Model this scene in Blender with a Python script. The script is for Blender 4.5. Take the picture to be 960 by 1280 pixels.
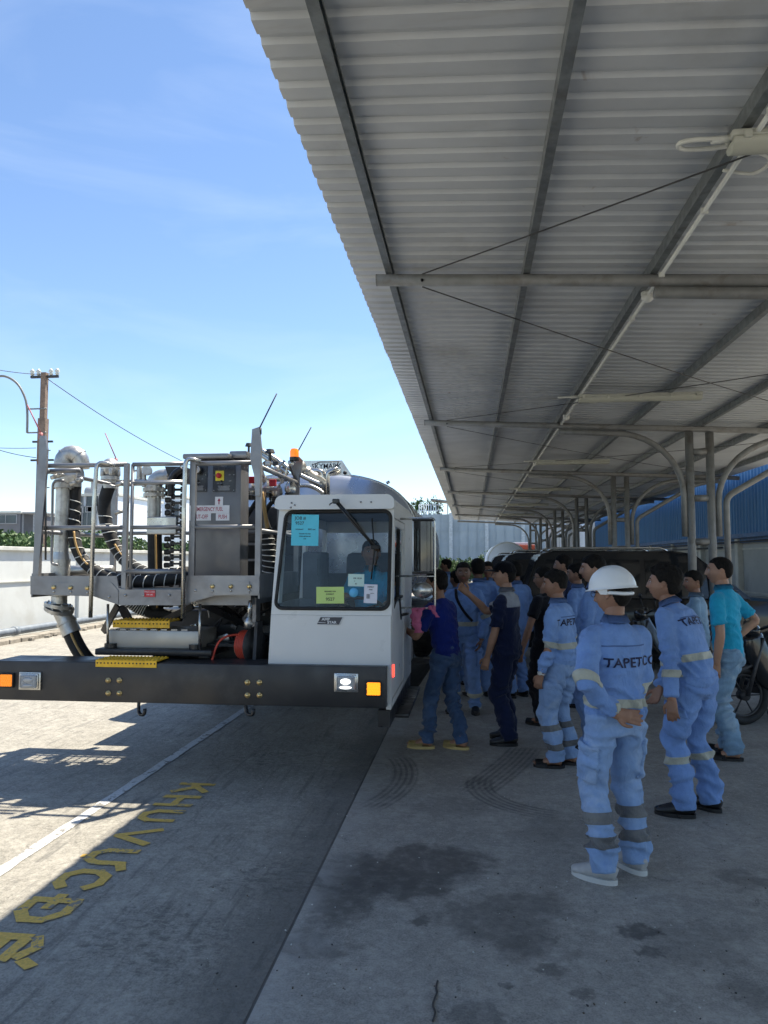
import bpy, bmesh, math, random
from math import radians as R, sin, cos, pi, tan, atan2, sqrt, exp
from mathutils import Vector as V, Matrix, Quaternion, noise
from mathutils.bvhtree import BVHTree
random.seed(7)
scene = bpy.context.scene
for o in list(bpy.data.objects): bpy.data.objects.remove(o)

# ------------------------------------------------------------------ camera
H0 = 1.68; FPX = 930.0; YAW = R(6.62); PITCH = R(3.69)
cd = bpy.data.cameras.new('camera'); cam = bpy.data.objects.new('camera', cd)
scene.collection.objects.link(cam); scene.camera = cam
cam.location = (0, 0, H0); cam.rotation_euler = (R(90)+PITCH, 0, YAW)
cd.sensor_fit = 'VERTICAL'; cd.sensor_height = 36; cd.lens = FPX/1280*36
cd.clip_start = .05; cd.clip_end = 5000
# ------------------------------------------------------------------ light
SX, SY = .326, .36                       # towards the sun, per metre of height
sun_dir = V((SX, SY, 1)).normalized()
sl = bpy.data.lights.new('sun', 'SUN'); sl.energy = 3.3; sl.angle = R(.55); sl.color = (1, .92, .78)
so = bpy.data.objects.new('sun', sl); scene.collection.objects.link(so)
so.rotation_euler = sun_dir.to_track_quat('Z', 'Y').to_euler(); so.location = (20, 20, 40)
w = bpy.data.worlds.new('World'); scene.world = w; w.use_nodes = True
nt = w.node_tree; nt.nodes.clear()
wo = nt.nodes.new('ShaderNodeOutputWorld'); bg = nt.nodes.new('ShaderNodeBackground')
sky = nt.nodes.new('ShaderNodeTexSky'); sky.sky_type = 'NISHITA'; sky.sun_disc = False
sky.sun_elevation = math.asin(sun_dir.z); sky.sun_rotation = atan2(sun_dir.x, sun_dir.y)
sky.air_density = .95; sky.dust_density = .05; sky.ozone_density = 3.6; sky.altitude = 10
tc = nt.nodes.new('ShaderNodeTexCoord'); mp = nt.nodes.new('ShaderNodeMapping')
mp.inputs['Scale'].default_value = (1.2, 1.2, 4.2); mp.inputs['Rotation'].default_value = (0, .5, .3)
cn = nt.nodes.new('ShaderNodeTexNoise'); cn.inputs['Scale'].default_value = 2.1
cn.inputs['Detail'].default_value = 7; cn.inputs['Roughness'].default_value = .52; cn.inputs['Distortion'].default_value = .5
cr = nt.nodes.new('ShaderNodeMapRange'); cr.inputs['From Min'].default_value = .47; cr.inputs['From Max'].default_value = .8
cr.inputs['To Max'].default_value = .2
cm = nt.nodes.new('ShaderNodeMix'); cm.data_type = 'RGBA'
cm.inputs[7].default_value = (5.6, 6.1, 6.6, 1)
bg.inputs['Strength'].default_value = .076
L = nt.links
L.new(tc.outputs['Generated'], mp.inputs[0]); L.new(mp.outputs[0], cn.inputs['Vector'])
L.new(cn.outputs[0], cr.inputs['Value']); L.new(cr.outputs[0], cm.inputs[0])
L.new(sky.outputs[0], cm.inputs[6]); L.new(cm.outputs[2], bg.inputs[0]); L.new(bg.outputs[0], wo.inputs[0])
vs = scene.view_settings; vs.view_transform = 'Standard'; vs.look = 'None'; vs.gamma = 1
vs.exposure = 1.6
scene.render.engine = 'CYCLES'
scene.cycles.max_bounces = 7; scene.cycles.diffuse_bounces = 4; scene.cycles.glossy_bounces = 3
scene.cycles.transparent_max_bounces = 12

# ------------------------------------------------------------------ placing helpers
CR = Matrix.Rotation(YAW, 3, 'Z') @ Matrix.Rotation(R(90)+PITCH, 3, 'X')
def ray(px, py): return CR @ V(((px-480)/FPX, -(py-640)/FPX, -1))
def at(px, py, Y): d = ray(px, py); return V((0, 0, H0)) + d*(Y/d.y)
def atz(px, py, z=0): d = ray(px, py); return V((0, 0, H0)) + d*((z-H0)/d.z)
def atx(px, py, x): d = ray(px, py); return V((0, 0, H0)) + d*(x/d.x)

# ------------------------------------------------------------------ node helpers
class NB:
    def __init__(s, name, rough=.6, metal=0, spec=.5):
        s.m = bpy.data.materials.new(name); s.m.use_nodes = True; s.nt = s.m.node_tree
        s.b = s.nt.nodes['Principled BSDF']; s.out = s.nt.nodes['Material Output']
        s.b.inputs['Roughness'].default_value = rough; s.b.inputs['Metallic'].default_value = metal
        s.b.inputs['Specular IOR Level'].default_value = spec
        s.obj = s.n('ShaderNodeTexCoord').outputs['Object']
    def n(s, t): return s.nt.nodes.new(t)
    def put(s, sock, v):
        if hasattr(v, 'is_linked') or isinstance(v, bpy.types.NodeSocket): s.nt.links.new(v, sock)
        else:
            try: sock.default_value = v
            except Exception: sock.default_value = (*v, 1)
    def math(s, op, a, b=0, c=None, clamp=False):
        n = s.n('ShaderNodeMath'); n.operation = op; n.use_clamp = clamp
        s.put(n.inputs[0], a); s.put(n.inputs[1], b)
        if c is not None: s.put(n.inputs[2], c)
        return n.outputs[0]
    def noise(s, scale, detail=4, rough=.55, vec=None, dist=0, out=0):
        n = s.n('ShaderNodeTexNoise'); n.inputs['Scale'].default_value = scale; n.inputs['Detail'].default_value = detail
        n.inputs['Roughness'].default_value = rough; n.inputs['Distortion'].default_value = dist
        s.put(n.inputs['Vector'], vec if vec is not None else s.obj); return n.outputs[out]
    def mapping(s, scale=(1, 1, 1), loc=(0, 0, 0), rot=(0, 0, 0), vec=None):
        n = s.n('ShaderNodeMapping'); n.inputs['Scale'].default_value = scale; n.inputs['Location'].default_value = loc
        n.inputs['Rotation'].default_value = rot; s.put(n.inputs[0], vec if vec is not None else s.obj); return n.outputs[0]
    def rng(s, v, a, b, c=0., d=1.):
        n = s.n('ShaderNodeMapRange'); s.put(n.inputs[0], v)
        for i, q in enumerate((a, b, c, d)): n.inputs[i+1].default_value = q
        n.interpolation_type = 'SMOOTHSTEP'; return n.outputs[0]
    def mix(s, f, a, b, mode='MIX'):
        n = s.n('ShaderNodeMix'); n.data_type = 'RGBA'; n.blend_type = mode
        s.put(n.inputs[0], f); s.put(n.inputs[6], a if not isinstance(a, tuple) else (*a[:3], 1)); s.put(n.inputs[7], b if not isinstance(b, tuple) else (*b[:3], 1))
        return n.outputs[2]
    def xyz(s, vec=None):
        n = s.n('ShaderNodeSeparateXYZ'); s.put(n.inputs[0], vec if vec is not None else s.obj); return n.outputs
    def color(s, c): s.put(s.b.inputs['Base Color'], (*c[:3], 1) if isinstance(c, tuple) else c)
    def bump(s, h, strength=.3, dist=.01):
        n = s.n('ShaderNodeBump'); n.inputs['Strength'].default_value = strength; n.inputs['Distance'].default_value = dist
        s.put(n.inputs['Height'], h); s.nt.links.new(n.outputs[0], s.b.inputs['Normal'])
    def rough(s, v): s.put(s.b.inputs['Roughness'], v)
def mul(c, k): return tuple(x*k for x in c)
def paint(name, c, rough=.5, metal=0, var=.18, scale=6, bump=.08, bscale=60, dirt=None, dscale=3, spec=.5, rvar=.1):
    b = NB(name, rough, metal, spec)
    col = b.mix(b.rng(b.noise(scale, 6, .6), .3, .7), mul(c, 1-var), mul(c, 1+var*.6))
    if dirt: col = b.mix(b.rng(b.noise(dscale, 8, .65, dist=.4), .5, .72, 0, .75), col, dirt)
    b.color(col)
    if rvar: b.rough(b.rng(b.noise(scale*1.7, 5), .3, .7, max(.03, rough-rvar), min(1, rough+rvar)))
    if bump: b.bump(b.noise(bscale, 5), bump, .004)
    return b.m

# ------------------------------------------------------------------ mesh helpers
def col_link(o): scene.collection.objects.link(o); return o
def obj(name, bm, mats, parent=None, smooth=False, label=None, auto=None):
    me = bpy.data.meshes.new(name)
    if isinstance(bm, bpy.types.Mesh): me = bm
    else:
        bm.normal_update(); bm.to_mesh(me); bm.free()
    for m in (mats if isinstance(mats, (list, tuple)) else [mats]): me.materials.append(m)
    if smooth: me.polygons.foreach_set('use_smooth', [True]*len(me.polygons))
    if auto: 
        try: me.shade_flat() if False else None
        except Exception: pass
        me.polygons.foreach_set('use_smooth', [True]*len(me.polygons)); me.set_sharp_from_angle(angle=R(auto))
    o = bpy.data.objects.new(name, me); col_link(o)
    if parent: o.parent = parent
    if label: o['label'] = label
    return o
def tag(o, label, cat, group=None, kind=None):
    if label: o['label'] = label
    if cat: o['category'] = cat
    if group: o['group'] = group
    if kind: o['kind'] = kind
    return o
def thing(name, label, cat, loc=(0, 0, 0), rz=0, group=None):
    o = bpy.data.objects.new(name, None); col_link(o); o.location = loc; o.rotation_euler = (0, 0, rz); o.empty_display_size = .2
    return tag(o, label, cat, group)
def struct(name, bm, m, **k): return tag(obj(name, bm, m, **k), None, None, None, 'structure')
def copy_tree(o, parent=None):
    c = o.copy(); scene.collection.objects.link(c)
    if parent: c.parent = parent
    for ch in list(o.children): copy_tree(ch, c)
    return c
def B(): return bmesh.new()
def box(bm, c, s, rot=None, mi=0, bev=0, M=None):
    r = bmesh.ops.create_cube(bm, size=1)['verts']
    T = Matrix.Translation(c) @ (rot.to_4x4() if rot is not None else Matrix.Identity(4)) @ Matrix.Diagonal((*s, 1))
    if M: T = M @ T
    bmesh.ops.transform(bm, matrix=T, verts=r)
    fs = set(f for v in r for f in v.link_faces)
    for f in fs: f.material_index = mi
    if bev:
        es = list(set(e for v in r for e in v.link_edges))
        g = bmesh.ops.bevel(bm, geom=es, offset=bev, segments=2, affect='EDGES', profile=.5)
        for f in g['faces']: f.material_index = mi
    return r
def quad(bm, pts, mi=0):
    f = bm.faces.new([bm.verts.new(p) for p in pts]); f.material_index = mi; return f
def prism(bm, pts, d, mi=0):
    """closed outline pts (list of Vector) extruded by vector d"""
    a = [bm.verts.new(p) for p in pts]; b = [bm.verts.new(V(p)+V(d)) for p in pts]; n = len(a)
    fs = [bm.faces.new(a[::-1]), bm.faces.new(b)]
    for i in range(n): fs.append(bm.faces.new((a[i], a[(i+1) % n], b[(i+1) % n], b[i])))
    for f in fs: f.material_index = mi
    bmesh.ops.recalc_face_normals(bm, faces=fs); return fs
def tube(bm, pts, r, n=10, mi=0, caps=True, closed=False):
    pts = [V(p) for p in pts]; rr = r if isinstance(r, (list, tuple)) else [r]*len(pts)
    rings = []; up = None; m = len(pts)
    for i, p in enumerate(pts):
        if closed: d = (pts[(i+1) % m]-pts[i-1])
        else: d = (pts[min(i+1, m-1)]-pts[max(i-1, 0)])
        if d.length < 1e-9: d = V((0, 0, 1))
        d.normalize()
        if up is None: up = V((0, 0, 1)) if abs(d.z) < .9 else V((0, 1, 0))
        x = d.cross(up)
        if x.length < 1e-6: x = d.orthogonal()
        x.normalize(); y = x.cross(d).normalized(); up = y
        rings.append([bm.verts.new(p + x*cos(2*pi*k/n)*rr[i] + y*sin(2*pi*k/n)*rr[i]) for k in range(n)])
    fs = []
    for i in range(m if closed else m-1):
        a, b = rings[i], rings[(i+1) % m]
        for k in range(n): fs.append(bm.faces.new((a[k], a[(k+1) % n], b[(k+1) % n], b[k])))
    if caps and not closed: fs.append(bm.faces.new(rings[0][::-1])); fs.append(bm.faces.new(rings[-1]))
    for f in fs: f.material_index = mi; f.smooth = True
    return fs
def smooth_path(pts, k=6):
    pts = [V(p) for p in pts]; out = []
    for i in range(len(pts)-1):
        p0 = pts[max(i-1, 0)]; p1 = pts[i]; p2 = pts[i+1]; p3 = pts[min(i+2, len(pts)-1)]
        for j in range(k):
            t = j/k; out.append(.5*((2*p1)+(-p0+p2)*t+(2*p0-5*p1+4*p2-p3)*t*t+(-p0+3*p1-3*p2+p3)*t**3))
    out.append(pts[-1]); return out
def rounded(pts, r, k=5):
    """polyline with its corners rounded by radius r"""
    pts = [V(p) for p in pts]; out = [pts[0]]
    for i in range(1, len(pts)-1):
        a, b, c = pts[i-1], pts[i], pts[i+1]; u = (a-b); v = (c-b)
        q = min(r, u.length*.49, v.length*.49); p0 = b+u.normalized()*q; p2 = b+v.normalized()*q
        for j in range(k+1):
            t = j/k; out.append(p0*(1-t)**2+b*2*t*(1-t)+p2*t*t)
    out.append(pts[-1]); return out
def disc(bm, c, ax, r, h, n=20, mi=0, r2=None):
    ax = V(ax).normalized(); tube(bm, [V(c)-ax*h/2, V(c)+ax*h/2], [r, r if r2 is None else r2], n, mi)
def sph(bm, c, s, mi=0, u=16, v=10, M=None):
    r = bmesh.ops.create_uvsphere(bm, u_segments=u, v_segments=v, radius=1)['verts']
    T = Matrix.Translation(c) @ Matrix.Diagonal((*s, 1)) if not M else M @ Matrix.Diagonal((*s, 1))
    bmesh.ops.transform(bm, matrix=T, verts=r)
    for f in set(f for q in r for f in q.link_faces): f.material_index = mi; f.smooth = True
def lathe(bm, prof, c, ax=(0, 0, 1), n=24, mi=0):
    ax = V(ax).normalized(); tube(bm, [V(c)+ax*h for r, h in prof], [max(r, .0005) for r, h in prof], n, mi)
def text_bm(bm, txt, M, size=.1, mi=0, ext=.0008, align='CENTER', bold=0, sx=1, space=1):
    cu = bpy.data.curves.new('t', 'FONT'); cu.body = txt; cu.size = size; cu.extrude = ext; cu.align_x = align; cu.align_y = 'CENTER'
    cu.offset = bold; cu.resolution_u = 3; cu.space_character = space
    o = bpy.data.objects.new('t', cu); scene.collection.objects.link(o)
    me = bpy.data.meshes.new_from_object(o.evaluated_get(bpy.context.evaluated_depsgraph_get()))
    bpy.data.objects.remove(o); n0 = len(bm.verts); f0 = len(bm.faces)
    bm.from_mesh(me); bm.verts.ensure_lookup_table(); bm.faces.ensure_lookup_table()
    bmesh.ops.transform(bm, matrix=M @ Matrix.Diagonal((sx, 1, 1, 1)), verts=bm.verts[n0:])
    for f in bm.faces[f0:]: f.material_index = mi
    bpy.data.meshes.remove(me)
def frame(o, x, y):
    """4x4 whose local x, y axes are the given directions"""
    x = V(x).normalized(); y = V(y).normalized(); z = x.cross(y).normalized(); y = z.cross(x)
    M = Matrix((x, y, z)).transposed().to_4x4(); M.translation = V(o); return M
# ------------------------------------------------------------------ materials
def concrete(name, lo, hi, patches=.6, brushed=False):
    b = NB(name, .8, 0, .35)
    big = b.noise(.55, 8, .62, dist=.6); mid = b.noise(3.1, 8, .65, dist=.2); fine = b.noise(38, 6, .7)
    c = b.mix(b.rng(mid, .3, .72), lo, hi)
    c = b.mix(b.rng(fine, .38, .66, 0, .45), c, mul(lo, .62))
    c = b.mix(b.rng(big, .5, .62, 0, patches), c, mul(lo, .6))
    spots = b.noise(7.5, 3, .5, dist=1.1); c = b.mix(b.rng(spots, .665, .70, 0, .75), c, mul(lo, .42))
    mott = b.noise(11, 9, .72, dist=.35); c = b.mix(b.rng(mott, .40, .60, 0, .5), c, mul(lo, .55)); mot2 = b.noise(27, 6, .7); c = b.mix(b.rng(mot2, .50, .62, 0, .35), c, mul(hi, 1.15))
    specks = b.noise(46, 2, .5); c = b.mix(b.rng(specks, .72, .75, 0, .8), c, mul(lo, .3))
    b.color(c); grit = b.noise(110, 3, .6); c = b.mix(b.rng(grit, .35, .62, 0, .4), c, mul(hi, 1.12)); return b, c, big, fine
def blob(b, cx, cy, r, wob=.8, vec=None, ns=3.2):
    """soft irregular spot on the ground at cx, cy"""
    x, y, z = b.xyz()
    dx = b.math('SUBTRACT', x, cx); dy = b.math('SUBTRACT', y, cy)
    d = b.math('SQRT', b.math('ADD', b.math('MULTIPLY', dx, dx), b.math('MULTIPLY', dy, dy)))
    n = b.math('MULTIPLY', b.math('SUBTRACT', b.noise(ns/r*.35, 5, .6), .5), wob*r*3.4)
    return b.math('MULTIPLY', b.rng(b.math('ADD', d, n), r*.55, r*1.05, 1, 0), b.rng(b.noise(14, 5, .65), .25, .6, .5, 1))
def arc(b, cx, cy, r, wd, x0, x1, y0, y1):
    x, y, z = b.xyz(); dx = b.math('SUBTRACT', x, cx); dy = b.math('SUBTRACT', y, cy)
    d = b.math('SQRT', b.math('ADD', b.math('MULTIPLY', dx, dx), b.math('MULTIPLY', dy, dy)))
    m = b.rng(b.math('ABSOLUTE', b.math('SUBTRACT', d, r)), wd*.8, wd*1.1, 1, 0)
    stripe = b.rng(b.math('SINE', b.math('MULTIPLY', d, 2*pi/.045)), -.3, .5, .35, 1)
    q = b.math('MULTIPLY', m, stripe)
    for s, lo, hi in ((x, x0, x1), (y, y0, y1)):
        q = b.math('MULTIPLY', q, b.rng(s, lo-.06, lo+.1)); q = b.math('MULTIPLY', q, b.rng(s, hi-.1, hi+.06, 1, 0))
    return b.math('MULTIPLY', q, b.rng(b.noise(9, 4), .3, .6, .45, 1))

# paved yard under the canopy: smoother, brushed concrete with oil patches and tyre marks
b, c, big, fine = concrete('canopy_pavement_concrete', (.25, .235, .205), (.41, .388, .34), .5)
P = lambda px, py: atz(px, py)
for (px, py, r, k) in ((520, 1085, .42, .85), (420, 1120, .30, .8), (460, 1095, .35, .7), (640, 1150, .35, .6), (380, 1180, .2, .6), (800, 1165, .10, .9), (812, 1190, .06, .85), (690, 1212, .07, .6), (728, 1242, .05, .65),
                       (524, 1152, .055, .75), (632, 1232, .03, .8), (640, 1185, .12, .35), (700, 1040, .3, .3), (560, 1010, .3, .3), (930, 1100, .14, .5), (870, 1180, .25, .35), (600, 1270, .12, .5), (940, 1240, .12, .45)):
    g = P(px, py); c = b.mix(b.math('MULTIPLY', blob(b, g.x, g.y, r), k), c, (.085, .08, .072))
def circ3(p, q, r):
    ax, ay, bx, by, cx, cy = p.x, p.y, q.x, q.y, r.x, r.y
    d = 2*(ax*(by-cy)+bx*(cy-ay)+cx*(ay-by))
    ux = ((ax*ax+ay*ay)*(by-cy)+(bx*bx+by*by)*(cy-ay)+(cx*cx+cy*cy)*(ay-by))/d
    uy = ((ax*ax+ay*ay)*(cx-bx)+(bx*bx+by*by)*(ax-cx)+(cx*cx+cy*cy)*(bx-ax))/d
    return ux, uy, sqrt((ux-ax)**2+(uy-ay)**2)
for pts, wd in ((((655, 938), (630, 962), (598, 985)), .16), (((600, 975), (618, 1000), (672, 1016)), .11), (((500, 950), (502, 980), (470, 1005)), .11)):
    p, q, r = [P(*t) for t in pts]; ux, uy, rr = circ3(p, q, r)
    xs = (p.x, q.x, r.x); ys = (p.y, q.y, r.y)
    c = b.mix(b.math('MULTIPLY', arc(b, ux, uy, rr, wd, min(xs)-.15, max(xs)+.15, min(ys)-.1, max(ys)+.1), .6), c, (.05, .05, .05))
# a light scuffed strip beside the joint
x, y, z = b.xyz()
c = b.mix(b.math('MULTIPLY', b.rng(b.math('ADD', x, b.math('MULTIPLY', b.math('SUBTRACT', b.noise(2.2, 5), .5), .35)), -.86, -.58, 1, 0), b.rng(b.noise(6, 6, .7, dist=.5), .35, .6, .1, .62)), c, (.40, .385, .35))
b.color(c)
brush = b.noise(1, 3, .6, vec=b.mapping((9, 170, 1)))
net = b.noise(150, 2, .5)
b.bump(b.math('ADD', b.math('ADD', b.math('MULTIPLY', brush, .8), b.math('MULTIPLY', fine, .5)), b.math('MULTIPLY', net, .4)), .42, .006)
b.rough(b.rng(big, .35, .65, .52, .78))
M_PAVE = b.m
b, c, big, fine = concrete('lane_concrete', (.25, .235, .20), (.42, .395, .34), .4)
cr1 = b.n('ShaderNodeTexVoronoi'); cr1.feature = 'DISTANCE_TO_EDGE'; cr1.inputs['Scale'].default_value = .42
b.put(cr1.inputs['Vector'], b.mix(.22, b.obj, b.noise(1.6, 5, .6, out=1)))
c = b.mix(b.math('MULTIPLY', b.rng(cr1.outputs[0], .0, .003, 1, 0), .22), c, (.03, .03, .03))
streak = b.noise(1, 6, .65, vec=b.mapping((14, 1.3, 1)))
c = b.mix(b.rng(streak, .52, .68, 0, .5), c, (.09, .088, .084))
g = P(640, 1100); x, y, z = b.xyz()
pit = b.noise(1, 7, .72, vec=b.mapping((13, 22, 1)), dist=.3)
for (px, py, r) in ((350, 1095, .3), (190, 1180, .4), (330, 950, .35)):
    g = P(px, py); c = b.mix(b.math('MULTIPLY', blob(b, g.x, g.y, r), b.rng(pit, .48, .6, 0, .55)), c, (.06, .06, .058))
# lane colour darkens softly in a strip along the gutter
c = b.mix(b.math('MULTIPLY', b.rng(b.math('ADD', x, b.math('MULTIPLY', b.math('SUBTRACT', b.noise(3, 5), .5), .3)), -1.3, -.9), .6), c, (.10, .096, .086))
b.color(c)
b.bump(b.math('ADD', b.math('MULTIPLY', pit, 1.4), b.math('ADD', fine, b.noise(14, 6, .7))), .75, .011)
M_LANE = b.m
b, c, big, fine = concrete('open_ground', (.3, .285, .25), (.45, .43, .38), .3); b.bump(fine, .4, .01); M_GROUND = b.m

# ------------------------------------------------------------------ ground
def sheet(name, x0, x1, y0, y1, z, m):
    bm = B(); quad(bm, [(x0, y0, z), (x1, y0, z), (x1, y1, z), (x0, y1, z)]); return struct(name, bm, m)
sheet('ground', -1500, 1500, -300, 2500, -.012, M_GROUND)
sheet('lane', -9.4, -.836, -14, 56, -.004, M_LANE)
sheet('pavement', -.822, 7.2, -14, 56, 0, M_PAVE)
bm = B(); quad(bm, [(-.862, -14, -.006), (-.798, -14, -.006), (-.798, 56, -.006), (-.862, 56, -.006)])
struct('joint', bm, paint('joint_filler', (.15, .142, .125), .9, bump=.6, bscale=30))
for i, yy in enumerate((1.0, 7.9, 14.8, 21.7, 28.6)):
    pass
# painted line and stencilled words
def worn(name, c, thr=.56, sc=16, under=(.2, .19, .17)):
    b = NB(name, .7); n1 = b.noise(sc, 8, .7, dist=.3); n2 = b.noise(3.5, 5, .6)
    col = b.mix(b.rng(b.noise(60, 4), .35, .7), mul(c, .8), c)
    b.color(b.mix(b.rng(b.math('ADD', b.math('MULTIPLY', n1, .65), b.math('MULTIPLY', n2, .35)), thr, thr+.035), col, under))
    b.bump(b.noise(40, 6, .7), .5, .006); return b.m
bm = B(); random.seed(3); n = 340; l, r = [], []
for i in range(n+1):
    yy = -4 + 44*i/n; wv = .012*noise.noise(V((yy*6, 0, 0)))+.012*noise.noise(V((yy*17, 3, 0)))
    wv2 = .014*noise.noise(V((yy*7, 9, 0)))+.012*noise.noise(V((yy*19, 13, 0)))
    l.append(bm.verts.new((-2.58+wv, yy, .0005))); r.append(bm.verts.new((-2.50+wv2, yy, .0005)))
for i in range(n): bm.faces.new((l[i], r[i], r[i+1], l[i+1]))
struct('lane_line', bm, worn('white_line_paint', (.6, .6, .58), .54))
M_YEL = worn('yellow_stencil_paint', (.80, .50, .09), .545, 24, (.24, .215, .17))
bm = B()
def stroke_letter(yc, wd, strokes, zi=[0]):
    # u runs along the line of writing (0..1), v from foot to head (0..1)
    for st in strokes:
        for (u0, v0), (u1, v1) in zip(st[:-1], st[1:]):
            a = V((-2.165+.235*v0, yc+wd/2-wd*u0, 0)); b_ = V((-2.165+.235*v1, yc+wd/2-wd*u1, 0)); d = (b_-a).normalized(); n_ = V((-d.y, d.x, 0))*.028; a = a-d*.018; b_ = b_+d*.018
            zi[0] += 1; z_ = V((0, 0, .0008+.00012*(zi[0] % 12))); jt = [V((random.uniform(-.004, .004), random.uniform(-.004, .004), 0)) for _ in range(4)]
            quad(bm, [a-n_+z_+jt[0], b_-n_+z_+jt[1], b_+n_+z_+jt[2], a+n_+z_+jt[3]])
UU = [(.1, 1), (.1, .3), (.3, .05), (.68, .05), (.88, .3), (.88, 1)]
for yc, wd, st in ((5.42, .21, [[(.08, 0), (.08, 1)], [(.9, 1), (.25, .45)], [(.4, .58), (.95, 0)]]), (5.12, .21, [[(.08, 0), (.08, 1)], [(.92, 0), (.92, 1)], [(.2, .5), (.8, .5)]]), (4.81, .22, [UU]),
                   (4.45, .23, [[(0, 1), (.5, .04), (1, 1)]]), (4.13, .22, [UU, [(.98, 1), (1.22, 1.12)]]), (3.83, .23, [[(.92, .8), (.7, .98), (.3, .98), (.08, .7), (.08, .3), (.3, .04), (.7, .04), (.92, .22)]]),
                   (3.49, .25, [[(.12, 0), (.12, 1)], [(.22, .98), (.6, .98), (.92, .7), (.92, .3), (.6, .03), (.22, .03)], [(-.08, .5), (.42, .5)]]), (3.14, .22, [[(.1, 0), (.1, .82)], [(.2, .82), (.95, .82)], [(.2, .42), (.8, .42)], [(.2, .02), (.95, .02)], [(.1, 1.02), (.45, 1.2), (.8, 1.02)], [(.95, 1.22), (1.1, 1.42)]])): stroke_letter(yc, wd, st)
quad(bm, [(-2.215, 4.11, .001), (-2.185, 4.11, .001), (-2.185, 4.15, .001), (-2.215, 4.15, .001)])
struct('road_lettering', bm, M_YEL)

# ------------------------------------------------------------------ canopy
b = NB('roof_sheet_underside', .45, .15); c = b.mix(b.rng(b.noise(1.1, 6, .6), .3, .7), (.50, .52, .53), (.60, .62, .625)); c = b.mix(b.rng(b.noise(.8, 8, .65, dist=.4), .52, .72, 0, .5), c, (.38, .375, .35))
c = b.mix(b.rng(b.noise(1, 6, .65, vec=b.mapping((.35, 2.2, 1)), dist=.6), .60, .74, 0, .55), c, (.30, .265, .215)); c = b.mix(b.rng(b.noise(3.3, 5, .6, dist=.8), .68, .76, 0, .6), c, (.26, .17, .10))
b.color(c); b.bump(b.noise(20, 5), .06, .004); M_ROOF = b.m
M_GALV = paint('galvanised_purlin', (.24, .26, .26), .5, .55, .25, 9, .12, 50, dirt=(.18, .17, .16), dscale=6)
M_PIPE = paint('grey_pipe_paint', (.215, .215, .205), .5, .1, .15, 7, .12, 40, dirt=(.13, .11, .09), dscale=5)
M_WHITE = paint('white_pvc', (.66, .66, .6), .4, 0, .08, 9, .03)
Zr = lambda x: 3.83 - .045*(x+.69)                 # underside line of the main pipes at their centre
canopy = thing('canopy', 'long open-sided parking canopy with grey corrugated roof sheets on pipe frames', 'canopy', (3.5, 20, 0))
def cobj(name, bm, m, parent=canopy, **k):
    o = obj(name, bm, m, parent, **k)
    o.matrix_parent_inverse = Matrix.Translation((-3.5, -20, 0)); return o
bm = B(); prof = []; y = -2.6; p = .154
while y < 42.3:
    prof += [(y, 0), (y+.084, 0), (y+.100, .024), (y+.138, .024)]; y += p
xs = [-.91, -.6, .4, 1.5, 2.5, 3.5, 4.5, 5.5, 6.12]
grid = []
for x in xs:
    base = Zr(x)+.045+.085+.004
    grid.append([bm.verts.new((x + (.012*noise.noise(V((yy*2.2, 4, 0))) if x < -.9 else 0), yy, base+zz+.006*noise.noise(V((x*.8, yy*.35, 0))))) for yy, zz in prof])
for i in range(len(xs)-1):
    for j in range(len(prof)-1): bm.faces.new((grid[i][j], grid[i+1][j], grid[i+1][j+1], grid[i][j+1]))
r = bmesh.ops.extrude_face_region(bm, geom=bm.faces[:])
bmesh.ops.translate(bm, verts=[v for v in r['geom'] if isinstance(v, bmesh.types.BMVert)], vec=(0, 0, .004))
cobj('roof_sheet', bm, M_ROOF)
for x in (-.63, .41, 1.33, 2.43, 3.45, 4.45, 5.5):
    bm = B(); zc = Zr(x)+.045; y0, y1 = -2.6, 42.1       # C section, open side towards the posts
    h, d, t = .085, .05, .004
    prof2 = [(0, 0), (d, 0), (d, .014), (d-t, .014), (d-t, t), (t, t), (t, h-t), (d-t, h-t), (d-t, h-.014), (d, h-.014), (d, h), (0, h)]
    prism(bm, [V((x+q[0], y0, zc+.001+q[1])) for q in prof2], (0, y1-y0, 0))
    if abs(x-1.46) < .01:
        pass
    cobj('purlin', bm, M_GALV)
BK = [5.56+6*k for k in range(-1, 7)]
for yb in BK:
    bm = B(); x0 = -.70
    tube(bm, [(x0, yb, Zr(x0)), (6.05, yb, Zr(6.05))], .045, 14)
    disc(bm, (x0-.002, yb, Zr(x0)), (1, 0, 0), .046, .006, 14)
    cobj('main_pipe', bm, M_PIPE)
    # arched bracket towards the lane
    for (xa, xb, xp, s) in ((1.36, 2.18, 3.185, 1), (5.6, 4.75, 3.68, -1)):
        bm = B(); pts = [V((xa, yb, Zr(xa)-.09)), V((xb, yb, Zr(xb)-.095))]
        rx = abs(xp-xb); rz = .95
        for i in range(1, 11):
            a = i/10*pi/2; pts.append(V((xb+s*rx*sin(a), yb, Zr(xb)-.095-rz+rz*cos(a))))
        pts.append(V((xp, yb, 2.03))); tube(bm, pts, .045, 12); cobj('arched_bracket', bm, M_PIPE, label='curved bracket pipe')
    if True:
        bm = B(); tube(bm, rounded([(5.6, yb, Zr(5.6)-.07), (5.1, yb, Zr(5.1)-.18), (3.79, yb, 2.62), (3.79, yb, 0)], .12), .045, 12)
        cobj('diagonal_brace', bm, M_PIPE)
    for xq in (3.28, 3.575):
        bm = B(); tube(bm, [(xq, yb, .012), (xq, yb, Zr(xq)-.05)], .060, 16); box(bm, (xq, yb, .006), (.26, .26, .012)); cobj('post', bm, M_PIPE)
    for z in (.9, 1.95, 2.6, 3.3):
        bm = B(); tube(bm, [(3.33, yb, z), (3.525, yb, z)], .05, 12); cobj('cross_tie', bm, M_PIPE)
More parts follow.
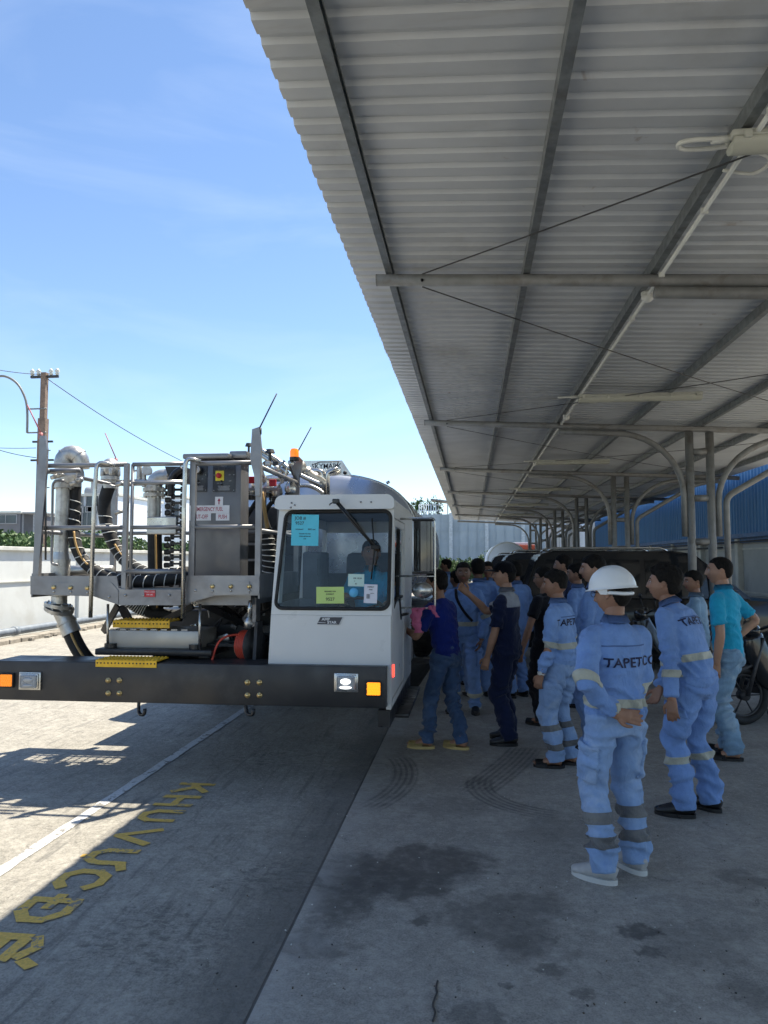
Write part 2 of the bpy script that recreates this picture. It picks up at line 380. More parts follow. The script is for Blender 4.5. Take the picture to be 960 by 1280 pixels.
M_STEEL_DK = paint('dark_bracing_rod', (.07, .07, .07), .5, .6)
for k in range(1, len(BK)-1):
    for k2 in (k-1, k+1):
        bm = B(); a = V((-.35, BK[k], Zr(-.35)+.048)); c_ = V((5.9, BK[k2], Zr(5.9)+.03)); n_ = 14
        if k2 == k+1: a.z -= .10
        tube(bm, [a.lerp(c_, i/n_)+V((0, 0, -.05*sin(pi*i/n_))) for i in range(n_+1)], .005, 6)
        tube(bm, [(-.35, BK[k]-.05, Zr(0)+.0), (-.35, BK[k]+.05, Zr(0)+.0)], .011, 8)
        cobj('bracing_rod', bm, M_STEEL_DK)
# white conduit clipped along the third purlin with round junction boxes
bm = B(); zc = Zr(1.5)+.025
tube(bm, [(1.40, -2.5, zc), (1.40, 41.5, zc)], .013, 8)
yy = -2.5
while yy < 41: box(bm, (1.40, yy, zc), (.04, .02, .034), mi=0); yy += 1.0
cobj('conduit', bm, M_WHITE)
for yj in (5.94, 10.95, 16.2, 22, 28, 34):
    bm = B(); sph(bm, (1.40, yj, zc-.01), (.048, .048, .045)); disc(bm, (1.40, yj, zc+.02), (0, 0, 1), .05, .02); cobj('junction_box', bm, M_WHITE, smooth=True)
# fluorescent fittings with a cable loop
M_DIFF = NB('lamp_diffuser', .25); M_DIFF.color((.6, .6, .5)); M_DIFF.b.inputs['Transmission Weight'].default_value = .25; M_DIFF = M_DIFF.m
M_FIT = paint('fitting_plastic', (.5, .5, .43), .45, 0, .1, 8, .03)
lamp_lb = ['tube light fitting hanging nearest the viewer at the right edge, with big cable loop', 'tube light fitting hanging between the nearest two main pipes in full view', 'tube light fitting third from the front, between second and third pipes', 'tube light fitting fourth from the front under the canopy', 'tube light fitting fifth from the front under the canopy', 'tube light fitting farthest back under the canopy']
for i in range(6):
    yl = (3.72, 9.45, 15.6, 21.6, 27.6, 33.6)[i]; zl = Zr(2.2)-.005
    t = thing('light_fitting', lamp_lb[i], 'light', (1.25 if i == 0 else 1.32, yl, zl+(.03 if i == 0 else 0)), 0, 'fluorescent fittings under the canopy')
    bm = B(); box(bm, (.78, 0, .032), (1.50, .12, .036), bev=.012); box(bm, (.78, 0, .012), (1.40, .145, .008), bev=.003); obj('housing', bm, M_FIT, t, auto=35)
    bm = B()
    prism(bm, [V((.04, .066*cos(a), .006-.055*sin(a))) for a in [pi*k/10 for k in range(11)]], (1.48, 0, 0)); obj('diffuser', bm, M_DIFF, t, auto=40)
    for xx in (.1, .4, .78, 1.15, 1.46):
        for s in (-1, 1): bm = B(); box(bm, (xx, s*.07, .012), (.035, .018, .04), bev=.004); obj('clip', bm, M_FIT, t)
    bm = B(); tube(bm, smooth_path([(.04, 0, .03), (-.14, -.02, .025), (-.20, .02, .03), (-.15, .10, .045), (.02, .13, .06), (.14, .12, .075)]), .012, 8)
    tube(bm, [(.05, 0, .03), (-.05, 0, .028)], .019, 8)
    tube(bm, smooth_path([(.12, .1, .05), (.3, .2, .02), (.27, .34, .02), (.12, .36, .06)]), .010, 8)
    obj('cable_loop', bm, M_WHITE, t)

# ------------------------------------------------------------------ left boundary wall
M_WALL = paint('whitewashed_wall', (.60, .62, .60), .85, 0, .06, 1.5, .2, 14, dirt=(.5, .5, .46), dscale=.9)
M_COPE = paint('wall_coping', (.58, .58, .53), .85, 0, .15, 3, .2, 20)
wl = thing('boundary_wall', 'long whitewashed boundary wall with a coping at the left of the lane', 'wall', (-10.1, 20, 0))
def wobj(name, bm, m): o = obj(name, bm, m, wl); o.matrix_parent_inverse = Matrix.Translation((10.1, -20, 0)); return o
bm = B(); box(bm, (-10.15, 26, .94), (.22, 84, 1.9), bev=.01); wobj('wall_panel', bm, M_WALL)
bm = B(); box(bm, (-10.13, 26, 1.93), (.34, 84, .09), bev=.012); box(bm, (-10.02, 26, 1.2), (.03, 84, .02)); wobj('coping', bm, M_COPE)
for yy in range(-14, 66, 8):
    bm = B(); box(bm, (-10.02, yy+.3, .94), (.1, .34, 1.88), bev=.01); wobj('pier', bm, M_WALL)
bm = B(); tube(bm, [(-9.72, -16, .16), (-9.72, 60, .16)], .085, 14)
for yy in range(-15, 60, 6): tube(bm, [(-9.72, yy, .16), (-9.72, yy+.14, .16)], .10, 14)
tag(obj('drain_pipe', bm, paint('grey_pipe_plastic', (.19, .22, .25), .45), smooth=True), 'long grey plastic pipe lying along the foot of the white wall', 'pipe')
bm = B(); random.seed(4)
for i in range(260):
    s = random.uniform(.03, .11); yy = random.uniform(4, 46)
    box(bm, (-9.35+random.uniform(-.22, .25), yy, s*.25), (s*random.uniform(.7, 1.8), s*random.uniform(.7, 2.2), s*.6), Matrix.Rotation(random.uniform(0, 3), 3, 'Z'), bev=s*.12)
n_ = 120
for i in range(n_):      # broken strip of old kerb
    yy = 2+46*i/n_; box(bm, (-9.35+.06*noise.noise(V((yy, 0, 0))), yy, .03), (.32+.12*noise.noise(V((yy*2, 5, 0))), .36, .10+.03*noise.noise(V((yy*3, 8, 0)))), Matrix.Rotation(.15*noise.noise(V((yy, 7, 0))), 3, 'Z'), bev=.015)
tag(obj('rubble_strip', bm, paint('rubble', (.3, .27, .22), .95, 0, .3, 5, .6, 20)), 'strip of broken concrete and stones along the foot of the white wall', 'rubble', None, 'stuff')

# ------------------------------------------------------------------ foliage
M_LEAF = []
for i, cc in enumerate(((.06, .115, .028), (.09, .15, .04), (.042, .085, .022))):
    b = NB('leaf_%s' % ('mid', 'light', 'dark')[i], .55); b.color(b.mix(b.rng(b.noise(3, 4), .3, .7), mul(cc, .7), mul(cc, 1.25)))
    b.b.inputs['Subsurface Weight'].default_value = 0; M_LEAF.append(b.m)
def foliage(bm, c, s, n, leaf=.09, seed=1, dens=.42):
    rnd = random.Random(seed); k = 0; tries = 0
    while k < n and tries < n*12:
        tries += 1
        u = V((rnd.uniform(-1, 1), rnd.uniform(-1, 1), rnd.uniform(-1, 1)))
        if u.length > 1: continue
        p_ = V((c[0]+u.x*s[0], c[1]+u.y*s[1], c[2]+u.z*s[2]))
        nn = noise.noise(p_*1.1+V((seed, 0, 0)))+.5*noise.noise(p_*2.7)
        if nn < -.12+ (u.length-.6)*dens: continue
        q = Quaternion((rnd.uniform(-1, 1), rnd.uniform(-1, 1), rnd.uniform(-1, 1), rnd.uniform(-1, 1))).normalized()
        l = leaf*rnd.uniform(.6, 1.4); mi = 1 if nn > .25 else (0 if nn > .02 else 2)
        pts = [V((-l*.5, 0, 0)), V((0, -l*.28, l*.06)), V((l*.5, 0, 0)), V((0, l*.28, l*.06))]
        quad(bm, [p_+q @ t_ for t_ in pts], mi); k += 1
M_BARK = paint('bark', (.12, .09, .06), .9, 0, .25, 8, .5, 25)
def bush(name, c, s, n, label, leaf=.1, seed=1, group=None, cat='bush', stems=7):
    t = thing(name, label, cat, (c[0], c[1], 0), 0, group)
    bm = B(); foliage(bm, (0, 0, c[2]), s, n, leaf, seed); obj('foliage', bm, M_LEAF, t)
    bm = B(); rnd = random.Random(seed)
    for i in range(stems):
        a = rnd.uniform(0, 6.28); tp = V((cos(a)*s[0]*.6*rnd.random(), sin(a)*s[1]*.6*rnd.random(), c[2]+s[2]*.45)); ba = V((tp.x*.35, tp.y*.35, 0))
        tube(bm, [ba, ba.lerp(tp, .5)+V((rnd.uniform(-.1, .1), rnd.uniform(-.1, .1), 0)), tp], [.03, .02, .008], 6)
    obj('trunk', bm, M_BARK, t); return t
bush('bush', (-13.5, 26.5, 1.6), (1.6, 3.2, 1.15), 5200, 'leafy green bush behind the white wall at the far left edge', .16, 1, 'bushes behind the white wall')
bush('bush', (-13.4, 19.6, 1.55), (1.4, 2.2, 1.0), 3800, 'leafy green bush behind the white wall, just left of the lamp pole', .15, 2, 'bushes behind the white wall')
bush('bush', (-12.9, 31.5, 1.5), (1.5, 3.0, .95), 4200, 'low green bush behind the white wall between pole and white house', .16, 3, 'bushes behind the white wall')
bush('bush', (-14.2, 41.5, 1.9), (2.0, 5.5, 1.2), 5200, 'bright green bush behind the white wall in front of the white house', .2, 4, 'bushes behind the white wall')
# a second row farther off
bush('bush', (-26, 46, 2.0), (4.5, 5, 1.7), 5000, 'wide distant green thicket below the white house', .26, 5, 'bushes behind the white wall')
bush('bush', (-32, 42, 1.9), (4.5, 5, 1.9), 4600, 'wide distant green thicket below the grey roofed shed', .26, 6, 'bushes behind the white wall')
# hedge at the end of the lane
bm = B()
for i in range(14): foliage(bm, (-4.2+i*1.15, 56.2+.4*sin(i*2.1), .95+.25*sin(i*1.7)), (1.1, .9, 1.15+.25*sin(i*2.9)), 1700, .17, 20+i)
tag(obj('hedge', bm, M_LEAF), 'overgrown green hedge along the foot of the tall panel wall', 'hedge')

# ------------------------------------------------------------------ far buildings
M_BWH = paint('far_white_render', (.72, .78, .84), .85, 0, .08, .5, .05, 5)
M_BGR = paint('far_grey_sheet', (.17, .17, .18), .7, 0, .1, .8, 0)
M_WIN = paint('far_window_glass', (.05, .07, .085), .2, 0, .2, 1, 0)
M_FRM = paint('far_window_frame', (.35, .36, .37), .6)
def house(name, label, x0, x1, y, z1, depth, wins, mat=None, z0=0, extras=None, cat='house'):
    t = thing(name, label, cat, ((x0+x1)/2, y, 0)); cx = (x0+x1)/2
    bm = B(); box(bm, (0, depth/2, (z0+z1)/2), (x1-x0, depth, z1-z0), bev=.03); obj('wall', bm, mat or M_BWH, t)
    bm = B(); box(bm, (0, depth/2, z1+.12), (x1-x0+.3, depth+.3, .22), bev=.02); box(bm, (0, .02, z1-2.9), (x1-x0+.1, .16, .1)); obj('roof', bm, M_COPE, t)
    for (wx, wz, ww, wh) in wins:
        bm = B()
        for sx in (-1, 1): box(bm, (wx-cx+sx*ww/2, -.03, wz), (.07, .12, wh+.07))
        for sz in (-1, 1): box(bm, (wx-cx, -.03, wz+sz*wh/2), (ww-.07, .12, .07))
        box(bm, (wx-cx, -.02, wz), (.05, .06, wh-.07)); f = obj('window', bm, M_FRM, t)
        bm = B(); box(bm, (wx-cx, -.006, wz), (ww-.072, .03, wh-.072)); obj('pane', bm, M_WIN, f)
    return t
def hx(px, Y): return at(px, 690, Y).x
def hz(py, Y, px=150): return at(px, py, Y).z
Yh = 60
wins = [(hx(96, Yh), hz(629, Yh), 1.0, 1.6), (hx(114, Yh), hz(628, Yh), 1.1, 1.6), (hx(95, Yh), hz(646, Yh), 1.0, 1.6), (hx(108, Yh), hz(646, Yh), 1.7, 1.8), (hx(130, Yh), hz(630, Yh), 1.6, 1.5)]
t = house('white_house', 'pale three-storey house with small windows seen behind the platform railings', hx(88, Yh), hx(146, Yh), Yh, hz(620, Yh), 9, wins)
bm = B(); cx = (hx(88, Yh)+hx(146, Yh))/2
box(bm, (hx(108, Yh)-cx, 3, hz(620, Yh)+.8), (1.7, 2, 1.5), bev=.05); disc(bm, (hx(101, Yh)-cx, 3, hz(620, Yh)+.75), (0, 0, 1), .55, 1.2); disc(bm, (hx(94, Yh)-cx, 3, hz(620, Yh)+.6), (1, 0, 0), .5, 1.4); obj('water_tank', bm, M_FRM, t)
Yh = 72
wins = [(hx(172, Yh), hz(635, Yh), 1.5, 2.2), (hx(160, Yh), hz(650, Yh), 1.8, 3.2), (hx(177, Yh), hz(652, Yh), 1.1, 3.), (hx(215, Yh), hz(640, Yh), 1.4, 2)]
house('white_house', 'pale house with tall dark windows right of the railing gate', hx(148, Yh), hx(230, Yh), Yh, hz(624, Yh), 9, wins)
Yh = 64
t = house('grey_shed', 'low dark grey shed roofline beyond the bushes at the far left', hx(-20, Yh), hx(24, Yh), Yh, hz(641, Yh), 8, [(hx(6, Yh), hz(648, Yh), 2.2, .8)], M_BGR)
bm = B(); cx = (hx(-20, Yh)+hx(24, Yh))/2; z_ = hz(640, Yh)
box(bm, (hx(32, Yh)-cx, 2, z_), (1.6*2, 4, .12)); 
for q in (25, 39): box(bm, (hx(q, Yh)-cx, .3, z_/2), (.12, .12, z_))
obj('carport_frame', bm, M_FRM, t)
house('low_building', 'long low pale building standing behind the bushes at left', hx(-60, 80), hx(50, 80), 80, hz(655, 80), 8, [(hx(10, 80), hz(660, 80), 2, 1), (hx(28, 80), hz(660, 80), 2, 1)], cat='building')

# tall panel wall at the end of the yard
Yw = 62; t = thing('panel_wall', 'tall pale blue-grey panel wall closing the far end of the yard', 'wall', (0, Yw, 0))
M_PNL = paint('panel_wall_sheet', (.36, .43, .48), .7, 0, .08, .6, .05, 8, dirt=(.28, .33, .36), dscale=.4)
M_PST = paint('panel_wall_post', (.5, .56, .6), .6)
zt = at(530, 643, Yw).z; x0_ = -12; x1_ = 11
bm = B(); box(bm, ((x0_+x1_)/2, .15, zt/2), (x1_-x0_, .2, zt)); 
for k in range(1, 4): box(bm, ((x0_+x1_)/2, .03, zt*k/4), (x1_-x0_, .06, .06), mi=0)
obj('panel', bm, M_PNL, t)
for i in range(9):
    bm = B(); box(bm, (-4.55-2.95*2+i*2.95, -.04, zt/2+.05), (.28, .3, zt+.1)); obj('post', bm, M_PST, t)
bm = B()
for i in range(30): box(bm, (x0_+.4+i*.76, .02, zt/2), (.03, .07, zt-.1))
obj('batten', bm, M_PNL, t)
# rooftops, plants and a small shelter showing over the panel wall
Yh = 75; t = house('rooftop_terrace', 'white rooftop terrace with plants and frames above the tall panel wall', hx(512, Yh), hx(560, Yh), Yh, hz(646, Yh, 530), 6, [], cat='building')
cx = (hx(512, Yh)+hx(560, Yh))/2; zb = hz(646, Yh, 530)
bm = B(); box(bm, (hx(553, Yh)-cx, 1, zb+1.6), (2.3, 3, .12), Matrix.Rotation(.12, 3, 'Y')); 
for q in (548, 560): box(bm, (hx(q, Yh)-cx, 0, zb+.8), (.1, .1, 1.6))
obj('shelter', bm, M_BGR, t)
bm = B()
for i in range(9):
    xx = hx(524+i*3, Yh)-cx
    tube(bm, [(xx, 0, zb), (xx, 0, zb+1.2)], .05, 6)
    tube(bm, [(xx, 0, zb+1.2), (xx+.35, 0, zb+1.2)], .05, 6); tube(bm, [(xx, 0, zb+.6), (xx+.35, 0, zb+.6)], .05, 6)
obj('railing', bm, M_BWH, t)
bm = B()
for i in range(12): foliage(bm, (hx(516+i*3, Yh)-cx, .5, zb+.9+.5*sin(i*2.3)), (.45, .4, .9), 130, .2, 60+i)
obj('plants', bm, M_LEAF, t)

# ------------------------------------------------------------------ blue building on the right
XB = 6.55
t = thing('blue_building', 'long building with blue corrugated cladding above a pale panel base', 'building', (XB, 18, 0))
b = NB('blue_cladding', .5, .1); n_ = b.noise(2, 6); b.color(b.mix(b.rng(b.noise(1, 5, .6, vec=b.mapping((1, 14, .6))), .35, .7), (.045, .16, .34), (.065, .205, .42))); M_BLUE = b.m
M_BLUE2 = paint('blue_trim', (.02, .11, .28), .5)
M_PALE = paint('pale_base_panels', (.40, .41, .40), .6, 0, .12, 1.2, .05, 10, dirt=(.25, .25, .24), dscale=.7)
bm = B(); y = -2.0; pr = []; yend = 22
while y < yend: pr += [(y, 0), (y+.13, 0), (y+.15, .03), (y+.18, .03)]; y += .2
lo = [bm.verts.new((.0-d_, yy, 2.30)) for yy, d_ in pr]; hi = [bm.verts.new((.0-d_, yy, 4.35)) for yy, d_ in pr]
for i in range(len(pr)-1): bm.faces.new((lo[i], lo[i+1], hi[i+1], hi[i]))
obj('cladding', bm, M_BLUE, t)
bm = B(); box(bm, (.3, 10, 3.4), (.4, 24, 2.6)); box(bm, (-.05, 10, 2.26), (.16, 24, .10)); box(bm, (.0, 10, 4.4), (.3, 24, .12)); obj('trim', bm, M_BLUE2, t)
bm = B(); box(bm, (.32, 10, 1.1), (.3, 24, 2.2)); obj('base_panel', bm, M_PALE, t)
for i in range(8):
    bm = B(); box(bm, (.11, -1.5+i*3, 1.1), (.14, .2, 2.2), bev=.01); obj('column', bm, M_COPE, t)
bm = B(); 
for z in (.9, 1.95): box(bm, (.155, 10, z), (.03, 24, .04))
obj('rail', bm, M_COPE, t)
bm = B(); tube(bm, rounded([(-.12, 22, 2.0), (-.12, 6, 2.0), (-.12, 2, 2.0)], .1), .022, 8); tube(bm, [(-.1, -2, 2.12), (-.1, 22, 2.12)], .018, 8)
obj('cable_run', bm, M_STEEL_DK, t)
Yh = 43
t = thing('pale_building', 'pale ribbed building beyond the blue one, seen between the posts', 'building', (8.5, Yh, 0))
bm = B(); box(bm, (0, 4, 2.6), (7, 8, 5.2)); obj('wall', bm, M_PALE, t)
for i in range(7):
    bm = B(); box(bm, (-3.3+i*1.1, -.06, 2.5), (.34, .2, 5.0)); obj('pilaster', bm, M_BWH, t)
bm = B(); box(bm, (0, 3.9, 5.3), (7.4, 8.4, .2)); obj('roof', bm, M_BGR, t)

g0 = [atz(px, py, .006) for px, py in ((547, 1226), (545, 1234), (546, 1241), (543, 1249), (541, 1257), (544, 1266), (541, 1276))]
bm = B(); tube(bm, smooth_path(g0), .0045, 6); tag(obj('cord', bm, M_STEEL_DK), 'thin dark wavy strip lying on the concrete at the bottom of the picture', 'cord')
rnd = random.Random(3); bm = B()
for i in range(150):
    px, py = rnd.uniform(250, 960), rnd.uniform(960, 1280); g = atz(px, py); s_ = rnd.uniform(.002, .006); box(bm, (g.x, g.y, s_*.3), (s_*rnd.uniform(1, 2), s_, s_*.7), Matrix.Rotation(rnd.uniform(0, 3), 3, 'Z'), mi=i % 3)
tag(obj('grit', bm, [M_COPE, M_STEEL_DK, M_BARK]), 'scattered grit and crumbs on the concrete under the canopy', 'grit', None, 'stuff')
# ------------------------------------------------------------------ tanker truck with lift platform
class Rig:
    """parts given in world coordinates under one Empty"""
    def __init__(s, root): s.r = root; s.inv = (Matrix.Translation(root.location) @ Matrix.Rotation(root.rotation_euler.z, 4, 'Z')).inverted()
    def __call__(s, name, bm, m, parent=None, label=None, auto=None, smooth=False):
        o = obj(name, bm, m, parent or s.r, label=label, auto=auto, smooth=smooth)
        if parent is None: o.matrix_parent_inverse = s.inv
        return o
truck = thing('tanker_truck', 'white aircraft refuelling truck with a one-man cab, black bumper and raised work platform', 'truck', (-2.1, 5.4, 0))
T = Rig(truck)
M_CAB = paint('cab_white_paint', (.64, .645, .63), .32, 0, .03, 3, .015, 200, spec=.5, rvar=.05)
M_BLK = paint('black_paint', (.012, .012, .013), .38, 0, .2, 5, .04, 90, rvar=.12)
M_BUMP = paint('bumper_black_paint', (.026, .025, .025), .45, 0, .2, 2.5, .06, 120, dirt=(.045, .042, .04), dscale=4, rvar=.12)
M_RUB = paint('rubber', (.012, .012, .012), .7, 0, .2, 9, .1)
M_GRY = paint('platform_grey_metal', (.25, .25, .255), .42, .55, .12, 4, .05, 70, dirt=(.18, .17, .17), dscale=3)
M_SS = paint('stainless_steel', (.52, .51, .48), .28, .92, .12, 5, .03, 90, rvar=.1)
M_ALU = paint('cast_aluminium', (.50, .49, .46), .42, .8, .2, 12, .12, 60, dirt=(.3, .28, .25), dscale=9)
M_TANK = paint('tank_aluminium', (.50, .53, .58), .3, .75, .08, 1.5, .03, 30)
M_WHT = paint('white_cable_wrap', (.72, .72, .68), .5, 0, .05, 5, 0)
M_RED = paint('red_paint', (.5, .02, .03), .4, 0, .1, 5, .02)
M_ORH = paint('red_rubber_hose', (.55, .06, .03), .5)
M_YST = paint('yellow_step_paint', (.78, .45, .02), .55, 0, .12, 12, .1)
M_GOLD = paint('zinc_gold_bolt', (.75, .55, .25), .3, .85, .1, 9, 0)
M_TXT = paint('black_lettering', (.02, .02, .03), .6, bump=0)
def M_flat(n, c, r=.6): return paint(n, c, r, 0, .05, 6, 0)
M_GLASS = bpy.data.materials.new('cab_glass'); M_GLASS.use_nodes = True; g_ = M_GLASS.node_tree; g_.nodes.clear()
go = g_.nodes.new('ShaderNodeOutputMaterial'); gm = g_.nodes.new('ShaderNodeMixShader'); gt = g_.nodes.new('ShaderNodeBsdfTransparent'); gg = g_.nodes.new('ShaderNodeBsdfGlossy'); gf = g_.nodes.new('ShaderNodeFresnel')
gt.inputs[0].default_value = (.90, .95, .98, 1); gg.inputs['Roughness'].default_value = .02; gf.inputs[0].default_value = 1.29
g_.links.new(gf.outputs[0], gm.inputs[0]); g_.links.new(gt.outputs[0], gm.inputs[1]); g_.links.new(gg.outputs[0], gm.inputs[2]); g_.links.new(gm.outputs[0], go.inputs[0])
def glow(name, c, e, s):
    b = NB(name, .25); b.color(c); b.b.inputs['Emission Color'].default_value = (*e, 1); b.b.inputs['Emission Strength'].default_value = s; return b.m
M_AMB = glow('amber_lens_lit', (.8, .25, .02), (1, .30, .01), .55); M_AMB0 = glow('amber_lens', (.75, .17, .02), (1, .3, .02), .25)
M_HL = NB('headlamp_glass', .12, .3); M_HL.color((.42, .44, .46)); M_HL.bump(M_HL.noise(1, 2, .5, vec=M_HL.mapping((300, 60, 60))), .8, .01); M_HL = M_HL.m; M_HLL = glow('headlamp_glow', (.8, .8, .8), (1, 1, .97), .6)
YF = 5.4; BX0, BX1, BZ0, BZ1 = -3.655, -.612, .612, .908
# bumper with lamps, bolts, hooks and step plate
bm = B(); box(bm, ((BX0+BX1)/2, YF+.02, (BZ0+BZ1)/2), (BX1-BX0, .04, BZ1-BZ0), bev=.008)
box(bm, ((BX0+BX1)/2, YF+.2, BZ1-.014), (BX1-BX0, .315, .02)); box(bm, ((BX0+BX1)/2, YF+.13, BZ0+.014), (BX1-BX0, .18, .02))
for x in (BX0+.012, BX1-.012): box(bm, (x, YF+.15, (BZ0+BZ1)/2), (.02, .22, BZ1-BZ0-.05))
bumper = T('bumper', bm, M_BUMP, auto=30)
for px in (38.5, 433):
    c = at(px, 853 if px > 100 else 851, YF); sx = .15; sz = .118
    bm = B(); box(bm, (c.x, YF-.008, c.z), (sx*1.18, .016, sz*1.14), bev=.005); box(bm, (c.x, YF-.018, c.z), (sx, .02, sz), bev=.008)
    h = T('headlight', bm, M_SS, bumper, auto=30)
    bm = B(); box(bm, (c.x, YF-.026, c.z), (sx*.9, .03, sz*.86), bev=.012)
    for i in range(-5, 6): box(bm, (c.x+i*.0125, YF-.042, c.z), (.004, .004, sz*.7))
    T('lens', bm, M_HL, h)
    bm = B(); sph(bm, (c.x, YF-.042, c.z+.012), (.040, .008, .022)); sph(bm, (c.x, YF-.042, c.z-.03), (.046, .006, .012)); T('bulb', bm, M_HLL if px > 100 else M_HL, h)
for px, py, m in ((9.5, 850, M_AMB0), (467.5, 860.5, M_AMB)):
    c = at(px, py, YF)
    bm = B(); box(bm, (c.x, YF-.01, c.z), (.118, .02, .112), bev=.008); t_ = T('indicator_light', bm, M_RUB, bumper, auto=30)
    bm = B(); box(bm, (c.x, YF-.02, c.z), (.096, .012, .09), bev=.006)
    for i in range(5):
        for j in range(5): sph(bm, (c.x+(i-2)*.019+(.009 if j % 2 else 0)-.004, YF-.03, c.z+(j-2)*.019), (.008, .005, .0065), u=8, v=6)
    T('lens', bm, m, t_)
for px in (135.5, 149.5, 309.5, 324.5):
    for py in (850.5, 866.5):
        c = at(px, py+(2.5 if px > 200 else 0), YF); bm = B(); disc(bm, (c.x, YF-.003, c.z), (0, 1, 0), .021, .005, 12); disc(bm, (c.x, YF-.01, c.z), (0, 1, 0), .014, .014, 6); T('bolt', bm, M_GOLD, bumper)
for px, s in ((177, 1), (311, 1)):
    c = at(px, 886, YF+.06); bm = B()
    tube(bm, rounded([(c.x-.02, YF+.06, .66), (c.x-.02, YF+.05, c.z+.01), (c.x+.0, YF+.02, c.z-.035), (c.x+.055, YF-.01, c.z-.03), (c.x+.06, YF-.015, c.z+.015)], .03), .013, 8); T('tow_hook', bm, M_BLK, bumper)
def treadplate(name, x0, x1, y0, y1, z, lip, parent=None):
    bm = B(); box(bm, ((x0+x1)/2, (y0+y1)/2, z), (x1-x0, y1-y0, .01)); box(bm, ((x0+x1)/2, y0-.003, z-lip/2+.003), (x1-x0, .008, lip))
    n = int((x1-x0)/.028)
    for i in range(n):
        for j in range(3): disc(bm, (x0+(i+.5)*(x1-x0)/n, y0+.02+j*(y1-y0-.04)/2, z+.008), (0, 0, 1), .009, .008, 8, r2=.006)
        disc(bm, (x0+(i+.5)*(x1-x0)/n, y0-.0075, z-lip*.35), (0, 1, 0), .006, .003, 8, mi=1)
    return T(name, bm, [M_YST, M_BLK], parent)
treadplate('step_plate', at(120, 829, YF).x, at(196, 829, YF).x, YF+.0, YF+.22, BZ1+.014, .05)

# ---- cab: a shell with real openings
CX0, CX1 = -1.512, -.588; CY0, CY1 = 5.50, 7.35; CB, CT = .585, 2.165
def cabx(z, s):     # tumblehome towards the roof
    f = max(0, (z-.93)/(CT-.93)); return (CX0+.065*f) if s < 0 else (CX1+.02*f)
def caby(z): return CY0+.075*max(0, (z-1.3))
def face_with_hole(bm, outer, hole, d, mi=0):
    """flat face between two outlines of equal vertex count, given thickness d"""
    n = len(outer); A = [bm.verts.new(p) for p in outer]; H_ = [bm.verts.new(p) for p in hole]
    A2 = [bm.verts.new(V(p)+V(d)) for p in outer]; H2 = [bm.verts.new(V(p)+V(d)) for p in hole]; fs = []
    for i in range(n):
        j = (i+1) % n
        fs += [bm.faces.new((A[i], A[j], H_[j], H_[i])), bm.faces.new((A2[j], A2[i], H2[i], H2[j])), bm.faces.new((H_[i], H_[j], H2[j], H2[i])), bm.faces.new((A[j], A[i], A2[i], A2[j]))]
    for f in fs: f.material_index = mi
    bmesh.ops.recalc_face_normals(bm, faces=fs)
def rrect(x0, x1, z0, z1, r, k=6, xs=None):
    """rounded rectangle in x, z starting at the lower left, counter-clockwise; xs(z, side) may bend the sides"""
    out = []
    for (cx, cz, a0) in ((x1-r, z0+r, -90), (x1-r, z1-r, 0), (x0+r, z1-r, 90), (x0+r, z0+r, 180)):
        for i in range(k+1):
            a = R(a0+90*i/k); out.append((cx+r*cos(a), cz+r*sin(a)))
    return out
def rect_like(pts, x0, x1, z0, z1):
    """points of a plain rectangle matching the rounded one corner by corner"""
    n = len(pts)//4; out = []
    cs = [(x1, z0), (x1, z1), (x0, z1), (x0, z0)]
    for q in range(4):
        for i in range(n):
            out.append(cs[q])
    return out
WX0, WX1, WZ0, WZ1 = -1.462, -.605, 1.318, 2.048
def warp(x, z):         # windshield narrower at the top like the cab
    f = (z-WZ0)/(WZ1-WZ0); lo = WX0+.065*f; hi = WX1+.012*f; return lo+(x-WX0)/(WX1-WX0)*(hi-lo)
hole = [(warp(x, z), z) for x, z in rrect(WX0, WX1, WZ0, WZ1, .055)]
bm = B()
# front: outline with softly rounded top corners
outer = []
oc = [(CX1, 1.27), (cabx(CT-.02, 1), CT-.02), (cabx(CT-.02, -1), CT-.02), (CX0+.012, 1.27)]
rr_ = .05; nn = 7
tmp = rrect(0, 1, 0, 1, .05)
def outl():
    o = []
    for q in range(4):
        for i in range(nn):
            if q == 0: o.append((cabx(1.27, 1), 1.27))
            elif q == 3: o.append((cabx(1.27, -1), 1.27))
            else:
                cx = cabx(CT-.07, 1)-.05 if q == 1 else cabx(CT-.07, -1)+.05
                a = R((0 if q == 1 else 90)+90*i/(nn-1)); o.append((cx+.05*cos(a), CT-.05+.05*sin(a)))
    return o
ol = outl()
face_with_hole(bm, [V((x, caby(z), z)) for x, z in ol], [V((x, caby(z), z)) for x, z in hole], (0, .035, 0))
bmesh.ops.remove_doubles(bm, verts=bm.verts, dist=.0004)
# lower front panel, two panels meeting at a soft crease
lf = [(cabx(.93, -1), .905), (CX1, .905), (CX1, 1.268), (cabx(1.27, -1), 1.268)]
prism(bm, [V((x, CY0+(.0 if z > 1 else .0), z)) for x, z in lf], (0, .035, 0))
prism(bm, [V((CX1-.035, CY0+.002, CB)), V((CX1, CY0+.002, CB)), V((CX1, CY0+.002, .903)), V((CX1-.035, CY0+.002, .903))], (0, .03, 0))
